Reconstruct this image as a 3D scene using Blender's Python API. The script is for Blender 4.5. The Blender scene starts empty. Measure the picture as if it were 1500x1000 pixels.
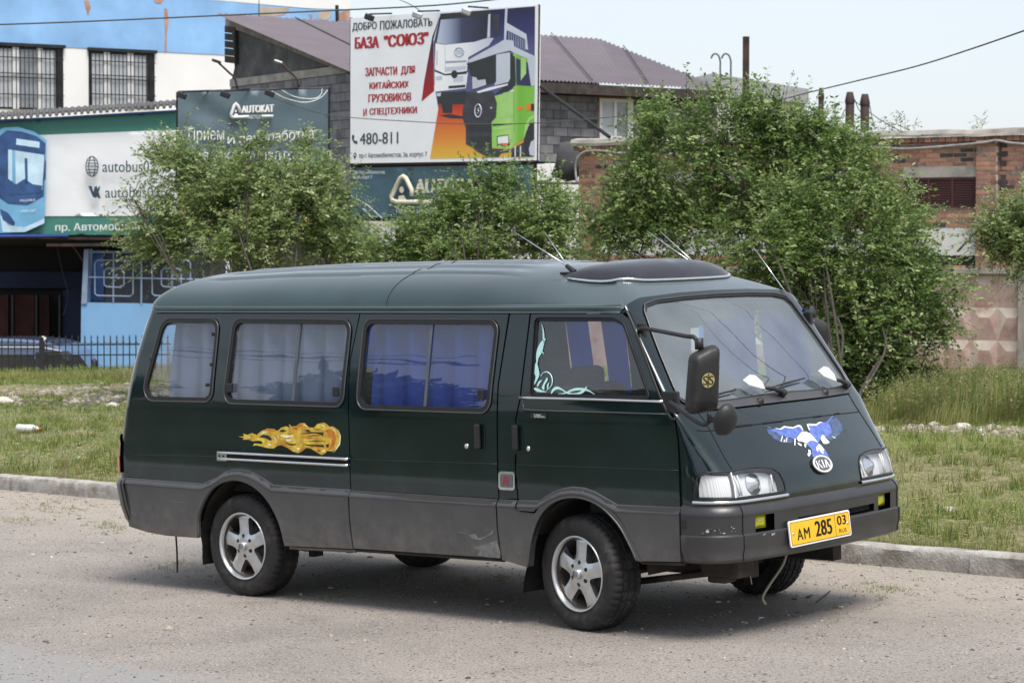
import bpy, bmesh, math, random
import numpy as np
from mathutils import Vector, Matrix
from mathutils.geometry import delaunay_2d_cdt

random.seed(7)
rng = np.random.default_rng(11)
C = bpy.context.scene.collection
SC = bpy.context.scene

# ---------------------------------------------------------------- camera
F_PX, CAM_H, PITCH = 3542.0, 1.9532484825, 0.036832
cam = bpy.data.cameras.new('camera')
cam_o = bpy.data.objects.new('camera', cam)
C.objects.link(cam_o)
cam_o.location = (0, 0, CAM_H)
cam_o.rotation_euler = (math.pi / 2 - PITCH, 0, 0)
cam.sensor_width = 36.0
cam.lens = 36.0 * F_PX / 1500.0
cam.clip_start, cam.clip_end = 0.1, 3000
cam.dof.use_dof = True
cam.dof.focus_distance = 13.2
cam.dof.aperture_fstop = 9.0
SC.camera = cam_o

# ---------------------------------------------------------------- sky and sun
SUN_EL, SUN_AZ = math.radians(63), math.radians(155)     # azimuth from +Y towards +X
w = bpy.data.worlds.new('World')
SC.world = w
w.use_nodes = True
nt = w.node_tree
for n in list(nt.nodes):
    nt.nodes.remove(n)
sky = nt.nodes.new('ShaderNodeTexSky')
sky.sky_type = 'NISHITA'
sky.sun_disc = False
sky.sun_elevation = SUN_EL
sky.sun_rotation = SUN_AZ
sky.altitude = 500
sky.air_density = 1.0
sky.dust_density = 2.5
sky.ozone_density = 1.0
bg1 = nt.nodes.new('ShaderNodeBackground')
bg1.inputs['Strength'].default_value = 0.05
nt.links.new(sky.outputs[0], bg1.inputs['Color'])
tc = nt.nodes.new('ShaderNodeTexCoord')
cn = nt.nodes.new('ShaderNodeTexNoise')
cn.inputs['Scale'].default_value = 1.6
cn.inputs['Detail'].default_value = 5
mp = nt.nodes.new('ShaderNodeMapping')
mp.inputs['Scale'].default_value = (1, 1, 3.5)
nt.links.new(tc.outputs['Generated'], mp.inputs[0])
nt.links.new(mp.outputs[0], cn.inputs['Vector'])
cr = nt.nodes.new('ShaderNodeValToRGB')
cr.color_ramp.elements[0].position = 0.3
cr.color_ramp.elements[0].color = (0.76, 0.81, 0.87, 1)
cr.color_ramp.elements[1].position = 0.75
cr.color_ramp.elements[1].color = (0.88, 0.905, 0.94, 1)
nt.links.new(cn.outputs[0], cr.inputs[0])
bg2 = nt.nodes.new('ShaderNodeBackground')
bg2.inputs['Strength'].default_value = 0.66
nt.links.new(cr.outputs[0], bg2.inputs['Color'])
ad = nt.nodes.new('ShaderNodeAddShader')
nt.links.new(bg1.outputs[0], ad.inputs[0])
nt.links.new(bg2.outputs[0], ad.inputs[1])
wo = nt.nodes.new('ShaderNodeOutputWorld')
nt.links.new(ad.outputs[0], wo.inputs['Surface'])

sl = bpy.data.lights.new('sun', 'SUN')
sl.energy = 3.7
sl.angle = math.radians(28)
sl.color = (1.0, 0.95, 0.88)
sun = bpy.data.objects.new('sun', sl)
C.objects.link(sun)
sd = Vector((math.sin(SUN_AZ) * math.cos(SUN_EL), math.cos(SUN_AZ) * math.cos(SUN_EL), math.sin(SUN_EL)))
sun.rotation_euler = sd.to_track_quat('Z', 'Y').to_euler()
sun.location = (0, 0, 30)

vs = SC.view_settings
vs.view_transform = 'Standard'
vs.look = 'None'
vs.exposure = 0.22
vs.gamma = 1.0
vs.use_curve_mapping = False
SC.render.engine = 'CYCLES'
SC.cycles.max_bounces = 8
SC.cycles.transparent_max_bounces = 24
SC.cycles.caustics_reflective = False
SC.cycles.caustics_refractive = False

# ---------------------------------------------------------------- pixel -> world helpers (1500 x 1000 photograph)
def wray(px):
    cp, sp = math.cos(PITCH), math.sin(PITCH)
    a = (px[0] - 750) / F_PX
    b = (500 - px[1]) / F_PX
    return np.array([a, cp + b * sp, -sp + b * cp])
O = np.array([0, 0, CAM_H])
def wpix(P):
    P = np.asarray(P, float)
    cp, sp = math.cos(PITCH), math.sin(PITCH)
    X, Y, Z = P[..., 0], P[..., 1], P[..., 2] - CAM_H
    d = Y * cp - Z * sp
    return np.stack([750 + F_PX * X / d, 500 - F_PX * (Z * cp + Y * sp) / d], -1)
def at_y(px, Y):
    d = wray(px)
    return O + d * (Y / d[1])
def on_plane(px, P0, n):
    d = wray(px)
    t = np.dot(np.asarray(P0, float) - O, n) / np.dot(d, n)
    return O + t * d
# ---------------------------------------------------------------- minibus frame and body surface
VAN_POS = np.array([0.9011, 13.1477, 0.0])
VY, VR, VP = math.radians(-41.3553), math.radians(1.2125), math.radians(-1.3778)
def _rot():
    c, s = math.cos, math.sin
    Rz = np.array([[c(VY), -s(VY), 0], [s(VY), c(VY), 0], [0, 0, 1]])
    Rx = np.array([[1, 0, 0], [0, c(VR), -s(VR)], [0, s(VR), c(VR)]])
    Ry = np.array([[c(VP), 0, s(VP)], [0, 1, 0], [-s(VP), 0, c(VP)]])
    return Rz @ Ry @ Rx
VM = _rot()
def vray(px):
    return VM.T @ (O - VAN_POS), VM.T @ wray(px)
def vpix(P):
    return wpix(np.asarray(P, float) @ VM.T + VAN_POS)

_zt = np.linspace(0.2, 2.0, 721)
def sm(zk, vk, s=0.03):
    v = np.interp(_zt, zk, vk)
    k = max(1, int(3 * s / 0.0025))
    g = np.exp(-0.5 * (np.arange(-k, k + 1) * 0.0025 / s) ** 2)
    g /= g.sum()
    v = np.convolve(np.pad(v, k, mode='reflect', reflect_type='odd'), g, 'valid')
    return lambda z: np.interp(z, _zt, v)
W = sm([.2, .4, .68, .84, .86, 1.13, 1.25, 1.67, 1.72, 2.0], [.828, .845, .8495, .8445, .842, .835, .826, .765, .752, .62], .02)
U1 = sm([.2, .42, .85, 1.02, 1.13, 1.21, 1.62, 1.66, 1.72, 2], [.71, .708, .70, .689, .672, .598, .352, .315, .27, .10], .012)
XC = sm([.2, .4, .68, .74, .83, 1.064, 1.13, 1.19, 1.72, 1.76, 2.0], [.96, .985, 1.0, .998, .975, .81, .757, .70, .335, .30, .05], .02)
BOW = sm([.2, .7, .85, 1.06, 1.2, 1.7, 2.0], [.07, .07, .075, .075, .055, .035, .03], .04)
RY = sm([.2, .7, .85, 1.06, 1.2, 1.5, 1.7, 2.0], [.20, .20, .17, .12, .07, .09, .12, .12], .04)
UR = sm([.2, .37, .66, .83, 1.09, 1.42, 1.69, 2.0], [-3.50, -3.53, -3.60, -3.60, -3.55, -3.47, -3.37, -3.2], .03)
XR = sm([.2, .37, .66, .83, 1.09, 1.42, 1.69, 2.0], [-3.64, -3.66, -3.73, -3.73, -3.67, -3.59, -3.49, -3.32], .03)

def surf(kind, a, z):
    """kind 'side': a = x along the right flank; 'front': a = g in 0..4 right door edge to left door edge;
    'rear': a = g in 0..4 right to left. Right side is -y."""
    a = np.asarray(a, float); z = np.asarray(z, float)
    w = W(z)
    if kind == 'side':
        return np.stack([a, -w, z], -1)
    g = np.where(a > 2, 4 - a, a)
    sg = np.where(a > 2, 1.0, -1.0)
    if kind == 'front':
        ry, xc, bw, u1 = RY(z), XC(z), BOW(z), U1(z)
        y2 = w - ry
        x2 = xc - bw * (y2 / w) ** 2
        x1 = np.maximum(x2 - 2 * bw * y2 / w ** 2 * ry, u1 + .008)
        t = np.clip(g, 0, 1)
        bx = (1 - t) ** 2 * u1 + 2 * t * (1 - t) * x1 + t * t * x2
        by = (1 - t) ** 2 * w + 2 * t * (1 - t) * w + t * t * y2
        yy = y2 * (2 - g)
        fx = xc - bw * (yy / w) ** 2
        x = np.where(g < 1, bx, fx); y = np.where(g < 1, by, yy)
    else:
        ur, xr = UR(z), XR(z)
        rr = .16
        t = np.clip(g, 0, 1)
        bx = (1 - t) ** 2 * ur + 2 * t * (1 - t) * xr + t * t * xr
        by = (1 - t) ** 2 * w + 2 * t * (1 - t) * w + t * t * (w - rr)
        yy = (w - rr) * (2 - g)
        x = np.where(g < 1, bx, xr - 0 * g); y = np.where(g < 1, by, yy)
    return np.stack([x, sg * y, z], -1)

def surfn(kind, a, z, off=0.0):
    a = np.asarray(a, float); z = np.asarray(z, float)
    e = 2e-3
    P = surf(kind, a, z)
    da = surf(kind, a + e, z) - surf(kind, a - e, z)
    dz = surf(kind, a, z + 4e-3) - surf(kind, a, z - 4e-3)
    N = np.cross(da, dz)
    if kind == 'rear':
        N = -N
    N /= np.linalg.norm(N, axis=-1, keepdims=True) + 1e-12
    return P + N * np.asarray(off)[..., None] if np.ndim(off) else P + N * off, N

def side_hit(px):
    o, d = vray(px); w_ = .8
    for _ in range(25):
        t = (-w_ - o[1]) / d[1]; P = o + t * d; w_ = float(W(P[2]))
    return (P[0], P[2])
_gg, _gz = np.meshgrid(np.linspace(0, 3.4, 120), np.linspace(.3, 1.8, 150))
_gp = vpix(surf('front', _gg, _gz))
def front_hit(px):
    px = np.array(px, float)
    D = ((_gp - px) ** 2).sum(-1)
    i = np.unravel_index(D.argmin(), D.shape)
    v = np.array([_gg[i], _gz[i]])
    for _ in range(12):
        r = vpix(surf('front', v[0], v[1])) - px
        J = np.stack([(vpix(surf('front', v[0] + 1e-3, v[1])) - px - r) / 1e-3, (vpix(surf('front', v[0], v[1] + 1e-3)) - px - r) / 1e-3], -1)
        try:
            v = v - np.clip(np.linalg.solve(J, r), -.1, .1)
        except Exception:
            break
    return (float(v[0]), float(v[1]))
# ---------------------------------------------------------------- general helpers
M = {}
_kids = {}
def nmat(name):
    m = bpy.data.materials.new(name); m.use_nodes = True
    t = m.node_tree; t.nodes.clear()
    o = t.nodes.new('ShaderNodeOutputMaterial'); p = t.nodes.new('ShaderNodeBsdfPrincipled')
    t.links.new(p.outputs[0], o.inputs[0])
    return m, t, p, o
def pm(name, col, rough=.6, metal=0, var=.12, vs=4, bump=0, bs=60, coat=0, col2=None, thr=(.45, .6), vs2=3, spec=.5, dist=.01, rvar=0, dirt=None):
    """procedural principled: base colour varied by two noises, optional second colour in patches, bump"""
    m, t, p, o = nmat(name)
    N, L = t.nodes.new, t.links.new
    tc = N('ShaderNodeTexCoord')
    n1 = N('ShaderNodeTexNoise'); n1.inputs['Scale'].default_value = vs; n1.inputs['Detail'].default_value = 6
    L(tc.outputs['Object'], n1.inputs['Vector'])
    mr = N('ShaderNodeMapRange'); mr.inputs[1].default_value = .3; mr.inputs[2].default_value = .7
    mr.inputs[3].default_value = 1 - var; mr.inputs[4].default_value = 1 + var
    L(n1.outputs[0], mr.inputs[0])
    base = N('ShaderNodeRGB'); base.outputs[0].default_value = (*col, 1)
    src = base.outputs[0]
    if col2:
        n2 = N('ShaderNodeTexNoise'); n2.inputs['Scale'].default_value = vs2; n2.inputs['Detail'].default_value = 8; n2.inputs['Roughness'].default_value = .65
        L(tc.outputs['Object'], n2.inputs['Vector'])
        r2 = N('ShaderNodeMapRange'); r2.inputs[1].default_value = thr[0]; r2.inputs[2].default_value = thr[1]
        L(n2.outputs[0], r2.inputs[0])
        mx = N('ShaderNodeMix'); mx.data_type = 'RGBA'
        L(r2.outputs[0], mx.inputs[0]); L(src, mx.inputs[6]); mx.inputs[7].default_value = (*col2, 1)
        src = mx.outputs[2]
    if dirt:                                   # road dust thrown up from below: (z low, z high, amount, colour)
        sp = N('ShaderNodeSeparateXYZ'); L(tc.outputs['Object'], sp.inputs[0])
        n3 = N('ShaderNodeTexNoise'); n3.inputs['Scale'].default_value = 7; n3.inputs['Detail'].default_value = 9; n3.inputs['Roughness'].default_value = .75; L(tc.outputs['Object'], n3.inputs['Vector'])
        g3 = N('ShaderNodeMapRange'); g3.inputs[1].default_value = dirt[1]; g3.inputs[2].default_value = dirt[0]; g3.inputs[3].default_value = 0; g3.inputs[4].default_value = dirt[2]; L(sp.outputs[2], g3.inputs[0])
        r3 = N('ShaderNodeMapRange'); r3.inputs[1].default_value = .35; r3.inputs[2].default_value = .65; L(n3.outputs[0], r3.inputs[0])
        mu = N('ShaderNodeMath'); mu.operation = 'MULTIPLY'; L(g3.outputs[0], mu.inputs[0]); L(r3.outputs[0], mu.inputs[1])
        mx = N('ShaderNodeMix'); mx.data_type = 'RGBA'; L(mu.outputs[0], mx.inputs[0]); L(src, mx.inputs[6]); mx.inputs[7].default_value = (*dirt[3], 1); src = mx.outputs[2]
        mt = N('ShaderNodeMath'); mt.operation = 'MULTIPLY_ADD'; L(mu.outputs[0], mt.inputs[0]); mt.inputs[1].default_value = -metal; mt.inputs[2].default_value = metal
    vm = N('ShaderNodeVectorMath'); vm.operation = 'SCALE'
    L(src, vm.inputs[0]); L(mr.outputs[0], vm.inputs['Scale'])
    L(vm.outputs[0], p.inputs['Base Color'])
    p.inputs['Roughness'].default_value = rough; p.inputs['Metallic'].default_value = metal
    p.inputs['Specular IOR Level'].default_value = spec
    if dirt: L(mt.outputs[0], p.inputs['Metallic'])
    if coat:
        p.inputs['Coat Weight'].default_value = coat; p.inputs['Coat Roughness'].default_value = .04
    if rvar:
        rr = N('ShaderNodeMapRange'); rr.inputs[1].default_value = .3; rr.inputs[2].default_value = .7
        rr.inputs[3].default_value = max(0, rough - rvar); rr.inputs[4].default_value = rough + rvar
        L(n1.outputs[0], rr.inputs[0]); L(rr.outputs[0], p.inputs['Roughness'])
    if bump:
        nb = N('ShaderNodeTexNoise'); nb.inputs['Scale'].default_value = bs; nb.inputs['Detail'].default_value = 5
        L(tc.outputs['Object'], nb.inputs['Vector'])
        b = N('ShaderNodeBump'); b.inputs['Strength'].default_value = bump; b.inputs['Distance'].default_value = dist
        L(nb.outputs[0], b.inputs['Height']); L(b.outputs[0], p.inputs['Normal'])
    M[name] = m
    return m
def glass(name, tint=(.8, .85, .85), refl=1.0, ior=1.62, dust_sheen=0.0, wave=.03):
    m, t, p, o = nmat(name)
    t.nodes.remove(p)
    N, L = t.nodes.new, t.links.new
    tr = N('ShaderNodeBsdfTransparent'); tr.inputs[0].default_value = (*tint, 1)
    gl = N('ShaderNodeBsdfGlossy'); gl.inputs['Roughness'].default_value = .0; gl.inputs['Color'].default_value = (refl, refl, refl, 1)
    fr = N('ShaderNodeFresnel'); ge = N('ShaderNodeNewGeometry'); im = N('ShaderNodeMix'); im.inputs[2].default_value = ior; im.inputs[3].default_value = 1 / ior; L(ge.outputs['Backfacing'], im.inputs[0]); L(im.outputs[0], fr.inputs[0])
    tcx = N('ShaderNodeTexCoord'); nz = N('ShaderNodeTexNoise'); nz.inputs['Scale'].default_value = 2.2; nz.inputs['Detail'].default_value = 1
    mpp = N('ShaderNodeMapping'); mpp.inputs['Scale'].default_value = (1, 1, 5)
    L(tcx.outputs['Object'], mpp.inputs[0]); L(mpp.outputs[0], nz.inputs['Vector'])
    bp = N('ShaderNodeBump'); bp.inputs['Strength'].default_value = wave; bp.inputs['Distance'].default_value = .01
    L(nz.outputs[0], bp.inputs['Height']); L(bp.outputs[0], gl.inputs['Normal'])
    mx = N('ShaderNodeMixShader')
    L(fr.outputs[0], mx.inputs[0])
    if dust_sheen:
        df = N('ShaderNodeBsdfDiffuse'); df.inputs[0].default_value = (.56, .66, .70, 1)  # pale bluish film: dust plus reflected sky put into the colour
        dn = N('ShaderNodeTexNoise'); dn.inputs['Scale'].default_value = 3.5; dn.inputs['Detail'].default_value = 6; L(tcx.outputs['Object'], dn.inputs['Vector'])
        dm = N('ShaderNodeMapRange'); dm.inputs[1].default_value = .3; dm.inputs[2].default_value = .75; dm.inputs[3].default_value = dust_sheen * .6; dm.inputs[4].default_value = dust_sheen * 1.5; L(dn.outputs[0], dm.inputs[0])
        m2 = N('ShaderNodeMixShader'); L(dm.outputs[0], m2.inputs[0]); L(tr.outputs[0], m2.inputs[1]); L(df.outputs[0], m2.inputs[2]); L(m2.outputs[0], mx.inputs[1])
    else: L(tr.outputs[0], mx.inputs[1])
    L(gl.outputs[0], mx.inputs[2]); L(mx.outputs[0], o.inputs[0])
    M[name] = m
    return m

def mkmesh(name, V, F, mats, normals=None, smooth=False, mi=None):
    me = bpy.data.meshes.new(name)
    V = np.asarray(V, float)
    if isinstance(F, np.ndarray):
        n, k = F.shape
        me.vertices.add(len(V)); me.vertices.foreach_set('co', V.astype(np.float32).ravel())
        me.loops.add(n * k); me.loops.foreach_set('vertex_index', F.astype(np.int32).ravel())
        me.polygons.add(n); me.polygons.foreach_set('loop_start', np.arange(0, n * k, k, dtype=np.int32))
        me.polygons.foreach_set('loop_total', np.full(n, k, dtype=np.int32))
        me.update(calc_edges=True)
    else:
        me.from_pydata(V.tolist(), [], [list(map(int, f)) for f in F])
        me.update()
    for m in (mats if isinstance(mats, (list, tuple)) else [mats]):
        me.materials.append(M[m] if isinstance(m, str) else m)
    if mi is not None:
        me.polygons.foreach_set('material_index', np.asarray(mi, np.int32))
    if smooth:
        me.polygons.foreach_set('use_smooth', np.ones(len(me.polygons), bool))
    if normals is not None:
        me.polygons.foreach_set('use_smooth', np.ones(len(me.polygons), bool))
        me.normals_split_custom_set_from_vertices([tuple(map(float, n)) for n in normals])
    me.update()
    return me
def link(name, me, parent=None, loc=None, rot=None):
    o = bpy.data.objects.new(name, me); C.objects.link(o)
    if parent is not None: o.parent = parent; _kids.setdefault(parent.name, []).append(o)
    if loc is not None: o.location = tuple(map(float, loc))
    if rot is not None: o.rotation_euler = rot
    return o
def mk(name, G, mats, parent=None, smooth=False, bevel=0, loc=None, rot=None, normals=None, auto=None, mi=None):
    V, F = G[0], G[1]
    me = mkmesh(name, V, F, mats, normals=normals, smooth=smooth or auto is not None, mi=mi)
    if auto is not None:
        sharp_edges(me, auto)
    o = link(name, me, parent, loc, rot)
    if bevel:
        b = o.modifiers.new('bevel', 'BEVEL'); b.width = bevel; b.segments = 2; b.limit_method = 'ANGLE'; b.angle_limit = .6
    return o
def sharp_edges(me, ang):
    bm = bmesh.new(); bm.from_mesh(me)
    for e in bm.edges:
        e.smooth = not (len(e.link_faces) == 2 and e.calc_face_angle(0) > ang)
    bm.to_mesh(me); bm.free()
def empty(name, loc=(0, 0, 0), rz=0, parent=None):
    o = bpy.data.objects.new(name, None); C.objects.link(o)
    o.location = tuple(map(float, loc)); o.rotation_euler = (0, 0, rz); o.empty_display_size = .2
    if parent is not None: o.parent = parent; _kids.setdefault(parent.name, []).append(o)
    return o
def tag(o, label=None, cat=None, group=None, kind=None):
    if label: o['label'] = label
    if cat: o['category'] = cat
    if group: o['group'] = group
    if kind: o['kind'] = kind
    return o
def join(*Gs):
    V, F, n = [], [], 0
    for g in Gs:
        v, f = g[0], g[1]
        V += [tuple(map(float, p)) for p in v]; F += [tuple(int(i) + n for i in q) for q in f]
        n += len(v)
    return V, F
def xf(G, mat):
    A = np.asarray(mat, float)
    V = np.asarray(G[0], float)
    if A.shape == (3, 3): V = V @ A.T
    else: V = V @ A[:3, :3].T + A[:3, 3]
    return V, G[1]
def mv(G, d): return np.asarray(G[0], float) + np.asarray(d, float), G[1]
BF = [(0, 3, 2, 1), (4, 5, 6, 7), (0, 1, 5, 4), (1, 2, 6, 5), (2, 3, 7, 6), (3, 0, 4, 7)]
def box(c, s):
    x, y, z = c; a, b, d = s[0] / 2, s[1] / 2, s[2] / 2
    V = [(x - a, y - b, z - d), (x + a, y - b, z - d), (x + a, y + b, z - d), (x - a, y + b, z - d),
         (x - a, y - b, z + d), (x + a, y - b, z + d), (x + a, y + b, z + d), (x - a, y + b, z + d)]
    return V, BF
def box2(a, b):
    return box([(a[i] + b[i]) / 2 for i in range(3)], [abs(b[i] - a[i]) for i in range(3)])
def obox(O_, ux, uy, uz, a, b):
    """box spanning a..b in the frame (ux, uy, uz) at O_"""
    V, F = box2(a, b)
    B = np.stack([ux, uy, uz])
    V = np.asarray(V) @ B + np.asarray(O_)
    if np.dot(np.cross(ux, uy), uz) < 0: F = [f[::-1] for f in F]
    return V, F
def tube(path, r, seg=8, closed=False, cap=True):
    P = np.asarray(path, float); n = len(P)
    R_ = np.full(n, r) if np.ndim(r) == 0 else np.asarray(r, float)
    T = np.zeros_like(P)
    if closed: T = np.roll(P, -1, 0) - np.roll(P, 1, 0)
    else:
        T[1:-1] = P[2:] - P[:-2]; T[0] = P[1] - P[0]; T[-1] = P[-1] - P[-2]
    T /= np.linalg.norm(T, axis=1, keepdims=True) + 1e-12
    up = np.array([0, 0, 1.]) if abs(T[0][2]) < .9 else np.array([1., 0, 0])
    u = np.cross(T[0], up); u /= np.linalg.norm(u)
    V = []
    for i in range(n):
        u = u - T[i] * np.dot(u, T[i]); u /= np.linalg.norm(u) + 1e-12
        v = np.cross(T[i], u)
        for k in range(seg):
            a = 2 * math.pi * k / seg
            V.append(P[i] + R_[i] * (math.cos(a) * u + math.sin(a) * v))
    F = []
    for i in range(n if closed else n - 1):
        j = (i + 1) % n
        for k in range(seg):
            l = (k + 1) % seg
            F.append((i * seg + k, i * seg + l, j * seg + l, j * seg + k))
    if cap and not closed:
        F.append(tuple(range(seg))[::-1]); F.append(tuple((n - 1) * seg + k for k in range(seg)))
    return V, F
def lathe(prof, seg=32, axis='z', close=False):
    """prof: (r, h) pairs; axis z or y"""
    V, F = [], []
    n = len(prof)
    for k in range(seg):
        a = 2 * math.pi * k / seg; c, s = math.cos(a), math.sin(a)
        for r, h in prof:
            V.append((r * c, r * s, h) if axis == 'z' else (r * c, h, r * s))
    for k in range(seg):
        l = (k + 1) % seg
        for i in range(n if close else n - 1):
            j = (i + 1) % n
            q = (k * n + i, l * n + i, l * n + j, k * n + j)
            F.append(q if axis == 'z' else q[::-1])
    return V, F
def prism(poly, z0, z1):
    """polygon in xy extruded along z"""
    n = len(poly)
    V = [(p[0], p[1], z0) for p in poly] + [(p[0], p[1], z1) for p in poly]
    a = sum(poly[i][0] * poly[(i + 1) % n][1] - poly[(i + 1) % n][0] * poly[i][1] for i in range(n))
    idx = list(range(n))
    F = [tuple(idx[::-1]), tuple(i + n for i in idx)] + [(i, (i + 1) % n, (i + 1) % n + n, i + n) for i in idx]
    if a < 0: F = [f[::-1] for f in F]
    return V, F
def grid(P, cu=False, cv=False):
    """P: (nu, nv, 3)"""
    nu, nv = P.shape[:2]
    V = P.reshape(-1, 3); F = []
    for i in range(nu if cu else nu - 1):
        for j in range(nv if cv else nv - 1):
            a, b = i, (i + 1) % nu; c, d = j, (j + 1) % nv
            F.append((a * nv + c, b * nv + c, b * nv + d, a * nv + d))
    return V, F
def cat_rom(pts, n=8, closed=False):
    P = np.asarray(pts, float); m = len(P); out = []
    for i in range(m if closed else m - 1):
        p1, p2 = P[i], P[(i + 1) % m]
        p0 = P[i - 1] if (i > 0 or closed) else 2 * p1 - p2
        p3 = P[(i + 2) % m] if (closed or i + 2 < m) else 2 * p2 - p1
        for k in range(n):
            t = k / n
            out.append(.5 * ((2 * p1) + (-p0 + p2) * t + (2 * p0 - 5 * p1 + 4 * p2 - p3) * t * t + (-p0 + 3 * p1 - 3 * p2 + p3) * t ** 3))
    if not closed: out.append(P[-1])
    return np.array(out)
def rounded(poly, r, n=6):
    """round the corners of a 2-D polygon; r scalar or one per corner"""
    P = np.asarray(poly, float); m = len(P); out = []
    rr = [r] * m if np.ndim(r) == 0 else list(r)
    for i in range(m):
        a, b, c = P[i - 1], P[i], P[(i + 1) % m]
        d1 = a - b; d2 = c - b; l1 = np.linalg.norm(d1); l2 = np.linalg.norm(d2)
        if rr[i] <= 1e-5: out.append(b); continue
        d1 /= l1; d2 /= l2
        ang = math.acos(np.clip(np.dot(d1, d2), -1, 1))
        t = min(rr[i] / max(math.tan(ang / 2), 1e-3), .48 * l1, .48 * l2)
        s, e = b + d1 * t, b + d2 * t
        for k in range(n + 1):
            q = k / n
            wq = .75
            x = ((1 - q) ** 2 * s + 2 * q * (1 - q) * wq * b + q * q * e) / ((1 - q) ** 2 + 2 * q * (1 - q) * wq + q * q)
            out.append(x)
    return np.array(out)
def inset(poly, d):
    P = np.asarray(poly, float); m = len(P)
    A = sum(P[i - 1][0] * P[i][1] - P[i][0] * P[i - 1][1] for i in range(m))
    s = 1 if A > 0 else -1
    L = []
    for i in range(m):
        a, b = P[i], P[(i + 1) % m]
        t = (b - a) / np.linalg.norm(b - a); nrm = s * np.array([-t[1], t[0]])
        L.append((a + nrm * d, t))
    out = []
    for i in range(m):
        (p, t), (q, u) = L[i - 1], L[i]
        den = t[0] * u[1] - t[1] * u[0]
        if abs(den) < 1e-6: out.append(q); continue
        k = ((q[0] - p[0]) * u[1] - (q[1] - p[1]) * u[0]) / den
        out.append(p + t * k)
    return np.array(out)
def inpoly(P, poly):
    x, y = P[:, 0], P[:, 1]; c = np.zeros(len(P), bool)
    q = np.asarray(poly); n = len(q)
    for i in range(n):
        x1, y1 = q[i - 1]; x2, y2 = q[i]
        if y1 == y2: continue
        c ^= ((y1 > y) != (y2 > y)) & (x < (x2 - x1) * (y - y1) / (y2 - y1) + x1)
    return c
def densify(poly, step):
    P = np.asarray(poly, float); out = []
    for i in range(len(P)):
        a, b = P[i], P[(i + 1) % len(P)]
        k = max(1, int(math.ceil(np.linalg.norm(b - a) / step)))
        for j in range(k): out.append(a + (b - a) * j / k)
    return np.array(out)
def cdt(outer, holes=(), step=.05, bstep=None):
    """triangulated planar region with interior points; returns pts, tris, loops"""
    loops = [densify(outer, bstep or step)] + [densify(h, bstep or step) for h in holes]
    outer_d = loops[0]
    lo, hi = outer_d.min(0), outer_d.max(0)
    gx = np.arange(lo[0] + step / 2, hi[0], step); gy = np.arange(lo[1] + step / 2, hi[1], step)
    gp = np.stack(np.meshgrid(gx, gy), -1).reshape(-1, 2) if len(gx) and len(gy) else np.zeros((0, 2))
    if len(gp):
        k = inpoly(gp, outer_d)
        for h in loops[1:]: k &= ~inpoly(gp, h)
        gp = gp[k]
        if len(gp):
            allb = np.concatenate(loops)
            d = np.sqrt(((gp[:, None] - allb[None]) ** 2).sum(-1)).min(1)
            gp = gp[d > step * .35]
    pts, edges, n = [], [], 0
    for l in loops:
        m = len(l); pts.append(l); edges += [(n + i, n + (i + 1) % m) for i in range(m)]; n += m
    allp = np.concatenate(pts + [gp])
    r = delaunay_2d_cdt([Vector(p) for p in allp], edges, [], 0, 1e-7)
    vo = np.array([tuple(v) for v in r[0]]); tr = np.array([f for f in r[2] if len(f) == 3], int)
    cen = vo[tr].mean(1)
    k = inpoly(cen, outer_d)
    for h in loops[1:]: k &= ~inpoly(cen, h)
    tr = tr[k]
    a = vo[tr]; ar = (a[:, 1, 0] - a[:, 0, 0]) * (a[:, 2, 1] - a[:, 0, 1]) - (a[:, 2, 0] - a[:, 0, 0]) * (a[:, 1, 1] - a[:, 0, 1])
    tr = np.where((ar < 0)[:, None], tr[:, ::-1], tr)
    return vo, tr
def shell(vo, tr, fn, depth=.012, flip=False):
    """map a planar region to 3-D with fn(pts, off) -> (P, N); add flange going inward by depth"""
    P, N = fn(vo, 0.0)
    V = [tuple(p) for p in P]; NN = [tuple(x) for x in N]
    F = [tuple(t) for t in tr]
    if depth:
        from collections import Counter
        cnt = Counter()
        for t in tr:
            for i in range(3): cnt[(t[i], t[(i + 1) % 3])] += 1
        bd = [(a, b) for (a, b) in cnt if (b, a) not in cnt]
        Pi, _ = fn(vo, -depth)
        for a, b in bd:
            e = P[b] - P[a]; o_ = np.cross(e, N[a]); o_ /= np.linalg.norm(o_) + 1e-12
            k = len(V)
            V += [tuple(P[a]), tuple(P[b]), tuple(Pi[b]), tuple(Pi[a])]
            NN += [tuple(o_)] * 4
            F.append((k, k + 3, k + 2, k + 1))
    tri = [i for i, f in enumerate(F)]
    # orientation check
    v = np.array(V); t_ = np.array(tr)
    nn = np.cross(v[t_[:, 1]] - v[t_[:, 0]], v[t_[:, 2]] - v[t_[:, 0]])
    if (nn * np.asarray(N)[t_[:, 0]]).sum() < 0:
        k = len(tr)
        F = [q[::-1] for q in F]
        NN = NN[:len(P)] + [tuple(-np.array(q)) for q in NN[len(P):]] if False else NN
    return V, F, NN
def panel(name, mat, parent, outer, holes=(), fn=None, step=.05, bstep=None, depth=.012, scale=(1, 1), off=0.0):
    sc = np.array(scale)
    vo, tr = cdt(np.asarray(outer, float) * sc, [np.asarray(h, float) * sc for h in holes], step, bstep)
    if callable(off): f2 = lambda q, o: fn(q / sc, o + off(q / sc))
    else: f2 = lambda q, o: fn(q / sc, o + off)
    V, F, NN = shell(vo, tr, f2, depth)
    me = mkmesh(name, V, F, mat, normals=NN)
    return link(name, me, parent)

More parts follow.
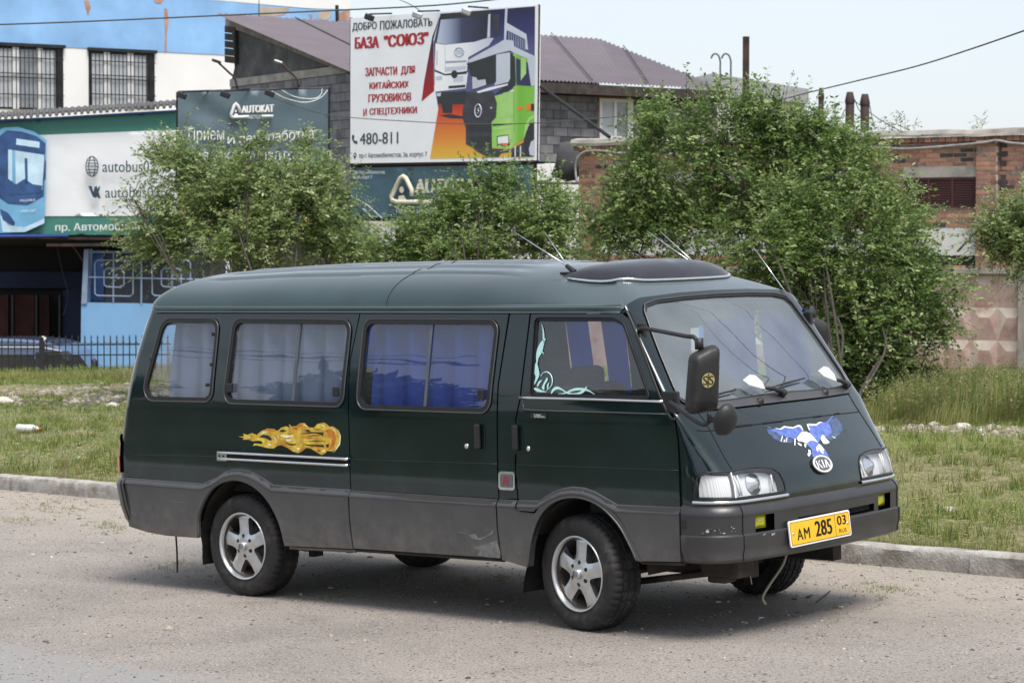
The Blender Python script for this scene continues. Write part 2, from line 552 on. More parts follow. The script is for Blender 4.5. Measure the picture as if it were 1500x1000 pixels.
_tc = {}
def text2d(s, bold=0.0, res=3):
    """glyph outline mesh for a string, in a unit box: V (n,2) with width ratio"""
    key = (s, bold)
    if key in _tc: return _tc[key]
    cu = bpy.data.curves.new('t', 'FONT'); cu.body = s; cu.size = 1; cu.resolution_u = res; cu.fill_mode = 'FRONT'
    ob = bpy.data.objects.new('t', cu)
    me = bpy.data.meshes.new_from_object(ob)
    V = np.array([tuple(v.co)[:2] for v in me.vertices]); F = [tuple(p.vertices) for p in me.polygons]
    bpy.data.objects.remove(ob); bpy.data.curves.remove(cu); bpy.data.meshes.remove(me)
    V = V - V.min(0); V = V / V.max(0)
    if bold > 0:
        asp = max(1.0, .62 * len(s)); n = len(V); k = 3 if bold > .02 else 2; L_, FF = [], []
        for j in range(k):
            o_ = (j / (k - 1) - .5) * 2 * bold
            L_.append(np.column_stack([V[:, 0] * (1 - 2.2 * bold / asp) + (o_ + bold) / asp * 1.1, V[:, 1], np.full(n, j)])); FF += [tuple(i + j * n for i in f) for f in F]
        V = np.concatenate(L_); F = FF
    else: V = np.column_stack([V, np.zeros(len(V))])
    _tc[key] = (V, F)
    return V, F
def text_on(quad, s, bold=0.0):
    """place a string in a quad given as 3-D corners: bottom-left, bottom-right, top-right, top-left"""
    V, F = text2d(s, bold)
    a, b, c, d = [np.asarray(q, float) for q in quad]
    u, v = V[:, :1], V[:, 1:2]
    P = a * (1 - u) * (1 - v) + b * u * (1 - v) + c * u * v + d * (1 - u) * v
    nn = np.cross(b - a, d - a); nn /= np.linalg.norm(nn); P = P + nn * V[:, 2:3] * .002
    return P, F
# ================================================================ GROUND
GA = 0.032042
K0 = np.array([-4.585, 21.589]); KD = np.array([.703, -.711]); KD /= np.linalg.norm(KD); KN = np.array([-KD[1], KD[0]])
_fb = {}
def fbm(x, y, sc, seed=0, oct=3):
    key = (seed, oct)
    if key not in _fb:
        r = np.random.RandomState(seed); L_ = []
        for o in range(oct):
            for _ in range(5):
                th = r.uniform(0, 2 * math.pi); L_.append((2 ** o * r.uniform(.6, 1.4) * np.array([math.cos(th), math.sin(th)]), r.uniform(0, 6.28), .55 ** o / 5))
        _fb[key] = L_
    x = np.asarray(x, float) * sc; y = np.asarray(y, float) * sc; v = 0.0
    for f, ph, a in _fb[key]: v = v + a * np.sin(f[0] * x + f[1] * y + ph)
    return v
def sstep(x): x = np.clip(x, 0, 1); return x * x * (3 - 2 * x)
def ts(x, y):
    x = np.asarray(x, float); y = np.asarray(y, float)
    return (x - K0[0]) * KD[0] + (y - K0[1]) * KD[1], (x - K0[0]) * KN[0] + (y - K0[1]) * KN[1]
def base_z(x, y):
    xs = np.asarray(x, float) - .9011
    return GA * 14 * np.tanh(xs / 14)
def gz(x, y):
    x = np.asarray(x, float); y = np.asarray(y, float)
    t, s = ts(x, y)
    z = base_z(x, y) + .115 * sstep((s - .1) / .1)
    # verge: uneven turf
    z = z + .03 * fbm(x, y, 1.1, 3) * sstep((s - .6) / 2)
    # far left: a hump of earth, then the yard lies lower
    lf = sstep((.5 - x) / 3)
    z = z - lf * .36 * sstep((y - 38) / 11)
    z = z + lf * .10 * np.exp(-((y - 36.0 - .08 * (x + 6)) / .9) ** 2) * (1 + .5 * fbm(x, y, 3.0, 5))
    z = z - lf * 1.1 * sstep((y - 51.5) / 3)
    return z
def hit(px, lift=0.0):
    """pixel -> point on the terrain"""
    d = wray(px); lo, hi = 5.0, 200.0
    ys = np.geomspace(lo, hi, 400); P = O + d * (ys / d[1])[:, None]
    f = P[:, 2] - gz(P[:, 0], P[:, 1]) - lift
    i = np.argmax(f < 0) if (f < 0).any() else len(ys) - 1
    a, b = ys[max(i - 1, 0)], ys[i]
    for _ in range(12):
        m = (a + b) / 2; p = O + d * (m / d[1])
        if p[2] - gz(p[0], p[1]) - lift < 0: b = m
        else: a = m
    return O + d * (a / d[1])

# ---- materials for the ground
def road_mat():
    m, t, p, o = nmat('road_surface'); N, L = t.nodes.new, t.links.new
    tc = N('ShaderNodeTexCoord')
    def noise(sc, det=6, rg=.6, dist=0):
        n = N('ShaderNodeTexNoise'); n.inputs['Scale'].default_value = sc; n.inputs['Detail'].default_value = det; n.inputs['Roughness'].default_value = rg
        n.inputs['Distortion'].default_value = dist
        L(tc.outputs['Object'], n.inputs['Vector']); return n.outputs[0]
    def ramp(src, stops):
        r = N('ShaderNodeValToRGB'); e = r.color_ramp.elements
        while len(e) < len(stops): e.new(.5)
        for k, (pp, c) in enumerate(stops): e[k].position = pp; e[k].color = (*c, 1)
        L(src, r.inputs[0]); return r.outputs[0]
    def mix(f, a, b, mode='MIX'):
        x = N('ShaderNodeMix'); x.data_type = 'RGBA'; x.blend_type = mode
        if isinstance(f, (int, float)): x.inputs[0].default_value = f
        else: L(f, x.inputs[0])
        for k, v in ((6, a), (7, b)):
            if isinstance(v, tuple): x.inputs[k].default_value = (*v, 1)
            else: L(v, x.inputs[k])
        return x.outputs[2]
    big = ramp(noise(.7, 8, .62, .4), [(.33, (.255, .232, .215)), (.50, (.30, .272, .250)), (.68, (.355, .318, .288))])
    fine = ramp(noise(85, 4, .7), [(.30, (.28, .28, .28)), (.50, (1, 1, 1)), (.72, (1.45, 1.42, 1.4))])
    c = mix(1.0, big, fine, 'MULTIPLY')
    # dusty sand drifted toward the kerb; greyer newer asphalt at the near left
    sep = N('ShaderNodeSeparateXYZ'); L(tc.outputs['Object'], sep.inputs[0])
    nz = noise(1.6, 7, .65)
    def band(a, b, amp):
        ma = N('ShaderNodeMath'); ma.operation = 'MULTIPLY_ADD'; L(nz, ma.inputs[0]); ma.inputs[1].default_value = amp; L(sep.outputs[1], ma.inputs[2])
        mr = N('ShaderNodeMapRange'); mr.inputs[1].default_value = a + amp / 2; mr.inputs[2].default_value = b + amp / 2; L(ma.outputs[0], mr.inputs[0]); mr.interpolation_type = 'SMOOTHSTEP'
        return mr.outputs[0]
    sand = mix(1.0, (.38, .335, .29), ramp(noise(60, 4, .75), [(.3, (.6, .6, .6)), (.6, (1.1, 1.1, 1.1))]), 'MULTIPLY')
    c = mix(band(-2.2, -.4, 1.6), c, sand)
    newa = mix(1.0, (.30, .29, .285), ramp(noise(130, 3, .7), [(.3, (.75, .75, .75)), (.65, (1.15, 1.15, 1.15))]), 'MULTIPLY')
    c = mix(band(-4.85, -4.95, .22), c, newa)
    # dark specks of stone
    v = N('ShaderNodeTexVoronoi'); v.inputs['Scale'].default_value = 38; L(tc.outputs['Object'], v.inputs['Vector'])
    vc = N('ShaderNodeSeparateColor'); L(v.outputs['Color'], vc.inputs[0])
    th = N('ShaderNodeMath'); th.operation = 'MULTIPLY'
    a1 = N('ShaderNodeMath'); a1.operation = 'LESS_THAN'; L(v.outputs['Distance'], a1.inputs[0]); a1.inputs[1].default_value = .28
    a2 = N('ShaderNodeMath'); a2.operation = 'GREATER_THAN'; L(vc.outputs[0], a2.inputs[0]); a2.inputs[1].default_value = .80
    L(a1.outputs[0], th.inputs[0]); L(a2.outputs[0], th.inputs[1])
    c = mix(th.outputs[0], c, (.07, .065, .06))
    v2 = N('ShaderNodeTexVoronoi'); v2.inputs['Scale'].default_value = 55; L(tc.outputs['Object'], v2.inputs['Vector'])
    vc2 = N('ShaderNodeSeparateColor'); L(v2.outputs['Color'], vc2.inputs[0])
    b1 = N('ShaderNodeMath'); b1.operation = 'LESS_THAN'; L(v2.outputs['Distance'], b1.inputs[0]); b1.inputs[1].default_value = .3
    b2 = N('ShaderNodeMath'); b2.operation = 'GREATER_THAN'; L(vc2.outputs[1], b2.inputs[0]); b2.inputs[1].default_value = .86
    b3 = N('ShaderNodeMath'); b3.operation = 'MULTIPLY'; L(b1.outputs[0], b3.inputs[0]); L(b2.outputs[0], b3.inputs[1])
    c = mix(b3.outputs[0], c, (.42, .38, .34))
    stain = ramp(noise(1.1, 5, .5, 1.0), [(.60, (1, 1, 1)), (.74, (.82, .81, .81))])
    c = mix(1.0, c, stain, 'MULTIPLY')
    L(c, p.inputs['Base Color']); p.inputs['Roughness'].default_value = .88; p.inputs['Specular IOR Level'].default_value = .3
    bb = N('ShaderNodeBump'); bb.inputs['Strength'].default_value = .8; bb.inputs['Distance'].default_value = .012
    ad = N('ShaderNodeMath'); ad.operation = 'ADD'; L(noise(70, 4, .8), ad.inputs[0]); L(noise(9, 5, .6), ad.inputs[1])
    L(ad.outputs[0], bb.inputs['Height']); L(bb.outputs[0], p.inputs['Normal'])
    M['road_surface'] = m
road_mat()
pm('soil', (.19, .165, .085), rough=.95, var=.35, vs=6, col2=(.22, .18, .12), thr=(.5, .7), vs2=2.2, bump=.5, bs=30, dist=.02)
pm('kerb_concrete', (.37, .355, .33), rough=.9, var=.22, vs=14, col2=(.22, .195, .17), thr=(.48, .68), vs2=5, bump=.8, bs=60, dist=.01)
pm('stone', (.34, .30, .26), rough=.85, var=.25, vs=12, bump=.3, bs=50, col2=(.22, .17, .14), thr=(.5, .65), vs2=5)
pm('stone_dark', (.10, .09, .085), rough=.85, var=.3, vs=12)
pm('stone_pale', (.52, .48, .43), rough=.85, var=.2, vs=12, bump=.3, bs=50)

def sheet(name, t0, t1, s0, s1, nt, ns, mat, zf, ease=None):
    """terrain sheet laid out along the kerb, local x = t, local y = s"""
    T = np.linspace(0, 1, nt); S = np.linspace(0, 1, ns)
    if ease: T, S = ease(T, S)
    T = t0 + (t1 - t0) * T; S = s0 + (s1 - s0) * S
    A, B = np.meshgrid(T, S, indexing='ij')
    X = K0[0] + A * KD[0] + B * KN[0]; Y = K0[1] + A * KD[1] + B * KN[1]
    Z = zf(X, Y)
    V = np.stack([A, B, Z], -1).reshape(-1, 3)
    i = np.arange(nt - 1)[:, None] * ns + np.arange(ns - 1)[None]
    F = np.stack([i, i + ns, i + ns + 1, i + 1], -1).reshape(-1, 4)
    o = mk(name, (V, F), mat, smooth=True)
    o.location = (K0[0], K0[1], 0); o.rotation_euler = (0, 0, math.atan2(KD[1], KD[0]))
    return o
roadz = lambda X, Y: base_z(X, Y) + .0045 * fbm(X, Y, 5, 8) * (1 - np.exp(-((X - .5) ** 2 + (Y - 13) ** 2) / 30))
tag(sheet('road', -6, 16, -11, .02, 300, 200, 'road_surface', roadz), kind='structure')
far = lambda X, Y: base_z(X, Y) - .02
pm('far_turf', (.045, .06, .022), rough=.95, var=.4, vs=1.5)
tag(sheet('road_surroundings', -160, 160, -12.6, .0, 80, 40, 'road_surface', far), kind='structure')
tag(sheet('added_dark_verge', -160, 160, -160, -12.6, 80, 60, 'far_turf', lambda X, Y: far(X, Y) + .1), kind='structure')  # unseen dark turf, added to darken the reflections in the minibus flank
tag(sheet('ground', -14, 30, .1, 34, 260, 220, 'soil', gz), kind='structure')
tag(sheet('far_ground', -300, 300, .1, 600, 200, 200, 'soil', lambda X, Y: gz(X, Y) - .05, lambda T, S: (T, S ** 2)), kind='structure')

# ---- kerb of separate stones
kb = empty('kerb', (K0[0], K0[1], 0)); tag(kb, kind='structure')
kb['label'] = 'weathered concrete kerb between the gravelly road and the mown verge'
kang = math.atan2(KD[1], KD[0])
tj = [float(ts(*hit((30, 716))[:2])[0]) + k * 2.55 for k in range(-3, 8)]
for i in range(len(tj) - 1):
    a, b = tj[i] + .006, tj[i + 1] - .006
    nx = 60
    pr = [(.0, -.02), (.0, .03), (-.002, .07), (.001, .105), (.010, .120), (.03, .128), (.08, .129), (.135, .127), (.15, .118), (.152, .05)]
    xs = np.linspace(a, b, nx); rs = np.random.RandomState(i)
    yj, zj = rs.uniform(-.006, .006), rs.uniform(-.006, .004)
    GP = np.zeros((len(pr), nx, 3))
    for k, (s_, z_) in enumerate(pr):
        X = K0[0] + xs * KD[0] + s_ * KN[0]; Y = K0[1] + xs * KD[1] + s_ * KN[1]
        ch = .006 * fbm(xs * 7 + i * 9, np.full(nx, k * 1.3), 1.5, 4, 4) + (.012 * np.clip(fbm(xs * 5 + i * 3, np.full(nx, k * .4), 1.0, 6, 3) - .5, 0, 1) if k in (3, 4, 5) else 0)
        GP[k, :, 0] = xs; GP[k, :, 1] = s_ + yj + ch * (k < 6); GP[k, :, 2] = base_z(X, Y) + z_ + zj - ch * .8
    G_ = grid(GP)
    V_ = list(map(tuple, G_[0])); F_ = [f[::-1] for f in G_[1]]
    F_ += [tuple(k * nx for k in range(len(pr)))[::-1], tuple(k * nx + nx - 1 for k in range(len(pr)))]
    o = mk('kerbstone', (V_, F_), 'kerb_concrete', kb, auto=.6)
kb.rotation_euler = (0, 0, kang)

# ---- scattered stones
def rock_mesh(seed, n=1):
    r = np.random.RandomState(seed); bm = bmesh.new(); bmesh.ops.create_icosphere(bm, subdivisions=n, radius=1)
    for v in bm.verts: v.co *= r.uniform(.72, 1.15)
    V = np.array([tuple(v.co) for v in bm.verts]); F = np.array([[v.index for v in f.verts] for f in bm.faces]); bm.free(); return V, F
def scatter_rocks(name, XY, size, mat, flat=.55, seed=1, zf=None, lift=.2):
    zf = zf or gz
    V0, F0 = rock_mesh(seed, 1); n = len(XY); r = np.random.RandomState(seed)
    sz = size if np.ndim(size) else np.full(n, size)
    an = r.uniform(0, 6.28, n); c, s = np.cos(an), np.sin(an)
    st = r.uniform(.7, 1.4, (n, 3)) * sz[:, None]; st[:, 2] *= flat
    P = V0[None] * st[:, None]
    X = P[..., 0] * c[:, None] - P[..., 1] * s[:, None] + XY[:, None, 0]; Y = P[..., 0] * s[:, None] + P[..., 1] * c[:, None] + XY[:, None, 1]
    Z = P[..., 2] + (zf(XY[:, 0], XY[:, 1]) + sz * flat * lift)[:, None]
    V = np.stack([X, Y, Z], -1).reshape(-1, 3); F = (F0[None] + (np.arange(n) * len(V0))[:, None, None]).reshape(-1, 3)
    return tag(mk(name, (V, F), mat), kind='stuff')
r_ = np.random.RandomState(21)
def road_pts(n, s0, s1, t0=-3, t1=14):
    t = r_.uniform(t0, t1, n); s = r_.uniform(s0, s1, n)
    return np.stack([K0[0] + t * KD[0] + s * KN[0], K0[1] + t * KD[1] + s * KN[1]], 1)
for nm, n, a, b, sz, mt, sd in (('road_gravel', 9000, -9, 0, .006, 'stone', 2), ('road_gravel', 5000, -9, 0, .005, 'stone_dark', 3), ('road_gravel', 300, -9, 0, .010, 'stone_dark', 4), ('road_gravel', 1400, -.9, 0, .010, 'stone', 5), ('road_gravel', 500, -9, 0, .005, 'stone_pale', 6)):
    o = scatter_rocks(nm, road_pts(n, a, b), sz * np.random.RandomState(sd).gamma(3, .33, n), mt, .6, sd, zf=lambda x, y: base_z(x, y), lift=.1)
    o['label'] = 'fine gravel scattered over the road'

# ---- turf: individual blades as one stuff object
def attr_mat(name, rough=.7, transl=.35, spec=.3, scale=1.0):
    m, t, p, o = nmat(name); N, L = t.nodes.new, t.links.new
    at = N('ShaderNodeAttribute'); at.attribute_name = 'col'
    tr = N('ShaderNodeBsdfTranslucent'); mx = N('ShaderNodeMixShader'); mx.inputs[0].default_value = transl
    L(at.outputs['Color'], p.inputs['Base Color']); L(at.outputs['Color'], tr.inputs[0])
    p.inputs['Roughness'].default_value = rough; p.inputs['Specular IOR Level'].default_value = spec
    L(p.outputs[0], mx.inputs[1]); L(tr.outputs[0], mx.inputs[2]); L(mx.outputs[0], o.inputs[0])
    M[name] = m
attr_mat('grass_blades'); attr_mat('leaves', .42, .42, .5)
def tri_mesh(name, V, F, mat, col, parent=None):
    me = mkmesh(name, V, F, mat)
    a = me.color_attributes.new('col', 'FLOAT_COLOR', 'POINT')
    c = np.ones((len(V), 4), np.float32); c[:, :3] = col; a.data.foreach_set('color', c.ravel())
    return link(name, me, parent)
def blades(name, XY, h, wd, col, lean=.6, seed=1, parent=None, zf=None, segs=1):
    r = np.random.RandomState(seed); n = len(XY); zf = zf or gz
    Z = zf(XY[:, 0], XY[:, 1]) - .005
    a = r.uniform(0, 6.28, n); la = r.uniform(0, 6.28, n); le = np.abs(r.normal(0, lean, n)) * h
    w_ = np.stack([np.cos(a), np.sin(a), a * 0], 1) * (wd / 2)[:, None] if np.ndim(wd) else np.stack([np.cos(a), np.sin(a), a * 0], 1) * wd / 2
    B = np.stack([XY[:, 0], XY[:, 1], Z], 1)
    if segs == 1:
        T = B + np.stack([np.cos(la) * le, np.sin(la) * le, h], 1)
        V = np.stack([B - w_, B + w_, T], 1).reshape(-1, 3); F = np.arange(3 * n).reshape(-1, 3); k = 3
    else:
        Mi = B + np.stack([np.cos(la) * le * .35, np.sin(la) * le * .35, h * .6], 1); T = B + np.stack([np.cos(la) * le, np.sin(la) * le, h], 1)
        V = np.stack([B - w_, B + w_, Mi + w_ * .7, Mi - w_ * .7, T], 1).reshape(-1, 3); i = np.arange(n)[:, None] * 5
        F = np.concatenate([i + [[0, 1, 2]], i + [[0, 2, 3]], i + [[3, 2, 4]]]); k = 5
    C_ = np.repeat(col, k, 0)
    return tri_mesh(name, V, F, 'grass_blades', C_, parent)
def in_view(XY, m=60):
    P = wpix(np.stack([XY[:, 0], XY[:, 1], gz(XY[:, 0], XY[:, 1])], -1))
    return (P[:, 0] > -m) & (P[:, 0] < 1500 + m)
def verge_pts(n, s0=.17, s1=26, seed=5):
    r = np.random.RandomState(seed)
    Y = 14 + 40 * r.uniform(0, 1, n * 2) ** 1.15; X = Y * r.uniform(-.225, .225, n * 2)
    XY = np.stack([X, Y], 1); t, s = ts(X, Y)
    k = (s > s0) & (Y < 53)
    return XY[k][:n]
XY = verge_pts(420000)
n = len(XY); r_ = np.random.RandomState(8)
f1 = fbm(XY[:, 0], XY[:, 1], 1.3, 11, 3); f2_ = fbm(XY[:, 0], XY[:, 1], 6, 12, 2); f3 = fbm(XY[:, 0], XY[:, 1], .5, 14, 2)
dist = XY[:, 1]
t_, s_ = ts(XY[:, 0], XY[:, 1])
edge = hit((1400, 632)); te, se = ts(edge[0], edge[1])
bare = np.exp(-((s_ - se) / .55) ** 2) * (XY[:, 0] > 1) + .9 * np.exp(-((XY[:, 1] - 35.3) / .45) ** 2) * (XY[:, 0] < -3)
keep = (r_.uniform(0, 1, n) < np.clip(1.05 - .9 * bare - 1.1 * np.clip(f2_ - .15, 0, 1), .05, 1))
XY, f1, f2_, f3, dist = XY[keep], f1[keep], f2_[keep], f3[keep], dist[keep]; n = len(XY)
green = np.array([.12, .22, .05]); straw = np.array([.40, .38, .19]); lime = np.array([.25, .34, .08]); dkg = np.array([.08, .115, .03])
q = r_.uniform(0, 1, n); k1 = np.clip(.42 + .5 * f1 + .4 * f3, 0, 1)
ck = np.where((q < k1 * .82)[:, None], lime, np.where((q < k1 * .82 + .14)[:, None], straw, np.where((q < .9)[:, None], green, dkg)))
ck = ck * r_.uniform(.7, 1.25, (n, 1))
hh = r_.gamma(4, .25, n) * (.034 + .018 * np.clip(f1, -1, 1)) * (1 + .012 * (dist - 15)) 
tag(blades('mown_grass', XY, hh, .0045 + .00022 * (dist - 14), ck, lean=.9, seed=3), kind='stuff', label='mown yellowish green grass of the verge')
# dry clippings lying flat
XY = verge_pts(60000, seed=9); n = len(XY); r_ = np.random.RandomState(4)
a = r_.uniform(0, 6.28, n); ln = r_.uniform(.03, .11, n)
B = np.stack([XY[:, 0], XY[:, 1], gz(XY[:, 0], XY[:, 1]) + r_.uniform(.015, .05, n)], 1)
D = np.stack([np.cos(a) * ln, np.sin(a) * ln, r_.uniform(-.01, .015, n)], 1); Wd = np.stack([-np.sin(a), np.cos(a), a * 0], 1) * .004 + np.array([0, 0, .003])
V = np.stack([B, B + D, B + D * .5 + Wd], 1).reshape(-1, 3)
ck = np.where((r_.uniform(0, 1, n) < .6)[:, None], np.array([.42, .37, .19]), np.array([.22, .25, .08])) * r_.uniform(.7, 1.2, (n, 1))
tag(tri_mesh('grass_clippings', V, np.arange(3 * n).reshape(-1, 3), 'grass_blades', np.repeat(ck, 3, 0)), kind='stuff', label='dry grass clippings lying on the verge')
# longer tufts here and there
XYc = verge_pts(1700, seed=31); rr2 = np.random.RandomState(6)
XY = (XYc[:, None] + rr2.normal(0, .05, (len(XYc), 38, 2))).reshape(-1, 2); XY = XY[ts(XY[:, 0], XY[:, 1])[1] > .17]; n = len(XY)
ck = np.where((rr2.uniform(0, 1, n) < .6)[:, None], np.array([.13, .19, .04]), np.array([.30, .30, .10])) * rr2.uniform(.7, 1.2, (n, 1))
tag(blades('grass_tufts', XY, rr2.uniform(.04, .13, n), .006 + .0002 * (XY[:, 1] - 14), ck, lean=.6, seed=12, segs=2), kind='stuff', label='taller grass tufts in the mown verge')
# tall weeds in front of the pink fence, right
def weed_band(name, pxs, n, h0, h1, cols, depth, seed, lbl, wd=.008, sp=1.0):
    r = np.random.RandomState(seed); P0 = hit(pxs[0]); P1 = hit(pxs[1])
    u = r.uniform(0, 1, n); dd = r.uniform(0, depth, n) 
    D = P1[:2] - P0[:2]; nn = np.array([-D[1], D[0]]); nn /= np.linalg.norm(nn); nn = nn if nn[1] > 0 else -nn
    XY = P0[:2] + D * u[:, None] + nn * dd[:, None] + r.normal(0, .03, (n, 2))
    h = r.uniform(h0, h1, n) * (1 + .25 * fbm(XY[:, 0], XY[:, 1], 2.0, seed)) * (.55 + .45 * np.clip(dd / .8, 0, 1))
    c = np.array(cols)[r.randint(0, len(cols), n)] * r.uniform(.7, 1.25, (n, 1))
    o = blades(name, XY, h, wd, c, lean=.22, seed=seed, segs=2)
    return tag(o, kind='stuff', label=lbl)
weed_band('tall_grass', ((1235, 622), (1560, 626)), 13000, .14, .42, [(.17, .22, .05), (.27, .28, .09), (.42, .37, .18), (.13, .19, .045)], 4.2, 41, 'tall uncut grass in front of the pink relief fence')
weed_band('tall_grass', ((-60, 562), (210, 557)), 7000, .04, .17, [(.16, .20, .05), (.30, .30, .11), (.40, .33, .17), (.22, .24, .06)], 7, 42, 'rough grass along the black picket fence', wd=.010)
# seed heads and leafy stems among the tall grass
def stalks(name, pxs, n, h0, h1, depth, seed, col, lbl, leafy=9, leaf=.035, spread=.10):
    r = np.random.RandomState(seed); P0 = hit(pxs[0]); P1 = hit(pxs[1]); D = P1[:2] - P0[:2]; nn = np.array([-D[1], D[0]]); nn /= np.linalg.norm(nn); nn = nn if nn[1] > 0 else -nn
    V, F, Cc = [], [], []
    for i in range(n):
        b = P0[:2] + D * r.uniform() + nn * r.uniform(0, depth); z0 = float(gz(b[0], b[1])); h = r.uniform(h0, h1)
        lx, ly = r.normal(0, .12, 2) * h; c = np.array(col[r.randint(len(col))]) * r.uniform(.7, 1.2)
        k = len(V); w2 = .003
        V += [(b[0] - w2, b[1], z0), (b[0] + w2, b[1], z0), (b[0] + lx, b[1] + ly, z0 + h)]; F.append((k, k + 1, k + 2)); Cc += [c * .8] * 3
        for j in range(leafy):
            f = .25 + .75 * (j + r.uniform()) / leafy; p = np.array([b[0] + lx * f * f, b[1] + ly * f * f, z0 + h * f])
            a = r.uniform(0, 6.28); L_ = leaf * r.uniform(.6, 1.3) * (1.25 - f * .6); d = np.array([math.cos(a), math.sin(a), r.uniform(-.2, .8)]) * L_
            s2 = np.array([-math.sin(a), math.cos(a), .3]) * L_ * .25
            k = len(V); V += [p, p + d * .5 + s2, p + d, p + d * .5 - s2]; F += [(k, k + 1, k + 2), (k, k + 2, k + 3)]; Cc += [c] * 4
    return tag(tri_mesh(name, np.array(V), np.array(F), 'leaves', np.array(Cc)), kind='stuff', label=lbl)
stalks('weed_stalks', ((1240, 620), (1560, 622)), 900, .25, .55, 3.5, 51, [(.13, .19, .05), (.22, .25, .08), (.33, .31, .15)], 'leafy weed stalks rising out of the tall grass', 14, .045)
stalks('dry_weeds', ((235, 562), (320, 560)), 60, .25, .62, 1.6, 52, [(.33, .20, .12), (.40, .28, .18), (.24, .15, .09)], 'dry reddish weeds before the picket fence', 34, .028)
stalks('dry_weeds', ((165, 562), (225, 561)), 26, .2, .42, 1.2, 53, [(.36, .25, .19), (.42, .32, .24)], 'pale dry weeds beside the fence post', 30, .025)
stalks('weed_stalks', ((60, 560), (205, 556)), 140, .08, .26, 2, 54, [(.18, .24, .06), (.30, .32, .12)], 'green weeds along the picket fence', 12, .04)
# rubble along the top of the verge
r_ = np.random.RandomState(77)
def px_line_pts(p0, p1, n, sx, sy):
    out = []
    for i in range(n):
        u = r_.uniform(); px = (p0[0] + (p1[0] - p0[0]) * u + r_.normal(0, sx), p0[1] + (p1[1] - p0[1]) * u + r_.normal(0, sy)); out.append(hit(px)[:2])
    return np.array(out)
o = scatter_rocks('rubble', px_line_pts((1240, 624), (1520, 634), 520, 6, 3.6), .019 * r_.gamma(2.2, .42, 520), 'stone', .6, 9); o['label'] = 'loose rubble along the edge of the tall grass'
o = scatter_rocks('rubble', px_line_pts((1240, 626), (1520, 636), 110, 6, 5), .012 * r_.gamma(2.2, .42, 110), 'stone_pale', .6, 10); o['label'] = 'pale rubble along the edge of the tall grass'
o = scatter_rocks('rubble', px_line_pts((20, 583), (240, 578), 1500, 10, 6.5), .026 * r_.gamma(2.2, .42, 1500), 'stone', .6, 13); o['label'] = 'stony earth bank on the far left of the verge'
o = scatter_rocks('rubble', px_line_pts((30, 590), (240, 586), 500, 10, 5), .03 * r_.gamma(2.2, .42, 500), 'stone_dark', .6, 14); o['label'] = 'dark clods on the earth bank'
def boulder(px, w_, h_, label, mat='stone_pale', seed=1, name='boulder', sink=.25):
    P = hit(px); V, F = rock_mesh(seed, 3); V = V / np.abs(V).max(0)
    r = np.random.RandomState(seed); V = V * (1 + .10 * fbm(V[:, 0] * 3, V[:, 1] * 3 + V[:, 2] * 2, 1, seed))[:, None]
    V = V * np.array([w_ / 2, w_ / 3, h_ / 2])
    o = mk(name, (V, F), mat, smooth=True, loc=P + np.array([0, 0, h_ * (.5 - sink)])); o.rotation_euler = (0, 0, r.uniform(-.5, .5))
    tag(o, label, 'stone'); return o
boulder((1368, 625), .145, .075, 'rounded pale tan stone at the grass edge beside a dark stone', seed=2)
boulder((1409, 628), .18, .085, 'largest flat pale stone at the foot of the tall grass', seed=3)
boulder((1338, 625), .06, .05, 'small dark stone left of the rounded tan stone', 'stone_dark', 4)
boulder((1484, 628), .065, .04, 'small orange-brown stone at the right edge of the tall grass', 'stone', 5)
boulder((1390, 747), .15, .05, 'flat pinkish-white stone half sunk in the lower verge', seed=6, sink=.4)
boulder((1431, 753), .10, .03, 'low pale stone half sunk right of the flat pinkish one', seed=7, sink=.4)
boulder((1471, 755), .035, .03, 'pebble-sized pale stone at the right end of the lower verge', seed=8)
boulder((4, 592), .40, .16, 'white lump at the left edge of the verge', 'white_lump' if 'white_lump' in M else 'stone_pale', 9, sink=.3)
boulder((118, 672), .17, .05, 'flat sandy-white slab lying in the left verge', seed=10, sink=.4)
boulder((165, 596), .26, .09, 'pale crumpled lump in the grass behind the rear of the minibus', seed=12, sink=.3)
boulder((115, 657), .05, .03, 'tiny white scrap above the sandy slab', seed=13)
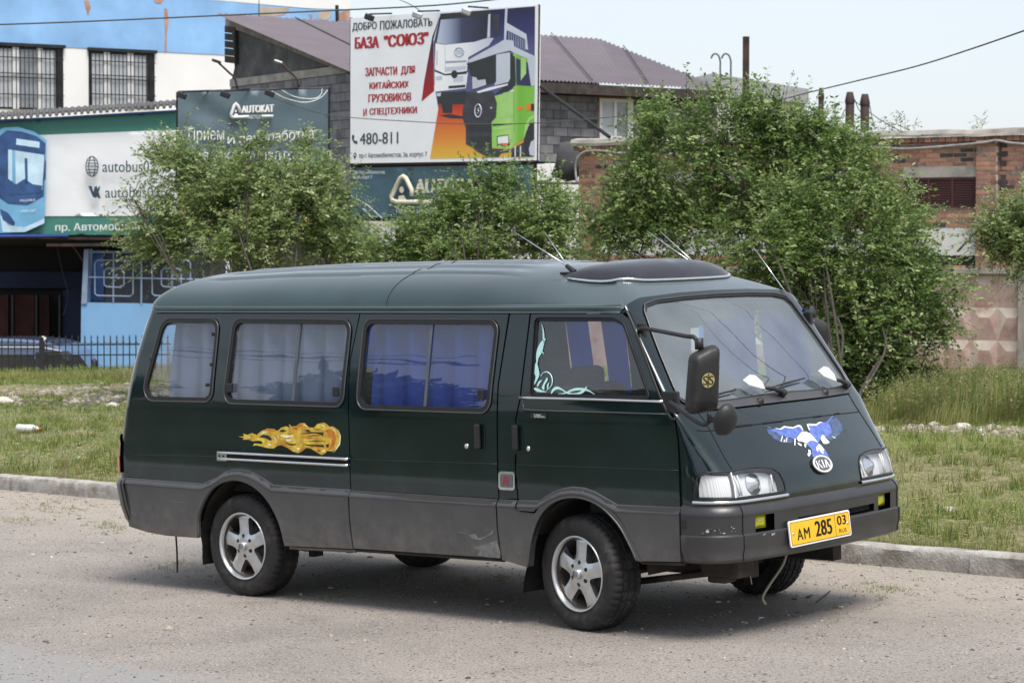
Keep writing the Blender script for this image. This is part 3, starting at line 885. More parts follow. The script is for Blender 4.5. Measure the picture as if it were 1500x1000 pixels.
# ================================================================ BACKGROUND
class Wall:
    """vertical plane; a along u, height z, d outward toward the camera"""
    def __init__(s, P, yaw):
        s.P = np.array([P[0], P[1], 0.0]); s.u = np.array([math.cos(yaw), math.sin(yaw), 0]); s.z = np.array([0, 0, 1.0])
        s.n = np.cross(s.u, s.z); s.n = s.n if np.dot(s.n, -s.P) > 0 else -s.n
    def at(s, px, d=0.0):
        Q = on_plane(px, s.P + s.n * d, s.n); return float(np.dot(Q - s.P, s.u)), float(Q[2])
    def p(s, a, z, d=0.0): return s.P + s.u * a + s.z * z + s.n * d
    def box(s, a0, a1, z0, z1, d0, d1): return obox(s.P, s.u, s.n, s.z, (a0, d0, z0), (a1, d1, z1))
    def poly(s, pts, d, d2=None):
        """polygon (a, z) at depth d; with d2 an extruded slab"""
        n = len(pts)
        A = sum(pts[i][0] * pts[(i + 1) % n][1] - pts[(i + 1) % n][0] * pts[i][1] for i in range(n))
        if A * np.dot(np.cross(s.u, s.z), s.n) < 0: pts = pts[::-1]
        V = [s.p(a, z, d) for a, z in pts]
        if d2 is None: return V, [tuple(range(n))]
        V += [s.p(a, z, d2) for a, z in pts]
        return V, [tuple(range(n)), tuple(range(2 * n - 1, n - 1, -1))] + [(i, i + n, (i + 1) % n + n, (i + 1) % n) for i in range(n)]
    def ppx(s, pxs, d, d2=None): return s.poly([s.at(q, d) for q in pxs], d, d2)
    def tri_poly(s, pts, d):
        """filled concave polygon"""
        vo, tr = cdt(np.array(pts), (), 10, 10)
        V = np.array([s.p(a, z, d) for a, z in vo])
        if np.dot(np.cross(V[tr[0][1]] - V[tr[0][0]], V[tr[0][2]] - V[tr[0][0]]), s.n) < 0: tr = tr[:, ::-1]
        return V, [tuple(t) for t in tr]
    def text(s, t, quad, d, bold=0.0):
        """quad in pixels: bottom-left, bottom-right, top-right, top-left"""
        return text_on([s.p(*s.at(q, d), d) for q in quad], t, bold)
U_RIGHT = lambda w_: w_

pm('brick_red', (.33, .16, .115), rough=.9, var=.22, vs=5, col2=(.26, .15, .11), thr=(.45, .62), vs2=3, bump=.3, bs=40)
pm('brick_dark', (.06, .045, .042), rough=.8, var=.3, vs=9)
pm('brick_orange', (.41, .21, .14), rough=.9, var=.2, vs=6)
pm('brick_brown', (.21, .10, .075), rough=.9, var=.2, vs=6, col2=(.30, .26, .23), thr=(.5, .65), vs2=8)
pm('mortar', (.50, .46, .42), rough=.95, var=.25, vs=6, bump=.4, bs=30)
pm('concrete', (.36, .34, .31), rough=.92, var=.22, vs=3, col2=(.22, .20, .185), thr=(.5, .7), vs2=2.5, bump=.35, bs=20)
pm('concrete_white', (.58, .58, .57), rough=.9, var=.12, vs=2, col2=(.36, .36, .35), thr=(.52, .72), vs2=1.6)
pm('block_grey', (.145, .145, .16), rough=.92, var=.28, vs=3.5, col2=(.17, .17, .185), thr=(.5, .62), vs2=2.5, bump=.4, bs=25)
pm('block_mid', (.20, .20, .22), rough=.92, var=.25, vs=4, bump=.4, bs=25)
pm('block_dark', (.075, .075, .082), rough=.92, var=.25, vs=4, bump=.4, bs=25)
pm('block_joint', (.06, .058, .06), rough=.95, var=.3, vs=8)
pm('felt', (.085, .085, .09), rough=.85, var=.35, vs=2.2, bump=.6, bs=3, dist=.1, col2=(.13, .13, .13), thr=(.5, .7), vs2=2)
pm('roof_purple', (.155, .130, .15), rough=.6, metal=.0, var=.08, vs=1.5)
pm('wood_dark', (.045, .035, .03), rough=.85, var=.4, vs=7)
pm('wood_grey', (.22, .20, .18), rough=.9, var=.3, vs=5)
pm('maroon', (.06, .017, .020), rough=.6, var=.2, vs=6)
pm('rust', (.05, .026, .02), rough=.8, var=.5, vs=3, col2=(.028, .02, .02), thr=(.4, .6), vs2=2)
pm('steel_dark', (.03, .03, .035), rough=.55, metal=.5, var=.3, vs=6)
pm('steel_green', (.10, .14, .13), rough=.5, metal=.4, var=.2)
pm('tube_silver', (.42, .42, .42), rough=.35, metal=.7, var=.25, vs=8)
pm('wire', (.05, .055, .06), rough=.6, var=.1)
pm('white_wall', (.80, .80, .80), rough=.85, var=.05, vs=.8, col2=(.62, .62, .60), thr=(.6, .85), vs2=.5)
pm('blue_wall', (.24, .44, .74), rough=.85, var=.14, vs=.9, col2=(.28, .52, .84), thr=(.45, .7), vs2=.35)
pm('plaster_bare', (.42, .36, .30), rough=.9, var=.2, vs=2); pm('brick_patch', (.44, .26, .19), rough=.9, var=.3, vs=3)
pm('pvc_white', (.72, .73, .74), rough=.4, var=.04)
pm('pane_grey', (.22, .24, .27), rough=.12, var=.35, vs=1.2, spec=.8)
pm('pane_dark', (.05, .055, .065), rough=.10, var=.4, vs=1.2, spec=.8)
pm('blind_white', (.50, .53, .57), rough=.6, var=.08)
pm('slate_fibre', (.10, .10, .10), rough=.9, var=.3, vs=4)
pm('blue_booth', (.22, .43, .70), rough=.7, var=.08, vs=1.2, col2=(.45, .50, .55), thr=(.66, .74), vs2=1.3)
pm('blue_trim', (.03, .09, .38), rough=.6, var=.2)
pm('grille_blue', (.26, .34, .48), rough=.5, var=.15)
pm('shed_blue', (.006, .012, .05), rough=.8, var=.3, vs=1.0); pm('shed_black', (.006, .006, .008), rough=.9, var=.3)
pm('shed_red', (.035, .008, .008), rough=.9, var=.5, vs=3)
pm('ban_green', (.055, .22, .18), rough=.55, var=.07, vs=.8, bump=.35, bs=1.2, dist=.06)
pm('ban_white', (.80, .82, .85), rough=.55, var=.03, vs=.8, bump=.35, bs=1.2, dist=.06)
pm('ban_slate', (.09, .135, .165), rough=.5, var=.10, vs=.7, bump=.5, bs=1.1, dist=.08)
pm('ban_teal', (.055, .12, .165), rough=.5, var=.18, vs=1.2, bump=.6, bs=1.6, dist=.08)
pm('ink_navy', (.025, .055, .085), rough=.5); pm('ink_white', (.78, .79, .80), rough=.5, var=.03)
pm('ink_cream', (.66, .62, .50), rough=.5, var=.08); pm('ink_red', (.42, .018, .035), rough=.5, var=.05)
pm('ink_black', (.025, .03, .035), rough=.4); pm('ink_dkblue', (.03, .035, .11), rough=.4, var=.2, vs=2)
pm('print_white', (.84, .86, .90), rough=.45, var=.02); pm('print_pale', (.55, .60, .70), rough=.45, var=.08, vs=2); pm('print_steel', (.30, .34, .45), rough=.45, var=.15, vs=3)
pm('print_green', (.14, .42, .035), rough=.45, var=.12, vs=2); pm('print_green_light', (.38, .66, .20), rough=.45, var=.1, vs=3); pm('print_grey', (.045, .045, .06), rough=.45, var=.3, vs=5)
pm('print_orange', (.75, .22, .02), rough=.5)
pm('bus_sky', (.16, .40, .62), rough=.45, var=.15, vs=2); pm('bus_deep', (.03, .08, .22), rough=.45, var=.35, vs=3); pm('bus_pale', (.50, .68, .82), rough=.45, var=.2, vs=3)
pm('banner_yellow', (.50, .47, .12), rough=.6, var=.1); pm('banner_blue', (.03, .06, .5), rough=.6)
pm('shack_white', (.78, .78, .77), rough=.7, var=.05, vs=1)
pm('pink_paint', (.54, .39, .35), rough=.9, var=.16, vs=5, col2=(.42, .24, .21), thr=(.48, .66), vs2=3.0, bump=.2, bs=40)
pm('cream_facet', (.60, .51, .44), rough=.9, var=.14, vs=4, col2=(.46, .33, .28), thr=(.5, .7), vs2=3)

# gradients printed on the hoarding (flat print)
def ramp_mat(name, stops, zlo, zhi, ax=2):
    m, t, p, o = nmat(name); N, L = t.nodes.new, t.links.new
    g = N('ShaderNodeNewGeometry'); s = N('ShaderNodeSeparateXYZ'); L(g.outputs['Position'], s.inputs[0])
    mr = N('ShaderNodeMapRange'); mr.inputs[1].default_value = zlo; mr.inputs[2].default_value = zhi; L(s.outputs[ax], mr.inputs[0])
    r = N('ShaderNodeValToRGB'); e = r.color_ramp.elements
    while len(e) < len(stops): e.new(.5)
    for k, (pp, c) in enumerate(stops): e[k].position = pp; e[k].color = (*c, 1)
    L(mr.outputs[0], r.inputs[0]); L(r.outputs[0], p.inputs['Base Color']); p.inputs['Roughness'].default_value = .45
    M[name] = m

def part_loop(name, parent, items, nmax=300, stuff_name=None):
    """items: list of (G, mat); first nmax as single parts, the rest joined per material as stuff parts"""
    for G, m in items[:nmax]:
        mk(name, G, m, parent)
    rest = {}
    for G, m in items[nmax:]: rest.setdefault(m, []).append(G)
    for m, gs_ in rest.items():
        V = np.concatenate([np.asarray(g[0], float) for g in gs_]); F = []
        n0 = 0
        for g in gs_:
            F += [tuple(i + n0 for i in f) for f in g[1]]; n0 += len(g[0])
        o = mk((stuff_name or name), (V, F), m, parent); o['kind'] = 'stuff'
def masonry(wl, parent, a0, a1, z0, z1, L_, H_, joint, mats, holes=(), d=.03, near='right', seed=1, nmax=300, name='brick', shape=None, backmat='mortar', jit=.004):
    r = np.random.RandomState(seed); items = []; row = 0; z = z0
    while z < z1 - H_ * .3:
        a = a0 - (L_ / 2 if row % 2 else 0)
        zt = min(z + H_ - joint, z1)
        while a < a1:
            b0, b1 = max(a, a0), min(a + L_ - joint, a1)
            segs = [(b0, b1)]
            zc = (z + zt) / 2
            for h in holes:
                if h[2] < zc < h[3]:
                    ns = []
                    for s0, s1 in segs:
                        if h[1] <= s0 or h[0] >= s1: ns.append((s0, s1)); continue
                        if h[0] > s0: ns.append((s0, h[0]))
                        if h[1] < s1: ns.append((h[1], s1))
                    segs = ns
            for s0, s1 in segs:
                if s1 - s0 < L_ * .12: continue
                if shape and not shape((s0 + s1) / 2, zc): continue
                m = mats[min(len(mats) - 1, int(len(mats) * r.uniform() ** 1.5))]
                dj = r.uniform(-jit, jit)
                items.append((wl.box(s0, s1, z, zt, -.02, d + dj), m, s0))
            a += L_
        z += H_; row += 1
    items.sort(key=lambda q: -q[2] if near == 'right' else q[2])
    part_loop(name, parent, [(g, m) for g, m, _ in items], nmax)
    return len(items)

# ---------------------------------------------------------------- brick building on the right
BW = Wall((8.893, 42.0), math.radians(-30))
bb = empty('brick_building', (8.893, 42.0, 0)); bb_off = np.array([8.893, 42.0, 0.0])
tag(bb, 'low red brick building with maroon louvred openings behind the biggest bush', 'building')
def finish(parent):
    """children were built in world coordinates: compensate the parent's transform"""
    inv = parent.matrix_basis.inverted()
    for ch in _kids.get(parent.name, []): ch.matrix_parent_inverse = inv
aL = BW.at((848, 300))[0]; aR = BW.at((1560, 300))[0]
zT = BW.at((1500, 199))[1]; zB = -1.0
holes = []
def wpx(wl, x0, y0, x1, y1):
    """pixel rectangle -> (a0, a1, z0, z1) on a wall, taken at its right edge"""
    a0 = wl.at((x0, (y0 + y1) / 2))[0]; a1, zt = wl.at((x1, y0)); _, zb = wl.at((x1, y1)); return [a0, a1, zb, zt]
L1 = wpx(BW, 1325, 259, 1433, 304); Lm = wpx(BW, 1060, 268, 1250, 305); L3 = wpx(BW, 912, 268, 1040, 300)
Lm[2:] = L1[2:]; L3[2:] = L1[2:]
lint = [(l[0] - .02, l[1] + .02, l[3], l[3] + .19) for l in (L1, Lm, L3)]
whp = wpx(BW, 1200, 334, 1433, 374); whp2 = [BW.at((880, 340))[0], BW.at((1130, 340))[0], whp[2], whp[3]]
ledge_z = BW.at((1433, 394))[1]
gap = [whp[0], whp[1], whp[2] - .20, whp[2]]
holes = [tuple(l) for l in (L1, Lm, L3)] + lint + [tuple(whp), tuple(whp2), tuple(gap)]
aP0, aP1 = BW.at((1433, 300))[0], BW.at((1462, 300))[0]
mk('wall', join(BW.box(aL, aR, zB, zT, -.30, -.005), BW.box(aL, aL + .3, zB, zT, -6, -.30)), 'mortar', bb)
nb = masonry(BW, bb, aL, aR, ledge_z, zT - .07, .250, .082, .019, ['brick_red', 'brick_red', 'brick_orange', 'brick_brown', 'brick_dark'], holes, seed=5, d=.012)
masonry(BW, bb, aP0, aP1, ledge_z, zT - .07, .250, .082, .019, ['brick_red', 'brick_orange', 'brick_brown'], (), seed=6, d=.13, nmax=0, name='pilaster_brick')
mk('pilaster', BW.box(aP0, aP1, ledge_z, zT - .07, -.01, .115), 'mortar', bb)
# corbel course of headers and the broken concrete coping
items = []; a = aL - .08; r_ = np.random.RandomState(2)
while a < aR:
    wd = .12 * r_.uniform(.95, 1.1); items.append((BW.box(a, a + wd - .012, zT - .075, zT + .012, -.1, .085 + r_.uniform(-.01, .01)), ['brick_red', 'brick_orange', 'brick_brown', 'brick_red'][r_.randint(4)])); a += wd
part_loop('cornice_brick', bb, items[::-1], 40)
na = 90; aa = np.linspace(aL - .12, aR, na)
GP = np.stack([[BW.p(a, zT + z_ + .018 * float(fbm(a * 3, k * .9, 1.5, 3)), d_ + .02 * float(fbm(a * 4, k * 1.7, 1.2, 5))) for a in aa] for k, (z_, d_) in enumerate(((.012, .12), (.06, .125), (.13, .10), (.15, -.1), (.16, -.5)))])
mk('coping', grid(GP), 'concrete', bb, smooth=False)
for l in (L1, Lm, L3):
    lv = empty('louvre_window', parent=bb)
    a0, a1, z0, z1 = l
    mk('frame', join(BW.box(a0, a1, z1 - .035, z1, -.1, .035), BW.box(a0, a1, z0, z0 + .035, -.1, .035), *[BW.box(x_ - .02, x_ + .02, z0 + .035, z1 - .035, -.1, .033) for x_ in np.linspace(a0 + .02, a1 - .02, 4)]), 'maroon', lv)
    for z_ in np.arange(z0 + .05, z1 - .05, .042):
        mk('louvre', BW.box(a0 + .02, a1 - .02, z_, z_ + .027, .004, .012 + .008), 'maroon', lv)
    mk('backing', BW.box(a0, a1, z0, z1, -.02, .002), 'shed_black', lv)
for l in lint: mk('lintel', BW.box(l[0], l[1], l[2], l[3], -.02, .03), 'concrete', bb)
for wp_ in (whp, whp2): mk('concrete_infill', BW.box(wp_[0], wp_[1], wp_[2], wp_[3], -.05, .004), 'concrete_white', bb)
mk('gap', BW.box(gap[0], gap[1], gap[2], gap[3] , -.3, .001), 'shed_black', bb)
mk('ledge', BW.box(BW.at((1180, 398))[0], aR, ledge_z - .13, ledge_z, -.02, .35), 'concrete', bb)
# silver corrugated conduit
def tube_px(wl, pxs, r, d, n=6, amp=0):
    P = cat_rom([wl.p(*wl.at(q, d), d) for q in pxs], n); return P
cp_ = tube_px(BW, [(845, 268), (843, 245), (847, 230), (858, 222), (880, 221), (905, 224), (960, 226), (1020, 225), (1090, 224), (1180, 217), (1250, 214), (1290, 216), (1330, 218), (1400, 213), (1440, 209), (1460, 206), (1485, 210), (1540, 214)], .02, .16, 8)
rad = .022 + .004 * (np.arange(len(cp_)) % 2)
mk('conduit', tube(cp_, rad, 7), 'tube_silver', bb, smooth=True)
mk('wall_streak', BW.poly([(aP1 + .02, zT - .1), (aP1 + .16, zT - .1), (aP1 + .12, ledge_z + .5), (aP1 + .05, ledge_z + .5)], .0135), 'brick_dark', bb)  # darker vertical streak beside the pilaster, narrowing downward
finish(bb)
# broken grey lump at the left corner
o = mk('broken_masonry', (lambda V, F: (V * np.array([.34, .2, .42]) , F))(*rock_mesh(5, 2)), 'block_dark', loc=BW.p(*BW.at((833, 240), -.6), -.6)); tag(o, 'dark broken masonry lump at the left corner of the red brick building', 'rubble')
for i, (x0, y0, y1, cap) in enumerate(((1203, 129, 200, .8), (1245, 135, 200, 1), (1267, 138, 200, 1), (1197, 167, 205, .9))):
    D_ = 56.0; s_ = D_ / F_PX; P = at_y((x0, y0), D_); zb = at_y((x0, y1), D_)[2]; r = (4.0, 6.5, 6.6, 5.6)[i] * s_
    ch = empty('chimney_flue', P * np.array([1, 1, 0]) + np.array([0, 0, zb - 1]))
    h = P[2] - zb + 1
    mk('pipe', lathe([(r, 0), (r, h - .2), (r * .9, h - .19)], 16), 'rust', ch, smooth=True)
    if i < 3: mk('hood', lathe([(r * 1.12, h - .26), (r * 1.14, h - .20), (r * .72, h), (r * .6, h)], 16), 'rust', ch, smooth=True)
    else: mk('cap', lathe([(r * 1.05, h - .12), (r * 1.05, h), (0, h)], 16), 'rust', ch, smooth=True)
    tag(ch, ('thin leftmost flue pipe with conical cap above the brick building', 'middle thick flue with tapered rusty hood on the skyline', 'rightmost thick flue with tapered rusty hood on the skyline', 'short capped flue half hidden behind the bush')[i], 'chimney', 'rusty flues above the brick building')
# guy wires of the flues
for k, (p, q) in enumerate((((1100 / 5 + 1030, 147), (1325, 196)), ((1252, 146), (1262, 166)), ((1238, 160), (1222, 186)), ((1274, 155), (1282, 190)), ((1206, 140), (1188, 182)))):
    A, B = at_y(p, 56.0), at_y(q, 56.0)
    tag(mk('guy_wire', tube([A, (A + B) / 2 - np.array([0, 0, .05]), B], .010, 5), 'wire'), ('long guy wire falling to the right of the flues', 'guy wire slung between the two thick flues', 'guy wire falling left from the middle flue', 'short guy wire at the right side of the rightmost flue', 'guy wire falling left from the thin flue')[k], 'wire', 'guy wires of the flues')
# ---------------------------------------------------------------- rusty mast and hooked ladder rails
D_ = 60.5; s_ = D_ / F_PX
A = at_y((1092.5, 54), D_); B = at_y((1092.5, 150), D_)
o = mk('rusty_mast', mv(box((0, 0, (A[2] - B[2]) / 2), (9.0 * s_, 9 * s_, A[2] - B[2])), B), 'rust'); tag(o, 'tall square rusty mast standing behind the purple roof', 'mast')
lad = empty('ladder', at_y((1063, 125), 59.0))
for x in (1055, 1070.5):
    P_ = [at_y(p, 59.0) for p in ((x, 135), (x, 100), (x, 90), (x - 2.5, 82), (x - 7, 79), (x - 11, 81), (x - 13.5, 86))]
    mk('rail', tube(cat_rom(P_, 4), .022, 7), 'steel_green', lad, smooth=True)
for y_ in (116, 128): mk('rung', tube([at_y((1055, y_), 59.0), at_y((1070.5, y_), 59.0)], .018, 6), 'rust', lad)
finish(lad); tag(lad, 'steel ladder with two hooked handrails over the purple roof edge', 'ladder')
# pale plant building behind
PB = Wall((.0, 72.0), math.radians(14))
pb = empty('plant_building', (5, 72, 0))
q = [PB.at(p) for p in ((1042, 108), (1060, 111), (1183, 131), (1183, 152), (1042, 140))]
mk('tank_roof', PB.poly(q, 0.1, -3.0), 'print_steel' if False else 'tube_silver', pb)
mk('wall', PB.ppx([(1042, 143), (1180, 151), (1179, 300), (1042, 300)], 0, -3), 'concrete_white', pb)
for x in (1137, 1152, 1168): mk('panel_joint', PB.ppx([(x, 150), (x + 1.2, 150), (x + 1.2, 240), (x, 240)], .02), 'concrete', pb)
for x in (1140, 1158, 1172): mk('rust_streak', PB.ppx([(x, 150), (x + 6, 151), (x + 3, 172)], .015), 'plaster_bare', pb)
finish(pb); tag(pb, 'pale panelled plant building with grey sloping tank roof behind the bush', 'building')

# ---------------------------------------------------------------- cinder-block building with the purple roof
GW = Wall((-3.6, 54.0), math.atan2(6, 8.8))
yawg = math.atan2(6, 8.8); nd = np.array([-math.sin(yawg), math.cos(yawg), 0])
GL = Wall((-3.6, 54.0), yawg + math.pi / 2)          # gable wall running left and away
gb = empty('block_building', (-3.6, 54, 0)); tag(gb, 'dark cinder-block building under a purple corrugated metal roof', 'building')
zE = 6.0
wnd = wpx(GW, 877, 146, 926, 205)
zwt = GW.at((1057, 140))[1]
aGR = GW.at((1050, 160))[0]
mk('wall', join(GW.box(0, aGR, -1, zE - .1, -.4, -.004)), 'block_joint', gb)
a0g = GW.at((780, 200))[0]
n_ = masonry(GW, gb, a0g, aGR, GW.at((800, 237))[1], zE - .35, .40, .205, .014, ['block_grey', 'block_mid', 'block_dark'], [tuple(wnd)], near='left', seed=9, d=.012, name='block', nmax=220)
wf_ = empty('window', parent=gb)
w0, w1, wz0, wz1 = wnd
mk('foam_edge', join(GW.box(w0 - .05, w1 + .05, wz1, wz1 + .05, -.02, .02), GW.box(w0 - .05, w0, wz0, wz1, -.02, .02), GW.box(w1, w1 + .05, wz0, wz1, -.02, .02)), 'brick_brown', wf_)
t_ = .075
mk('frame', join(GW.box(w0, w1, wz1 - t_, wz1, -.06, .04), GW.box(w0, w1, wz0, wz0 + t_, -.06, .04), *[GW.box(x_ - t_ / 2, x_ + t_ / 2, wz0, wz1, -.06, .045) for x_ in (w0 + t_ / 2, w0 + (w1 - w0) * .47, w1 - t_ / 2, w1 - t_ * 1.6)]), 'pvc_white', wf_)
mk('pane', GW.box(w0 + .03, w0 + (w1 - w0) * .47, wz0 + .02, wz1 - .02, -.03, .004), 'blind_white', wf_); mk('pane', GW.box(w0 + (w1 - w0) * .47 + .002, w1 - .02, wz0 + .02, wz1 - .02, -.03, .004), 'pane_grey', wf_)
# left gable: cinder blocks, concrete band, felt
gLa = [GL.at((p, 140))[0] for p in (340, 490)]
sgL = 1 if GL.at((340, 140))[0] > GL.at((490, 140))[0] else -1
amin, amax = sorted((0.0, GL.at((338, 120))[0]))
mk('gable_core', GL.box(amin, amax, -1, GL.at((487, 97))[1], -.3, -.004), 'block_joint', gb)
zb0 = GL.at((487, 110))[1]
masonry(GL, gb, amin, amax, zb0 - .205 * 16, zb0, .40, .205, .014, ['block_mid', 'block_grey', 'block_mid'], near='left' if sgL < 0 else 'right', seed=12, d=.012, name='block', nmax=80)
mk('concrete_band', GL.box(amin, amax, zb0, GL.at((487, 98))[1], -.1, .03), 'concrete', gb)
# felt-covered gable, rumpled
fel = [(340, 118), (345, 100), (343, 50), (341, 36), (400, 55), (460, 82), (508, 101), (508, 108), (487, 96)]
pts = [GL.at(p, -.02) for p in fel]
vo, tr = cdt(np.array(pts), (), .18, .15)
V = np.array([GL.p(a, z, -.02 + .05 * float(fbm(a * 1.6, z * 1.6, 1.2, 4))) for a, z in vo])
if np.dot(np.cross(V[tr[0][1]] - V[tr[0][0]], V[tr[0][2]] - V[tr[0][0]]), GL.n) < 0: tr = tr[:, ::-1]
mk('felt_cover', (V, [tuple(t) for t in tr]), 'felt', gb, smooth=True)
mk('verge_board', GL.poly([GL.at(p, .1) for p in ((330, 27), (330, 38), (400, 64), (508, 108), (512, 100), (420, 66))], .1, .02), 'wood_grey', gb)
for k in range(5): mk('gable_plank', GL.poly([GL.at(p, .12) for p in ((329, 38 + k * 11), (344, 40 + k * 11), (344, 49.5 + k * 11), (329, 47.5 + k * 11))], .12, .04), 'wood_dark', gb)
for p0, p1, p2, p3 in (((362, 38), (375, 44), (374, 50), (361, 44)), ((390, 49), (409, 56), (408, 61), (390, 55))): mk('felt_patch', GL.poly([GL.at(p, .05) for p in (p0, p1, p2, p3)], .06, .05), 'wood_grey', gb)
# corrugated roof: plane from eave to ridge, waves running down the slope
E0 = np.array([-3.6, 54, 0]) ; 
eL = GW.p(-.25, zE + .02, .55); eR = on_plane((1062, 131), GW.P + GW.n * .55, GW.n); eL = on_plane((513, 104), GW.P + GW.n * .55, GW.n)
rL = at_y((317, 20), 58.2); rR = at_y((878, 57), 64.8)
h1 = at_y((1062, 120), 61.2)
nw = 96
us = np.linspace(0, 1, nw * 2 + 1)
top, bot = [], []
upv = np.cross(eR - eL, rL - eL); upv /= np.linalg.norm(upv); upv = upv if upv[2] > 0 else -upv
Ltot = np.linalg.norm(eR - eL)
for i, u in enumerate(us):
    e = eL + (eR - eL) * u
    # ridge meets the hip at its right end
    f = u * Ltot
    rr_u = rL + (rR - rL) * min(1, u / .72)
    if u > .72:
        k = (u - .72) / .28; rr_u = rR + (eR + (eR - eL) * .002 - rR) * k
    off = upv * (.022 if i % 2 else -.022)
    bot.append(e + off); top.append(rr_u + off)
GP = np.stack([np.array(bot), (np.array(bot) + np.array(top)) / 2, np.array(top)])
G_ = grid(GP)
nn = np.cross(G_[0][G_[1][0][1]] - G_[0][G_[1][0][0]], G_[0][G_[1][0][2]] - G_[0][G_[1][0][0]])
rf = mk('roof', (G_[0], G_[1] if nn[2] > 0 else [f[::-1] for f in G_[1]]), 'roof_purple', gb)
# overlap seams between the sheets
for f in (.14, .30, .46, .62, .78, .92):
    i = int(f * nw * 2); A = GP[0, i] + upv * .05; B = GP[2, i] + upv * .05
    mk('sheet_seam', tube([A, B], .016, 4), 'steel_dark', gb)
for f in (.33, .66):
    A = GP[0] * (1 - f) + GP[2] * f
# fascia and soffit
dn = np.array([0, 0, -.28])
mk('fascia', join(grid(np.stack([np.array([eL, eR]) + np.array([0, 0, -.04]), np.array([eL, eR]) + dn]))), 'wood_dark', gb)
mk('soffit', grid(np.stack([np.array([eL, eR]) + dn, np.array([GW.p(-.2, zE - .3, 0), GW.p(aGR, zE - .3, 0)])])), 'wood_dark', gb)
rL2 = rL + (rR - rL) * .1; dz_ = np.array([0, 0, -.15]); mk('rear_wall', ([tuple(rL2 + dz_), tuple(rR + dz_), tuple(rR + dz_ * 50), tuple(rL2 + dz_ * 50)], [(0, 1, 2, 3)]), 'wood_dark', gb)
mk('side_wall', GW.box(aGR - .05, aGR, -1, zE - .3, -7, -.0), 'block_dark', gb)
finish(gb)
# white patched lower wall left of the brick building
WL = Wall((-.6, 50.5), math.radians(12))
ws = empty('white_shack', (0, 50.5, 0)); tag(ws, 'white panelled shack wall seen through the middle bush under the hoarding', 'shack')
for x0, y0, x1, y1 in ((520, 325, 860, 362), (786, 240, 856, 267), (786, 271, 862, 292), (560, 364, 862, 420), (784, 294, 862, 323)):
    a0, a1, z0, z1 = wpx(WL, x0, y0, x1, y1); mk('panel', WL.box(a0, a1, z0, z1, -.1, 0), 'shack_white', ws, bevel=.01)
a0, a1, z0, z1 = wpx(WL, 500, 238, 870, 430); mk('core', WL.box(a0, a1, -1, z1 - .6, -.6, -.11), 'steel_dark', ws)
mk('rail', WL.box(WL.at((540, 363))[0], WL.at((862, 363))[0], WL.at((700, 365))[1], WL.at((700, 362))[1], 0, .05), 'steel_dark', ws)
finish(ws)

# ---------------------------------------------------------------- the big hoarding
HW = Wall((.455, 46.0), math.radians(-39))
hz0, hz1 = HW.at((785, 236))[1], HW.at((786, 9))[1]
ramp_mat('print_fire', [(0, (.72, .50, .06)), (.35, (.72, .25, .04)), (.75, (.60, .06, .02)), (1, (.25, .01, .02))], HW.at((700, 234))[1], HW.at((700, 140))[1])
ramp_mat('print_red', [(0, (.40, .005, .01)), (.5, (.22, .01, .02)), (1, (.02, .015, .035))], HW.at((640, 150))[1], HW.at((640, 60))[1])
ramp_mat('print_night', [(0, (.10, .10, .25)), (.5, (.03, .035, .14)), (1, (.015, .015, .06))], HW.at((750, 80))[1], HW.at((750, 12))[1])
ramp_mat('print_glass', [(0, (.55, .62, .74)), (.25, (.30, .36, .52)), (.5, (.05, .055, .12)), (1, (.02, .02, .045))], *[float(HW.p(*HW.at(q_))[0]) for q_ in ((638, 40), (715, 40))], ax=0)
ramp_mat('print_cab', [(0, (.9, .92, .95)), (.6, (.80, .83, .89)), (1, (.55, .60, .72))], *[float(HW.p(*HW.at(q_))[0]) for q_ in ((640, 80), (715, 80))], ax=0)
ramp_mat('print_lime', [(0, (.30, .62, .12)), (.35, (.42, .70, .22)), (.6, (.18, .48, .05)), (1, (.22, .55, .08))], *[float(HW.p(*HW.at(q_))[0]) for q_ in ((725, 180), (785, 180))], ax=0)
hb = empty('hoarding', (.455, 46, 0)); tag(hb, 'large white hoarding with two lorries and red Cyrillic lettering on a dark frame', 'billboard')
mk('board', HW.ppx([(513, 239.5), (786, 235), (788.5, 8), (513.5, 27)], 0, -.08), 'print_white', hb)
mk('edge_frame', join(*[(lambda A, B: tube([A, B], .03, 6))(HW.p(*HW.at(p), -.03), HW.p(*HW.at(q), -.03)) for p, q in (((788, 7), (785, 237)), ((513, 241), (786, 237)), ((513, 26), (513, 241)))]), 'steel_dark', hb)
mk('shadow_gap', HW.ppx([(516, 242), (795, 237), (795, 240), (516, 246)], -.1, -.16), 'steel_dark', hb)
def HT(s_, x0, x1, yb0, yb1, yt0, yt1, mat, b=.0): mk('lettering', HW.text(s_, [(x0, yb0), (x1, yb1), (x1, yt1), (x0, yt0)], .004, b), mat, hb)
HT('ДОБРО', 516, 552, 47, 45, 34, 31.8, 'ink_navy', .03); HT('ПОЖАЛОВАТЬ', 556.5, 633.5, 44.5, 38, 31, 26.5, 'ink_navy', .03)
HT('БАЗА', 519.5, 555.5, 72, 70.5, 55, 53, 'ink_red', .07); HT('"СОЮЗ"', 562, 628, 70, 64.5, 52.5, 46.5, 'ink_red', .07)
HT('ЗАПЧАСТИ', 535, 582, 112, 110, 99.5, 97.5, 'ink_red', .05); HT('ДЛЯ', 587, 608, 111, 109.5, 97.5, 96.5, 'ink_red', .05)
HT('КИТАЙСКИХ', 541, 599, 131, 128.5, 118.5, 116, 'ink_red', .05); HT('ГРУЗОВИКОВ', 539.5, 602.5, 150.5, 147.5, 138.5, 135.5, 'ink_red', .05)
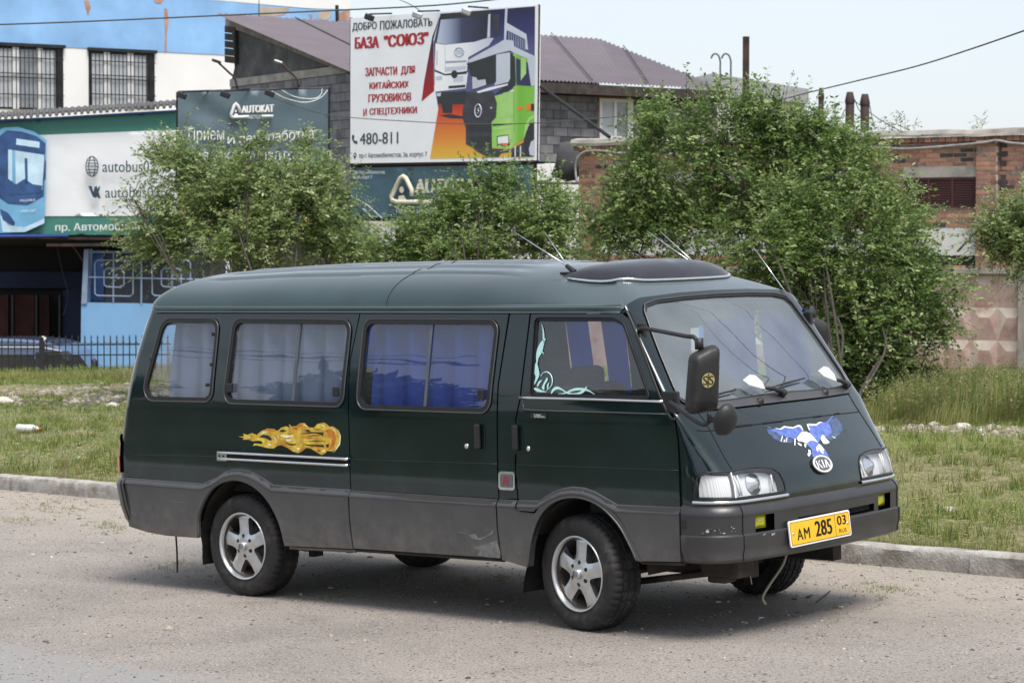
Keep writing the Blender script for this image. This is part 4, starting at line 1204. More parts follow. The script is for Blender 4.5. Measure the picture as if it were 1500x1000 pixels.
HT('И', 532, 537.5, 170.5, 170, 159.5, 159, 'ink_red', .05); HT('СПЕЦТЕХНИКИ', 541, 611, 170.5, 168, 159, 156, 'ink_red', .05)
HT('480-811', 527, 583.5, 212, 210.5, 195.5, 193, 'ink_navy', .02)
HT('пр-т Автомобилистов, 3а, корпус 7', 526, 625.5, 233.5, 231, 224.5, 222, 'ink_navy', .02)
def HP(nm, pxs, mat, d=.003): mk(nm, HW.tri_poly([HW.at(p, d) for p in pxs], d), mat, hb)
HP('phone_mark', [(515.5, 198), (518.5, 197.5), (519, 202), (518, 204), (520.5, 207), (522.5, 206), (524, 209), (522.5, 211.5), (518.5, 210), (515.5, 204)], 'ink_navy')
HP('pin_mark', [(517.5, 226), (519.5, 223.5), (521.5, 224), (522.5, 227), (521.5, 230), (519.8, 234), (518, 230)], 'ink_navy'); HP('pin_mark', [(518.8, 226), (520.5, 225.5), (521, 228), (519, 228.5)], 'print_white', .005)
b1 = lambda x, y: (620 + x / 8.3333, y / 8.3333)
b2 = lambda x, y: (620 + x / 7.694, 110 + y / 7.694)
HP('night_sky', [b1(210, 170), b1(1365, 80), b2(1255, 0), b2(480, 500), b2(180, 450), b2(125, 100), b1(130, 520)], 'print_night', .002)
HP('fire_ground', [b2(190, 260), b2(480, 330), b2(1245, 600), b2(1240, 925), b2(75, 945)], 'print_fire', .0035)
HP('red_wedge', [b1(215, 165), b1(125, 480), b1(130, 900), b2(122, 180), b2(-20, 300), b1(10, 1000), b1(110, 450)], 'print_red', .0035)
HP('lorry_shadow', [b2(180, 455), b2(300, 440), b2(470, 470), b2(470, 495), b2(300, 490)], 'ink_black', .004)
HP('cab_roof', [b1(235, 180), b1(830, 130), b1(830, 300), b1(220, 250)], 'ink_black', .004)
HP('white_cab', [b1(150, 530), b1(260, 550), b1(620, 515), b1(790, 465), b1(860, 470), b1(800, 560), b1(550, 700), b1(530, 880), b1(545, 900), b2(480, 150), b2(130, 190), b1(140, 870)], 'print_cab', .0045)
HP('cab_glass', [b1(215, 245), b1(790, 195), b1(780, 460), b1(610, 510), b1(270, 545), b1(165, 525)], 'print_glass', .005)
HP('cab_pillar', [b1(795, 180), b1(820, 170), b1(815, 455), b1(780, 465)], 'print_pale', .0055)
HP('cab_mirror', [b1(840, 180), b1(930, 180), b1(925, 430), b1(860, 450)], 'print_grey', .006)
HP('cab_line', [b1(270, 750), b1(530, 740), b1(530, 760), b1(270, 775)], 'print_steel', .0055); HP('cab_line', [b1(270, 825), b1(520, 805), b1(520, 850), b1(270, 880)], 'print_pale', .0055)
HP('cab_line', [b1(140, 850), b1(265, 905), b1(530, 870), b1(530, 905), b1(265, 925), b1(140, 875)], 'ink_black', .0055)
ring = [b1(440 + 55 * math.cos(a), 637 + 52 * math.sin(a)) for a in np.linspace(0, 6.28, 25)[:-1]]
mk('round_mark', tube([HW.p(*HW.at(p, .006), .006) for p in ring], .010, 4, closed=True), 'print_steel', hb)
for y_ in (620, 640, 660): HP('mark_bar', [b1(400, y_), b1(480, y_ - 4), b1(480, y_ + 4), b1(400, y_ + 8)], 'print_steel', .006)
HP('cab_grille', [b2(285, 125), b2(475, 110), b2(475, 140), b2(285, 155)], 'ink_black', .006); HP('cab_plate', [b2(340, 20), b2(450, 10), b2(450, 75), b2(340, 80)], 'print_pale', .006)
HP('cab_lamp', [b2(140, 20), b2(215, 10), b2(210, 60), b2(145, 60)], 'print_pale', .006)
HP('cab_bumper', [b2(150, 200), b2(480, 180), b2(480, 330), b2(330, 330), b2(325, 430), b2(225, 430), b2(200, 320), b2(160, 325)], 'ink_black', .005)
HP('cab_round_mirror', [b1(380 + 40 * math.cos(a), 910 + 50 * math.sin(a)) for a in np.linspace(0, 6.28, 15)[:-1]], 'ink_black', .0065)
HP('cargo_side', [b1(1000, 100), b1(1030, 100), b1(1020, 280), b1(1260, 420), b1(1280, 610), b1(1240, 600), b1(1240, 480), b1(1020, 370), b1(1010, 500), b1(985, 480)], 'print_pale', .005)
for k in range(8): HP('cargo_bar', [b1(1040 + k * 28, 385 + k * 15), b1(1052 + k * 28, 390 + k * 15), b1(1052 + k * 28, 560 + k * 8), b1(1040 + k * 28, 555 + k * 8)], 'print_steel', .005)
HP('green_cab', [b1(1110, 600), b1(1365, 700), b2(1255, 160), b2(1250, 530), b2(1150, 560), b2(1130, 720), b2(1030, 790), b2(990, 830), b2(775, 820), b2(770, 520), b2(830, 330), b2(800, 240), b2(1020, 180), b1(1060, 900)], 'print_lime', .0065)
HP('glass_glimpse', [b2(550, 20), b2(600, 30), b2(610, 60), b2(700, 50), b2(710, 110), b2(600, 150), b2(555, 160)], 'print_pale', .0084)
HP('cab_edge', [b1(262, 555), b1(270, 555), b1(272, 890), b1(264, 890)], 'print_pale', .0052); HP('cab_edge', [b1(165, 620), b1(173, 620), b1(172, 800), b1(162, 800)], 'print_steel', .0052)
HP('step_light', [b2(150, 205), b2(200, 200), b2(195, 240), b2(155, 240)], 'print_pale', .0062); HP('grille_mark', [b2(750, 365), b2(780, 362), b2(770, 380), b2(760, 380)], 'print_pale', .0092); HP('door_line', [b2(1020, 190), b2(1026, 190), b2(1026, 640), b2(1020, 640)], 'print_green', .0088)
HP('green_roof', [b1(540, 740), b1(900, 540), b1(990, 485), b1(1100, 500), b1(1110, 570), b1(1365, 690), b1(1365, 760), b1(1090, 640), b1(1060, 620), b1(890, 660), b1(560, 770)], 'print_pale', .0085)
HP('green_glass', [b1(590, 760), b1(880, 650), b1(890, 1000), b2(560, 170), b2(540, 10), b1(530, 780)], 'ink_black', .0080)
HP('green_side_glass', [b1(890, 670), b1(1060, 640), b1(1060, 960), b2(960, 80), b2(800, 120), b1(890, 980)], 'print_pale', .0078)
HP('green_pillar', [b1(1060, 640), b1(1120, 700), b1(1130, 1000), b2(1040, 120), b2(930, 190), b2(800, 220), b2(960, 100), b1(1060, 960)], 'ink_black', .0082)
HP('door_glass', [b1(1130, 710), b1(1360, 800), b2(1255, 130), b2(1050, 115)], 'ink_dkblue', .0082); HP('green_mirror', [b1(1190, 705), b1(1255, 715), b1(1255, 900), b1(1190, 985)], 'print_green_light', .009)
HP('door_pillar', [b1(1270, 720), b1(1365, 760), b2(1255, 125), b2(1215, 125)], 'print_pale', .0086)
HP('wiper_light', [b2(600, 190), b2(750, 140), b2(950, 100), b2(955, 115), b2(800, 160), b2(620, 205)], 'print_white', .0088)
HP('black_grille', [b2(480, 190), b2(790, 190), b2(830, 320), b2(820, 480), b2(770, 530), b2(775, 830), b2(1010, 840), b2(980, 870), b2(880, 880), b2(850, 925), b2(720, 925), b2(600, 860), b2(560, 820), b2(480, 780), b2(480, 600), b2(440, 480), b2(450, 340), b2(475, 330)], 'print_grey', .0075)
HP('grille_shade', [b2(500, 540), b2(770, 540), b2(775, 640), b2(500, 640)], 'ink_black', .0082); HP('grille_shade', [b2(500, 700), b2(770, 690), b2(770, 820), b2(600, 820)], 'ink_black', .0082)
for y_ in (390, 440): HP('grille_line', [b2(490, y_), b2(830, y_ - 8), b2(830, y_ - 2), b2(490, y_ + 6)], 'ink_black', .0082)
ring = [b2(618 + 36 * math.cos(a), 403 + 72 * math.sin(a)) for a in np.linspace(0, 6.28, 25)[:-1]]
mk('round_mark', tube([HW.p(*HW.at(p, .010), .010) for p in ring], .014, 4, closed=True), 'print_pale', hb)
mk('round_mark', tube([HW.p(*HW.at(p, .010), .010) for p in (b2(632, 370), b2(612, 385), b2(628, 410), b2(608, 435))], .012, 4), 'print_pale', hb)
HP('green_light', [b2(900, 200), b2(1010, 185), b2(1010, 470), b2(880, 480)], 'print_green_light', .0086); HP('green_light', [b2(790, 600), b2(1010, 570), b2(1015, 600), b2(790, 625)], 'print_green_light', .0086); HP('fender', [b2(1150, 560), b2(1190, 480), b2(1250, 450), b2(1250, 480), b2(1190, 520), b2(1170, 640), b2(1130, 720)], 'print_green_light', .0086)
HP('green_seam', [b2(780, 560), b2(1010, 545), b2(1010, 555), b2(780, 575)], 'ink_black', .0090); HP('orange_patch', [b2(1165, 325), b2(1215, 325), b2(1215, 400), b2(1165, 400)], 'print_orange', .0090); HP('orange_patch', [b2(1060, 360), b2(1130, 350), b2(1130, 390), b2(1060, 400)], 'print_orange', .0090)
HP('side_vent', [b2(1215, 325), b2(1250, 325), b2(1250, 405), b2(1215, 405)], 'ink_black', .0092)
HP('wheel_arch', [b2(1160, 640), b2(1200, 550), b2(1250, 530), b2(1250, 920), b2(1150, 920), b2(1130, 740)], 'ink_black', .0088); HP('wheel_print', [b2(1190, 830), b2(1215, 750), b2(1250, 730), b2(1250, 915), b2(1200, 900)], 'print_pale', .0095)
HP('lamp_print', [b2(830, 690), b2(960, 670), b2(975, 790), b2(940, 810), b2(830, 800)], 'ink_black', .0088); HP('lamp_print', [b2(840, 700), b2(955, 682), b2(962, 765), b2(840, 775)], 'print_white', .0095); HP('lamp_print', [b2(890, 770), b2(955, 765), b2(950, 795), b2(890, 800)], 'print_orange', .0098)
HP('under_cab', [b2(1000, 830), b2(1130, 760), b2(1160, 920), b2(990, 925)], 'print_grey', .0085)
for x_ in (1030, 1090): HP('step_bar', [b2(x_, 800), b2(x_ + 12, 800), b2(x_ + 12, 920), b2(x_, 920)], 'print_white', .0092)
finish(hb)
# floodlights along the top of the hoarding
def floodlight(wl, px0, px1, head, mat, label, group):
    f = empty('floodlight', wl.p(*wl.at(px0), .0))
    mk('arm', tube([wl.p(*wl.at(px0, .02), .02), wl.p(*wl.at(px1, .5), .5)], .018, 6), 'steel_dark', f)
    c = wl.p(*wl.at(head, .5), .5)
    mk('lamp_head', mv(xf(box((0, 0, 0), (.20, .14, .12)), np.array([[.9, 0, .35], [0, 1, 0], [-.35, 0, .9]])), c), mat, f, bevel=.02)
    finish(f); tag(f, label, 'lamp', group)
floodlight(HW, (574, 20), (541, 21), (541, 26), 'steel_dark', 'dark floodlight over the first word of the white hoarding', 'floodlights on top of the hoarding')
floodlight(HW, (644, 16), (612, 17), (611, 23), 'tube_silver', 'silver floodlight above the end of the top line of the hoarding', 'floodlights on top of the hoarding')
floodlight(HW, (715, 12), (686, 10), (683, 18), 'tube_silver', 'silver floodlight above the white lorry cab on the hoarding', 'floodlights on top of the hoarding')
# supports
for px_a, px_b in (((521, 240), (521, 420)), ((783, 236), (782, 420))):
    P1 = HW.p(*HW.at(px_a, -.1), -.1); P2 = P1.copy(); P2[2] = -1
    tag(mk('hoarding_post', tube([P1, P2], .05, 8), 'steel_dark'), 'dark steel post under the %s end of the white hoarding' % ('left' if px_a[0] < 600 else 'right'), 'post')
A = HW.p(*HW.at((787, 123), -.12), -.12); B = at_y((893, 201), 44.6)
tag(mk('stay_pole', tube([A, B], .035, 7), 'steel_dark'), 'dark diagonal stay pole running from the hoarding to the brick building', 'pole')
# lower banner with triangle mark
lb = empty('slate_banner', (.455, 46, 0)); tag(lb, 'torn slate-blue banner hung under the white hoarding behind the middle bush', 'banner')
q = [HW.at(p, -.05) for p in ((514, 318), (780, 322), (781, 242), (514, 247))]
vo, tr = cdt(np.array(q), (), .15, .15)
V = np.array([HW.p(a, z, -.05 + .03 * float(fbm(a * 2, z * 3, 1.5, 7)) + .03 * math.sin(a * 9 + z * 3) * max(0, 1 + a / 2)) for a, z in vo])
if np.dot(np.cross(V[tr[0][1]] - V[tr[0][0]], V[tr[0][2]] - V[tr[0][0]]), HW.n) < 0: tr = tr[:, ::-1]
mk('cloth', (V, [tuple(t) for t in tr]), 'ban_teal', lb, smooth=True)
b6 = lambda x, y: (500 + x / 4.1667, 230 + y / 4.1667)
def LP(nm, pxs, mat='ink_cream', d=.06): mk(nm, HW.tri_poly([HW.at(p, d) for p in pxs], d), mat, lb)
def tri_mark(f, wl, parent, sc, d, mat, T):
    # triangle outline with a dot, open to the lower right
    def P(x, y): return wl.p(*wl.at(f(x, y), d), d)
    mk('triangle_mark', tube([P(*p) for p in ((430, 240), (430, 200), (395, 130), (378, 118), (360, 130), (305, 240), (312, 265), (340, 275), (640, 272))], T, 6), mat, parent, smooth=True)
    mk('triangle_mark', wl.tri_poly([wl.at(f(368 + 14 * math.cos(a), 200 + 20 * math.sin(a)), d) for a in np.linspace(0, 6.28, 13)[:-1]], d), mat, parent)
    mk('triangle_mark', wl.tri_poly([wl.at(f(*p), d) for p in ((345, 262), (350, 238), (380, 232), (398, 262))], d), mat, parent)
tri_mark(b6, HW, lb, 1, .07, 'ink_cream', .05)
mk('lettering', HW.text('AUTOKAT', [b6(445, 222), b6(870, 215), b6(875, 130), b6(450, 135)], .07, .05), 'ink_cream', lb)
mk('lettering', HW.text('Пр. Автомобилистов,', [b6(75, 108), b6(268, 108), b6(268, 82), b6(75, 82)], .06, 0), 'ink_white', lb); mk('lettering', HW.text('д.3А, корп 7', [b6(75, 138), b6(188, 138), b6(188, 112), b6(75, 112)], .06, 0), 'ink_white', lb)
mk('lettering', HW.text('Прием и переработка', [b6(335, 348), b6(720, 348), b6(720, 316), b6(335, 316)], .06, .01), 'ink_white', lb)
for pts in (((60, 235), (170, 300), (250, 375)), ((60, 265), (150, 330), (190, 375)), ((860, 80), (950, 130), (1100, 125)), ((920, 70), (990, 105), (1110, 122))): mk('cord', tube([HW.p(*HW.at(b6(*p), .05), .05) for p in pts], .006, 4), 'ink_white', lb)
mk('frame', join(*[tube([HW.p(*HW.at(p, -.1), -.1), HW.p(*HW.at(q_, -.1), -.1)], .02, 5) for p, q_ in (((514, 321), (782, 325)), ((514, 244), (782, 240)), ((569, 318), (569, 326)), ((624, 318), (624, 326)), ((781, 240), (781, 325)))]), 'steel_dark', lb)
finish(lb)

# ---------------------------------------------------------------- slate banner on the left (frame in front of the block building)
SW = Wall((-3.75, 50.0), math.radians(24))
sb = empty('slate_board', (-3.75, 50, 0)); tag(sb, 'slate-grey banner board with white triangle mark above the left bush', 'banner')
q = [SW.at(p) for p in ((259, 276), (480, 262), (481, 130), (261, 136))]
vo, tr = cdt(np.array(q), (), .15, .15)
V = np.array([SW.p(a, z, .02 * float(fbm(a * 1.5, z * 2, 1.5, 17)) + .03 * math.exp(-((a + 2.6) / .5) ** 2) * math.sin(z * 9 + a * 5)) for a, z in vo])
if np.dot(np.cross(V[tr[0][1]] - V[tr[0][0]], V[tr[0][2]] - V[tr[0][0]]), SW.n) < 0: tr = tr[:, ::-1]
mk('cloth', (V, [tuple(t) for t in tr]), 'ban_slate', sb, smooth=True)
mk('frame', join(*[tube([SW.p(*SW.at(p, -.05), -.05), SW.p(*SW.at(q_, -.05), -.05)], .03, 6) for p, q_ in (((482.5, 128), (481, 300)), ((261, 135), (482, 129)), ((260, 135), (259, 278)))]), 'steel_dark', sb)
c1 = lambda x, y: (x / 3, y / 3)
def tm(x, y): return (335.5 + (x - 300) * .062, 141 + (y - 110) * .20 )
c2 = lambda x, y: (310 + x / 5.5565, y / 5.5565)
def TP(pts, T, d=.08): return tube([SW.p(*SW.at(c2(*p), d), d) for p in pts], T, 5)
mk('triangle_mark', join(TP(((235, 915), (215, 865), (198, 845), (185, 860), (160, 930), (160, 950), (178, 955), (300, 950)), .035), TP(((405, 948), (500, 946)), .03)), 'ink_white', sb, smooth=True)
mk('triangle_mark', join(SW.tri_poly([SW.at(c2(197 + 8 * math.cos(a), 905 + 12 * math.sin(a)), .08) for a in np.linspace(0, 6.28, 11)[:-1]], .08), SW.ppx([c2(180, 943), c2(190, 925), c2(208, 925), c2(218, 943)], .08)), 'ink_white', sb)
def ST(s_, x0, x1, yb0, yb1, yt0, yt1, b=0, f=c2): mk('lettering', SW.text(s_, [f(x0, yb0), f(x1, yb1), f(x1, yt1), f(x0, yt0)], .075, b), 'ink_white', sb)
ST('AUTOKAT', 242, 508, 920, 912, 862, 850, .06); ST('RECYCLE', 302, 400, 965, 965, 938, 936, 0)
ST('Прием', 828, 985, 632, 630, 562, 560, .0, c1); ST('и', 1000, 1032, 632, 631, 596, 595, .0, c1); ST('переработка', 1052, 1378, 640, 622, 590, 560, .0, c1)
ST('автокатализатор', 855, 1330, 716, 716, 668, 665, .0, c1); ST('РАБОТАЕМ', 880, 1100, 800, 797, 770, 768, .0, c1)
mk('cable', join(*[tube(cat_rom([SW.p(*SW.at(c2(*p), .12), .12) for p in pts], 4), .008, 4) for pts in (((485, 740), (600, 800), (760, 835), (880, 800), (945, 735)), ((560, 728), (680, 790), (830, 805), (890, 770), (900, 720)))]), 'ink_white', sb)
finish(sb)
floodlight(SW, (306, 133), (268, 135), (266, 140), 'steel_dark', 'dark floodlight at the left end of the slate-grey board', 'floodlights on the slate board')
floodlight(SW, (366, 130), (332, 134), (330, 139), 'steel_dark', 'dark floodlight above the triangle mark of the slate-grey board', 'floodlights on the slate board')
floodlight(SW, (437, 129), (398, 132), (395, 137), 'steel_dark', 'dark floodlight above the right part of the slate-grey board', 'floodlights on the slate board')
for pts, lbl, mt, hd in (((348, 132), (344, 115), (336, 107), (320, 92)), 'thin bent street light at the left of the block gable', 'steel_dark', (317, 90)), (((438, 128), (434, 115), (422, 103), (412, 92)), 'pale-headed bent street light before the felt gable', 'tube_silver', (408, 91)):
    f = empty('street_light', at_y(pts[0], 49.5))
    mk('arm', tube(cat_rom([at_y(p, 49.5) for p in pts], 3), .025, 6), 'rust', f, smooth=True)
    mk('lamp_head', mv(xf(box((0, 0, 0), (.20, .14, .06)), np.array([[.9, 0, .3], [0, 1, 0], [-.3, 0, .9]])), at_y(hd, 49.5)), mt, f, bevel=.02)
    finish(f); tag(f, lbl, 'lamp')
# yellow board with blue marks under it
yb = empty('yellow_board', (-3.75, 50, 0)); tag(yb, 'yellow board with blue marks mostly hidden behind the left bush', 'board')
mk('board', SW.ppx([(262, 272), (480, 268), (480, 342), (262, 346)], -.12, -.16), 'banner_yellow', yb)
for x, y in ((306, 287), (318, 293), (338, 300), (372, 318), (400, 334), (352, 352), (430, 320), (290, 330)): mk('blue_mark', SW.ppx([(x, y), (x + 5, y - 7), (x + 9, y - 2), (x + 6, y + 6)], -.115), 'banner_blue', yb)
finish(yb)

# ---------------------------------------------------------------- long green and white banner with the bus
AW = Wall((-7.48, 57.0), math.radians(-8))
ab = empty('bus_banner', (-6.3, 48, 0)); tag(ab, 'long green and white banner with a printed light-blue bus on the shed', 'banner')
def AP(nm, pxs, mat, d): mk(nm, AW.tri_poly([AW.at(p, d) for p in pxs], d), mat, ab)
q = [AW.at(p) for p in ((-30, 344), (262, 346), (260, 163), (-30, 176))]
vo, tr = cdt(np.array(q), (), .18, .18)
dfn = lambda a, z: .02 * float(fbm(a * 1.3, z * 1.6, 1.5, 27)) + .05 * max(0, min(1, (a + .9) / 1.2)) * math.sin(z * 7 + a * 6)
V = np.array([AW.p(a, z, -.10 + dfn(a, z)) for a, z in vo])
if np.dot(np.cross(V[tr[0][1]] - V[tr[0][0]], V[tr[0][2]] - V[tr[0][0]]), AW.n) < 0: tr = tr[:, ::-1]
zl = AW.at((100, 194))[1], AW.at((100, 318))[1]
mi_ = [1 if zl[1] < V[t][:, 2].mean() < zl[0] else 0 for t in tr]
mk('cloth', (V, [tuple(t) for t in tr]), ['ban_green'], ab, smooth=True)
qw = [(-30, 201), (259, 190), (260, 316), (-30, 317)]
vo, tr = cdt(np.array([AW.at(p) for p in qw]), (), .18, .18)
V = np.array([AW.p(a, z, -.085 + dfn(a, z)) for a, z in vo])
if np.dot(np.cross(V[tr[0][1]] - V[tr[0][0]], V[tr[0][2]] - V[tr[0][0]]), AW.n) < 0: tr = tr[:, ::-1]
mk('white_field', (V, [tuple(t) for t in tr]), 'ban_white', ab, smooth=True)
g3 = lambda x, y: (x / 5, 150 + y / 5)
D1 = .03
AP('bus_body', [g3(-60, 230), g3(30, 185), g3(130, 180), g3(250, 215), g3(340, 275), g3(335, 600), g3(325, 880), g3(180, 950), g3(-60, 960)], 'bus_sky', D1)
AP('bus_screen', [g3(-20, 260), g3(50, 205), g3(160, 215), g3(270, 250), g3(333, 300), g3(320, 690), g3(200, 755), g3(60, 745), g3(-20, 690)], 'bus_deep', D1 + .003)
AP('bus_screen_light', [g3(60, 345), g3(325, 385), g3(310, 640), g3(230, 600), g3(180, 640), g3(60, 600)], 'bus_pale', D1 + .006)
AP('bus_display', [g3(120, 265), g3(290, 290), g3(288, 335), g3(118, 310)], 'bus_pale', D1 + .006)
AP('bus_inside', [g3(60, 560), g3(120, 600), g3(180, 560), g3(240, 600), g3(310, 610), g3(300, 660), g3(60, 680)], 'bus_deep', D1 + .009); AP('bus_inside', [g3(90, 350), g3(110, 350), g3(115, 600), g3(90, 600)], 'bus_sky', D1 + .009); AP('bus_inside', [g3(180, 410), g3(200, 410), g3(205, 600), g3(185, 600)], 'bus_deep', D1 + .009)
AP('bus_bumper', [g3(0, 820), g3(60, 900), g3(180, 915), g3(325, 850), g3(325, 885), g3(180, 950), g3(20, 950)], 'bus_pale', D1 + .006); AP('bus_lamp', [g3(0, 780), g3(60, 810), g3(110, 880), g3(100, 905), g3(20, 860)], 'bus_deep', D1 + .009); AP('bus_mirror', [g3(322, 430), g3(338, 430), g3(335, 560), g3(322, 570)], 'bus_deep', D1 + .009)
def AT(s_, x0, x1, yb0, yb1, yt0, yt1, mat, b=0, d=.06, f=c1): mk('lettering', AW.text(s_, [f(x0, yb0), f(x1, yb1), f(x1, yt1), f(x0, yt0)], d, b), mat, ab)
AT('VOLGABUS', 143, 258, 728, 722, 712, 706, 'ink_white', .01, f=g3); AT('УЛАН-УДЭ', 150, 262, 810, 802, 790, 782, 'ink_white', .01, f=g3)
AT('autobus03.ru', 450, 745, 757, 757, 706, 706, 'ink_navy', .012); AT('autobus03', 462, 700, 870, 870, 822, 820, 'ink_navy', .012)
AT('пр. Автомобилистов, 3а', 243, 800, 1023, 1018, 982, 972, 'ink_white', .015)
def APc(nm, pts, T, mat, d=.065): mk(nm, tube([AW.p(*AW.at(c1(*p), d), d) for p in pts], T, 4), mat, ab)
for rx, ry in ((27, 44), (14, 44)):
    APc('globe_mark', [(404 + rx * math.cos(a), 732 + ry * math.sin(a)) for a in np.linspace(0, 2 * math.pi, 21)], .012, 'ink_navy')
for dy, hw in ((-27, 20), (-14, 25), (14, 25), (27, 20)): APc('globe_mark', [(404 - hw, 732 + dy), (404 + hw, 732 + dy)], .012, 'ink_navy')
AT('WWW', 378, 432, 739, 739, 725, 725, 'ink_navy', .01)
AP('two_letter_mark', [c1(388, 818), c1(403, 818), c1(410, 845), c1(416, 820), c1(426, 818), c1(430, 838), c1(428, 865), c1(420, 870), c1(408, 866)], 'ink_navy', .065); AP('two_letter_mark', [c1(424, 840), c1(434, 820), c1(441, 820), c1(434, 845), c1(442, 872), c1(431, 872), c1(424, 852)], 'ink_navy', .066)
finish(ab)
# shed carrying it: corrugated fibre roof edge, black interior, blue beams, red curtains
sh = empty('open_shed', (-9, 52, 0)); tag(sh, 'dark open shed with blue beams and red curtains under the bus banner', 'shed')
xs = np.linspace(-30, 262, 190)
def edge_y(x): return 172 - (x + 0) * .068 if x < 260 else 154
GPa = []
for k, x in enumerate(xs):
    w_ = 2.0 * (1 if k % 6 < 3 else -1)
    P1 = AW.p(*AW.at((x, edge_y(x) - 1 + w_), .15), .15); P2 = AW.p(*AW.at((x, edge_y(x) - 8 + w_ * .4), -1.2), -1.2); P3 = AW.p(*AW.at((x, edge_y(x) + 2 + w_), .15), .15)
    GPa.append([P3, P1, P2])
mk('corrugated_roof', grid(np.array(GPa)), 'slate_fibre', sh)
mk('blue_strip', AW.ppx([(-30, 178), (260, 161), (260, 163.5), (-30, 180.5)], .02, -.06), 'blue_trim', sh)
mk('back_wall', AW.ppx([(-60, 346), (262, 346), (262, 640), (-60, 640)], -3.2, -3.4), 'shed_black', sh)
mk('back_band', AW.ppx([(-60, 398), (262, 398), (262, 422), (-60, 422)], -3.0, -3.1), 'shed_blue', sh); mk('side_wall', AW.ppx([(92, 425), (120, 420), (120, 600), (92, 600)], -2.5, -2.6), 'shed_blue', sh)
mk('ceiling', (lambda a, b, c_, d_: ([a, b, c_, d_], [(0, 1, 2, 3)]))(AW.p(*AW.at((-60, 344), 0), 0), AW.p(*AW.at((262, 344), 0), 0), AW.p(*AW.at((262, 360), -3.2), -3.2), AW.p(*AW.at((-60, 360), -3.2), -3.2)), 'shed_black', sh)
mk('lintel', AW.ppx([(-30, 346), (262, 348), (262, 353), (-30, 349)], -.02, -.2), 'rust', sh); mk('lintel', AW.ppx([(-30, 343.5), (100, 343), (100, 346), (-30, 347)], .08, .02), 'blue_trim', sh)
for x0, x1 in ((-20, 12), (22, 50), (58, 72)):
    mk('red_curtain', AW.ppx([(x0, 432), (x1, 432), (x1, 520), (x0, 520)], -2.6, -2.7), 'shed_red', sh)
for x in (18, 53, 87): mk('inner_post', AW.ppx([(x - 1.5, 432), (x + 1.5, 432), (x + 1.5, 560), (x - 1.5, 560)], -2.4, -2.5), 'steel_dark', sh)
mk('hanging_cable', tube(cat_rom([AW.p(*AW.at(p, -.6), -.6) for p in ((84, 362), (92, 400), (99, 425), (98, 445), (93, 462))], 4), .012, 4), 'steel_dark', sh)
mk('rusty_awning', AW.ppx([(68, 357), (255, 355), (255, 360), (68, 361)], .45, .05), 'rust', sh); mk('bracket', tube([AW.p(*AW.at((107, 360), .3), .3), AW.p(*AW.at((122, 383), .0), .0)], .025, 5), 'rust', sh)
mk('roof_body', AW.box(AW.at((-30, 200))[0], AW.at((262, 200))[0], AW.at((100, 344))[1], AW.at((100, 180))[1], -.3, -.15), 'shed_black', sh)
finish(sh)
# light blue booth with a patterned window grille
bo = empty('blue_booth', (-7, 47.6, 0)); tag(bo, 'light-blue booth with white square-pattern window grille beside the shed', 'booth')
d0 = .05
mk('lower_wall', AW.ppx([(119, 443), (330, 447), (330, 640), (117, 640)], d0, -.6), 'blue_booth', bo)
mk('corner_post', AW.ppx([(123, 365), (130, 365), (127, 445), (119, 445)], d0 + .04, -.2), 'grille_blue', bo)
mk('dark_window', AW.ppx([(130, 368), (330, 368), (330, 447), (128, 443)], -.35, -.4), 'pane_dark', bo)
mk('curtain_glimpse', AW.ppx([(133, 368), (152, 368), (152, 440), (133, 440)], -.30, -.31), 'bus_deep', bo)
gl = empty('window_grille', parent=bo)
def GB(pts, T=.018, closed=False): mk('grille_bar', tube([AW.p(*AW.at(p, d0), d0) for p in pts], T, 5, closed=closed), 'grille_blue', gl)
GB([(125, 368.5), (330, 370)], .03); GB([(128, 406), (330, 410)]); GB([(166.5, 369), (166, 444)]); GB([(207.5, 369), (207, 446)], .022); GB([(252, 369), (252, 446)])
def rsq(x0, y0, x1, y1, r=4): return [(x0 + r, y0), (x1 - r, y0 + .5), (x1, y0 + r), (x1, y1 - r), (x1 - r, y1), (x0 + r, y1 - 1), (x0, y1 - r), (x0, y0 + r)]
for dx in (0, 84): GB(rsq(139 + dx, 381, 195 + dx, 434), closed=True); GB(rsq(152.5 + dx, 393, 181.5 + dx, 421), closed=True)
finish(gl); finish(bo)

# ---------------------------------------------------------------- blue and white industrial building, far left
FW = Wall((-15.9, 75.0), math.radians(31))
fb = empty('industrial_building', (-15.9, 75, 0)); tag(fb, 'tall blue and white industrial building with barred windows behind the shed', 'building')
mk('wall', FW.ppx([(-60, 55), (345, 81), (513, 90), (513, 300), (-60, 300)], 0, -.6), 'white_wall', fb)
mk('blue_band', FW.ppx([(-60, 62), (345, 81.5), (345, 60), (513, 60), (513, 12), (450, 13.5), (298, -1), (200, -8), (-60, -30)], .02, -.6), 'blue_wall', fb)
mk('parapet_band', FW.ppx([(200, -8.5), (298, -1), (450, 12.5), (513, 14), (513, -40), (200, -40)], .024, -.6), 'white_wall', fb)
def FP(nm, pxs, mat, d=.03): mk(nm, FW.tri_poly([FW.at(p, d) for p in pxs], d), mat, fb)
FP('plaster_patch', [(380, 10), (425, 12), (418, 21), (402, 25), (380, 24)], 'plaster_bare'); FP('plaster_patch', [(467, 17), (484, 17), (486, 24), (478, 30), (466, 28)], 'plaster_bare'); FP('brick_patch', [(496, 20), (512, 14), (512, 31), (494, 30)], 'brick_patch'); FP('brick_patch', [(452, 21), (458, 22), (457, 28), (454, 25)], 'brick_patch')
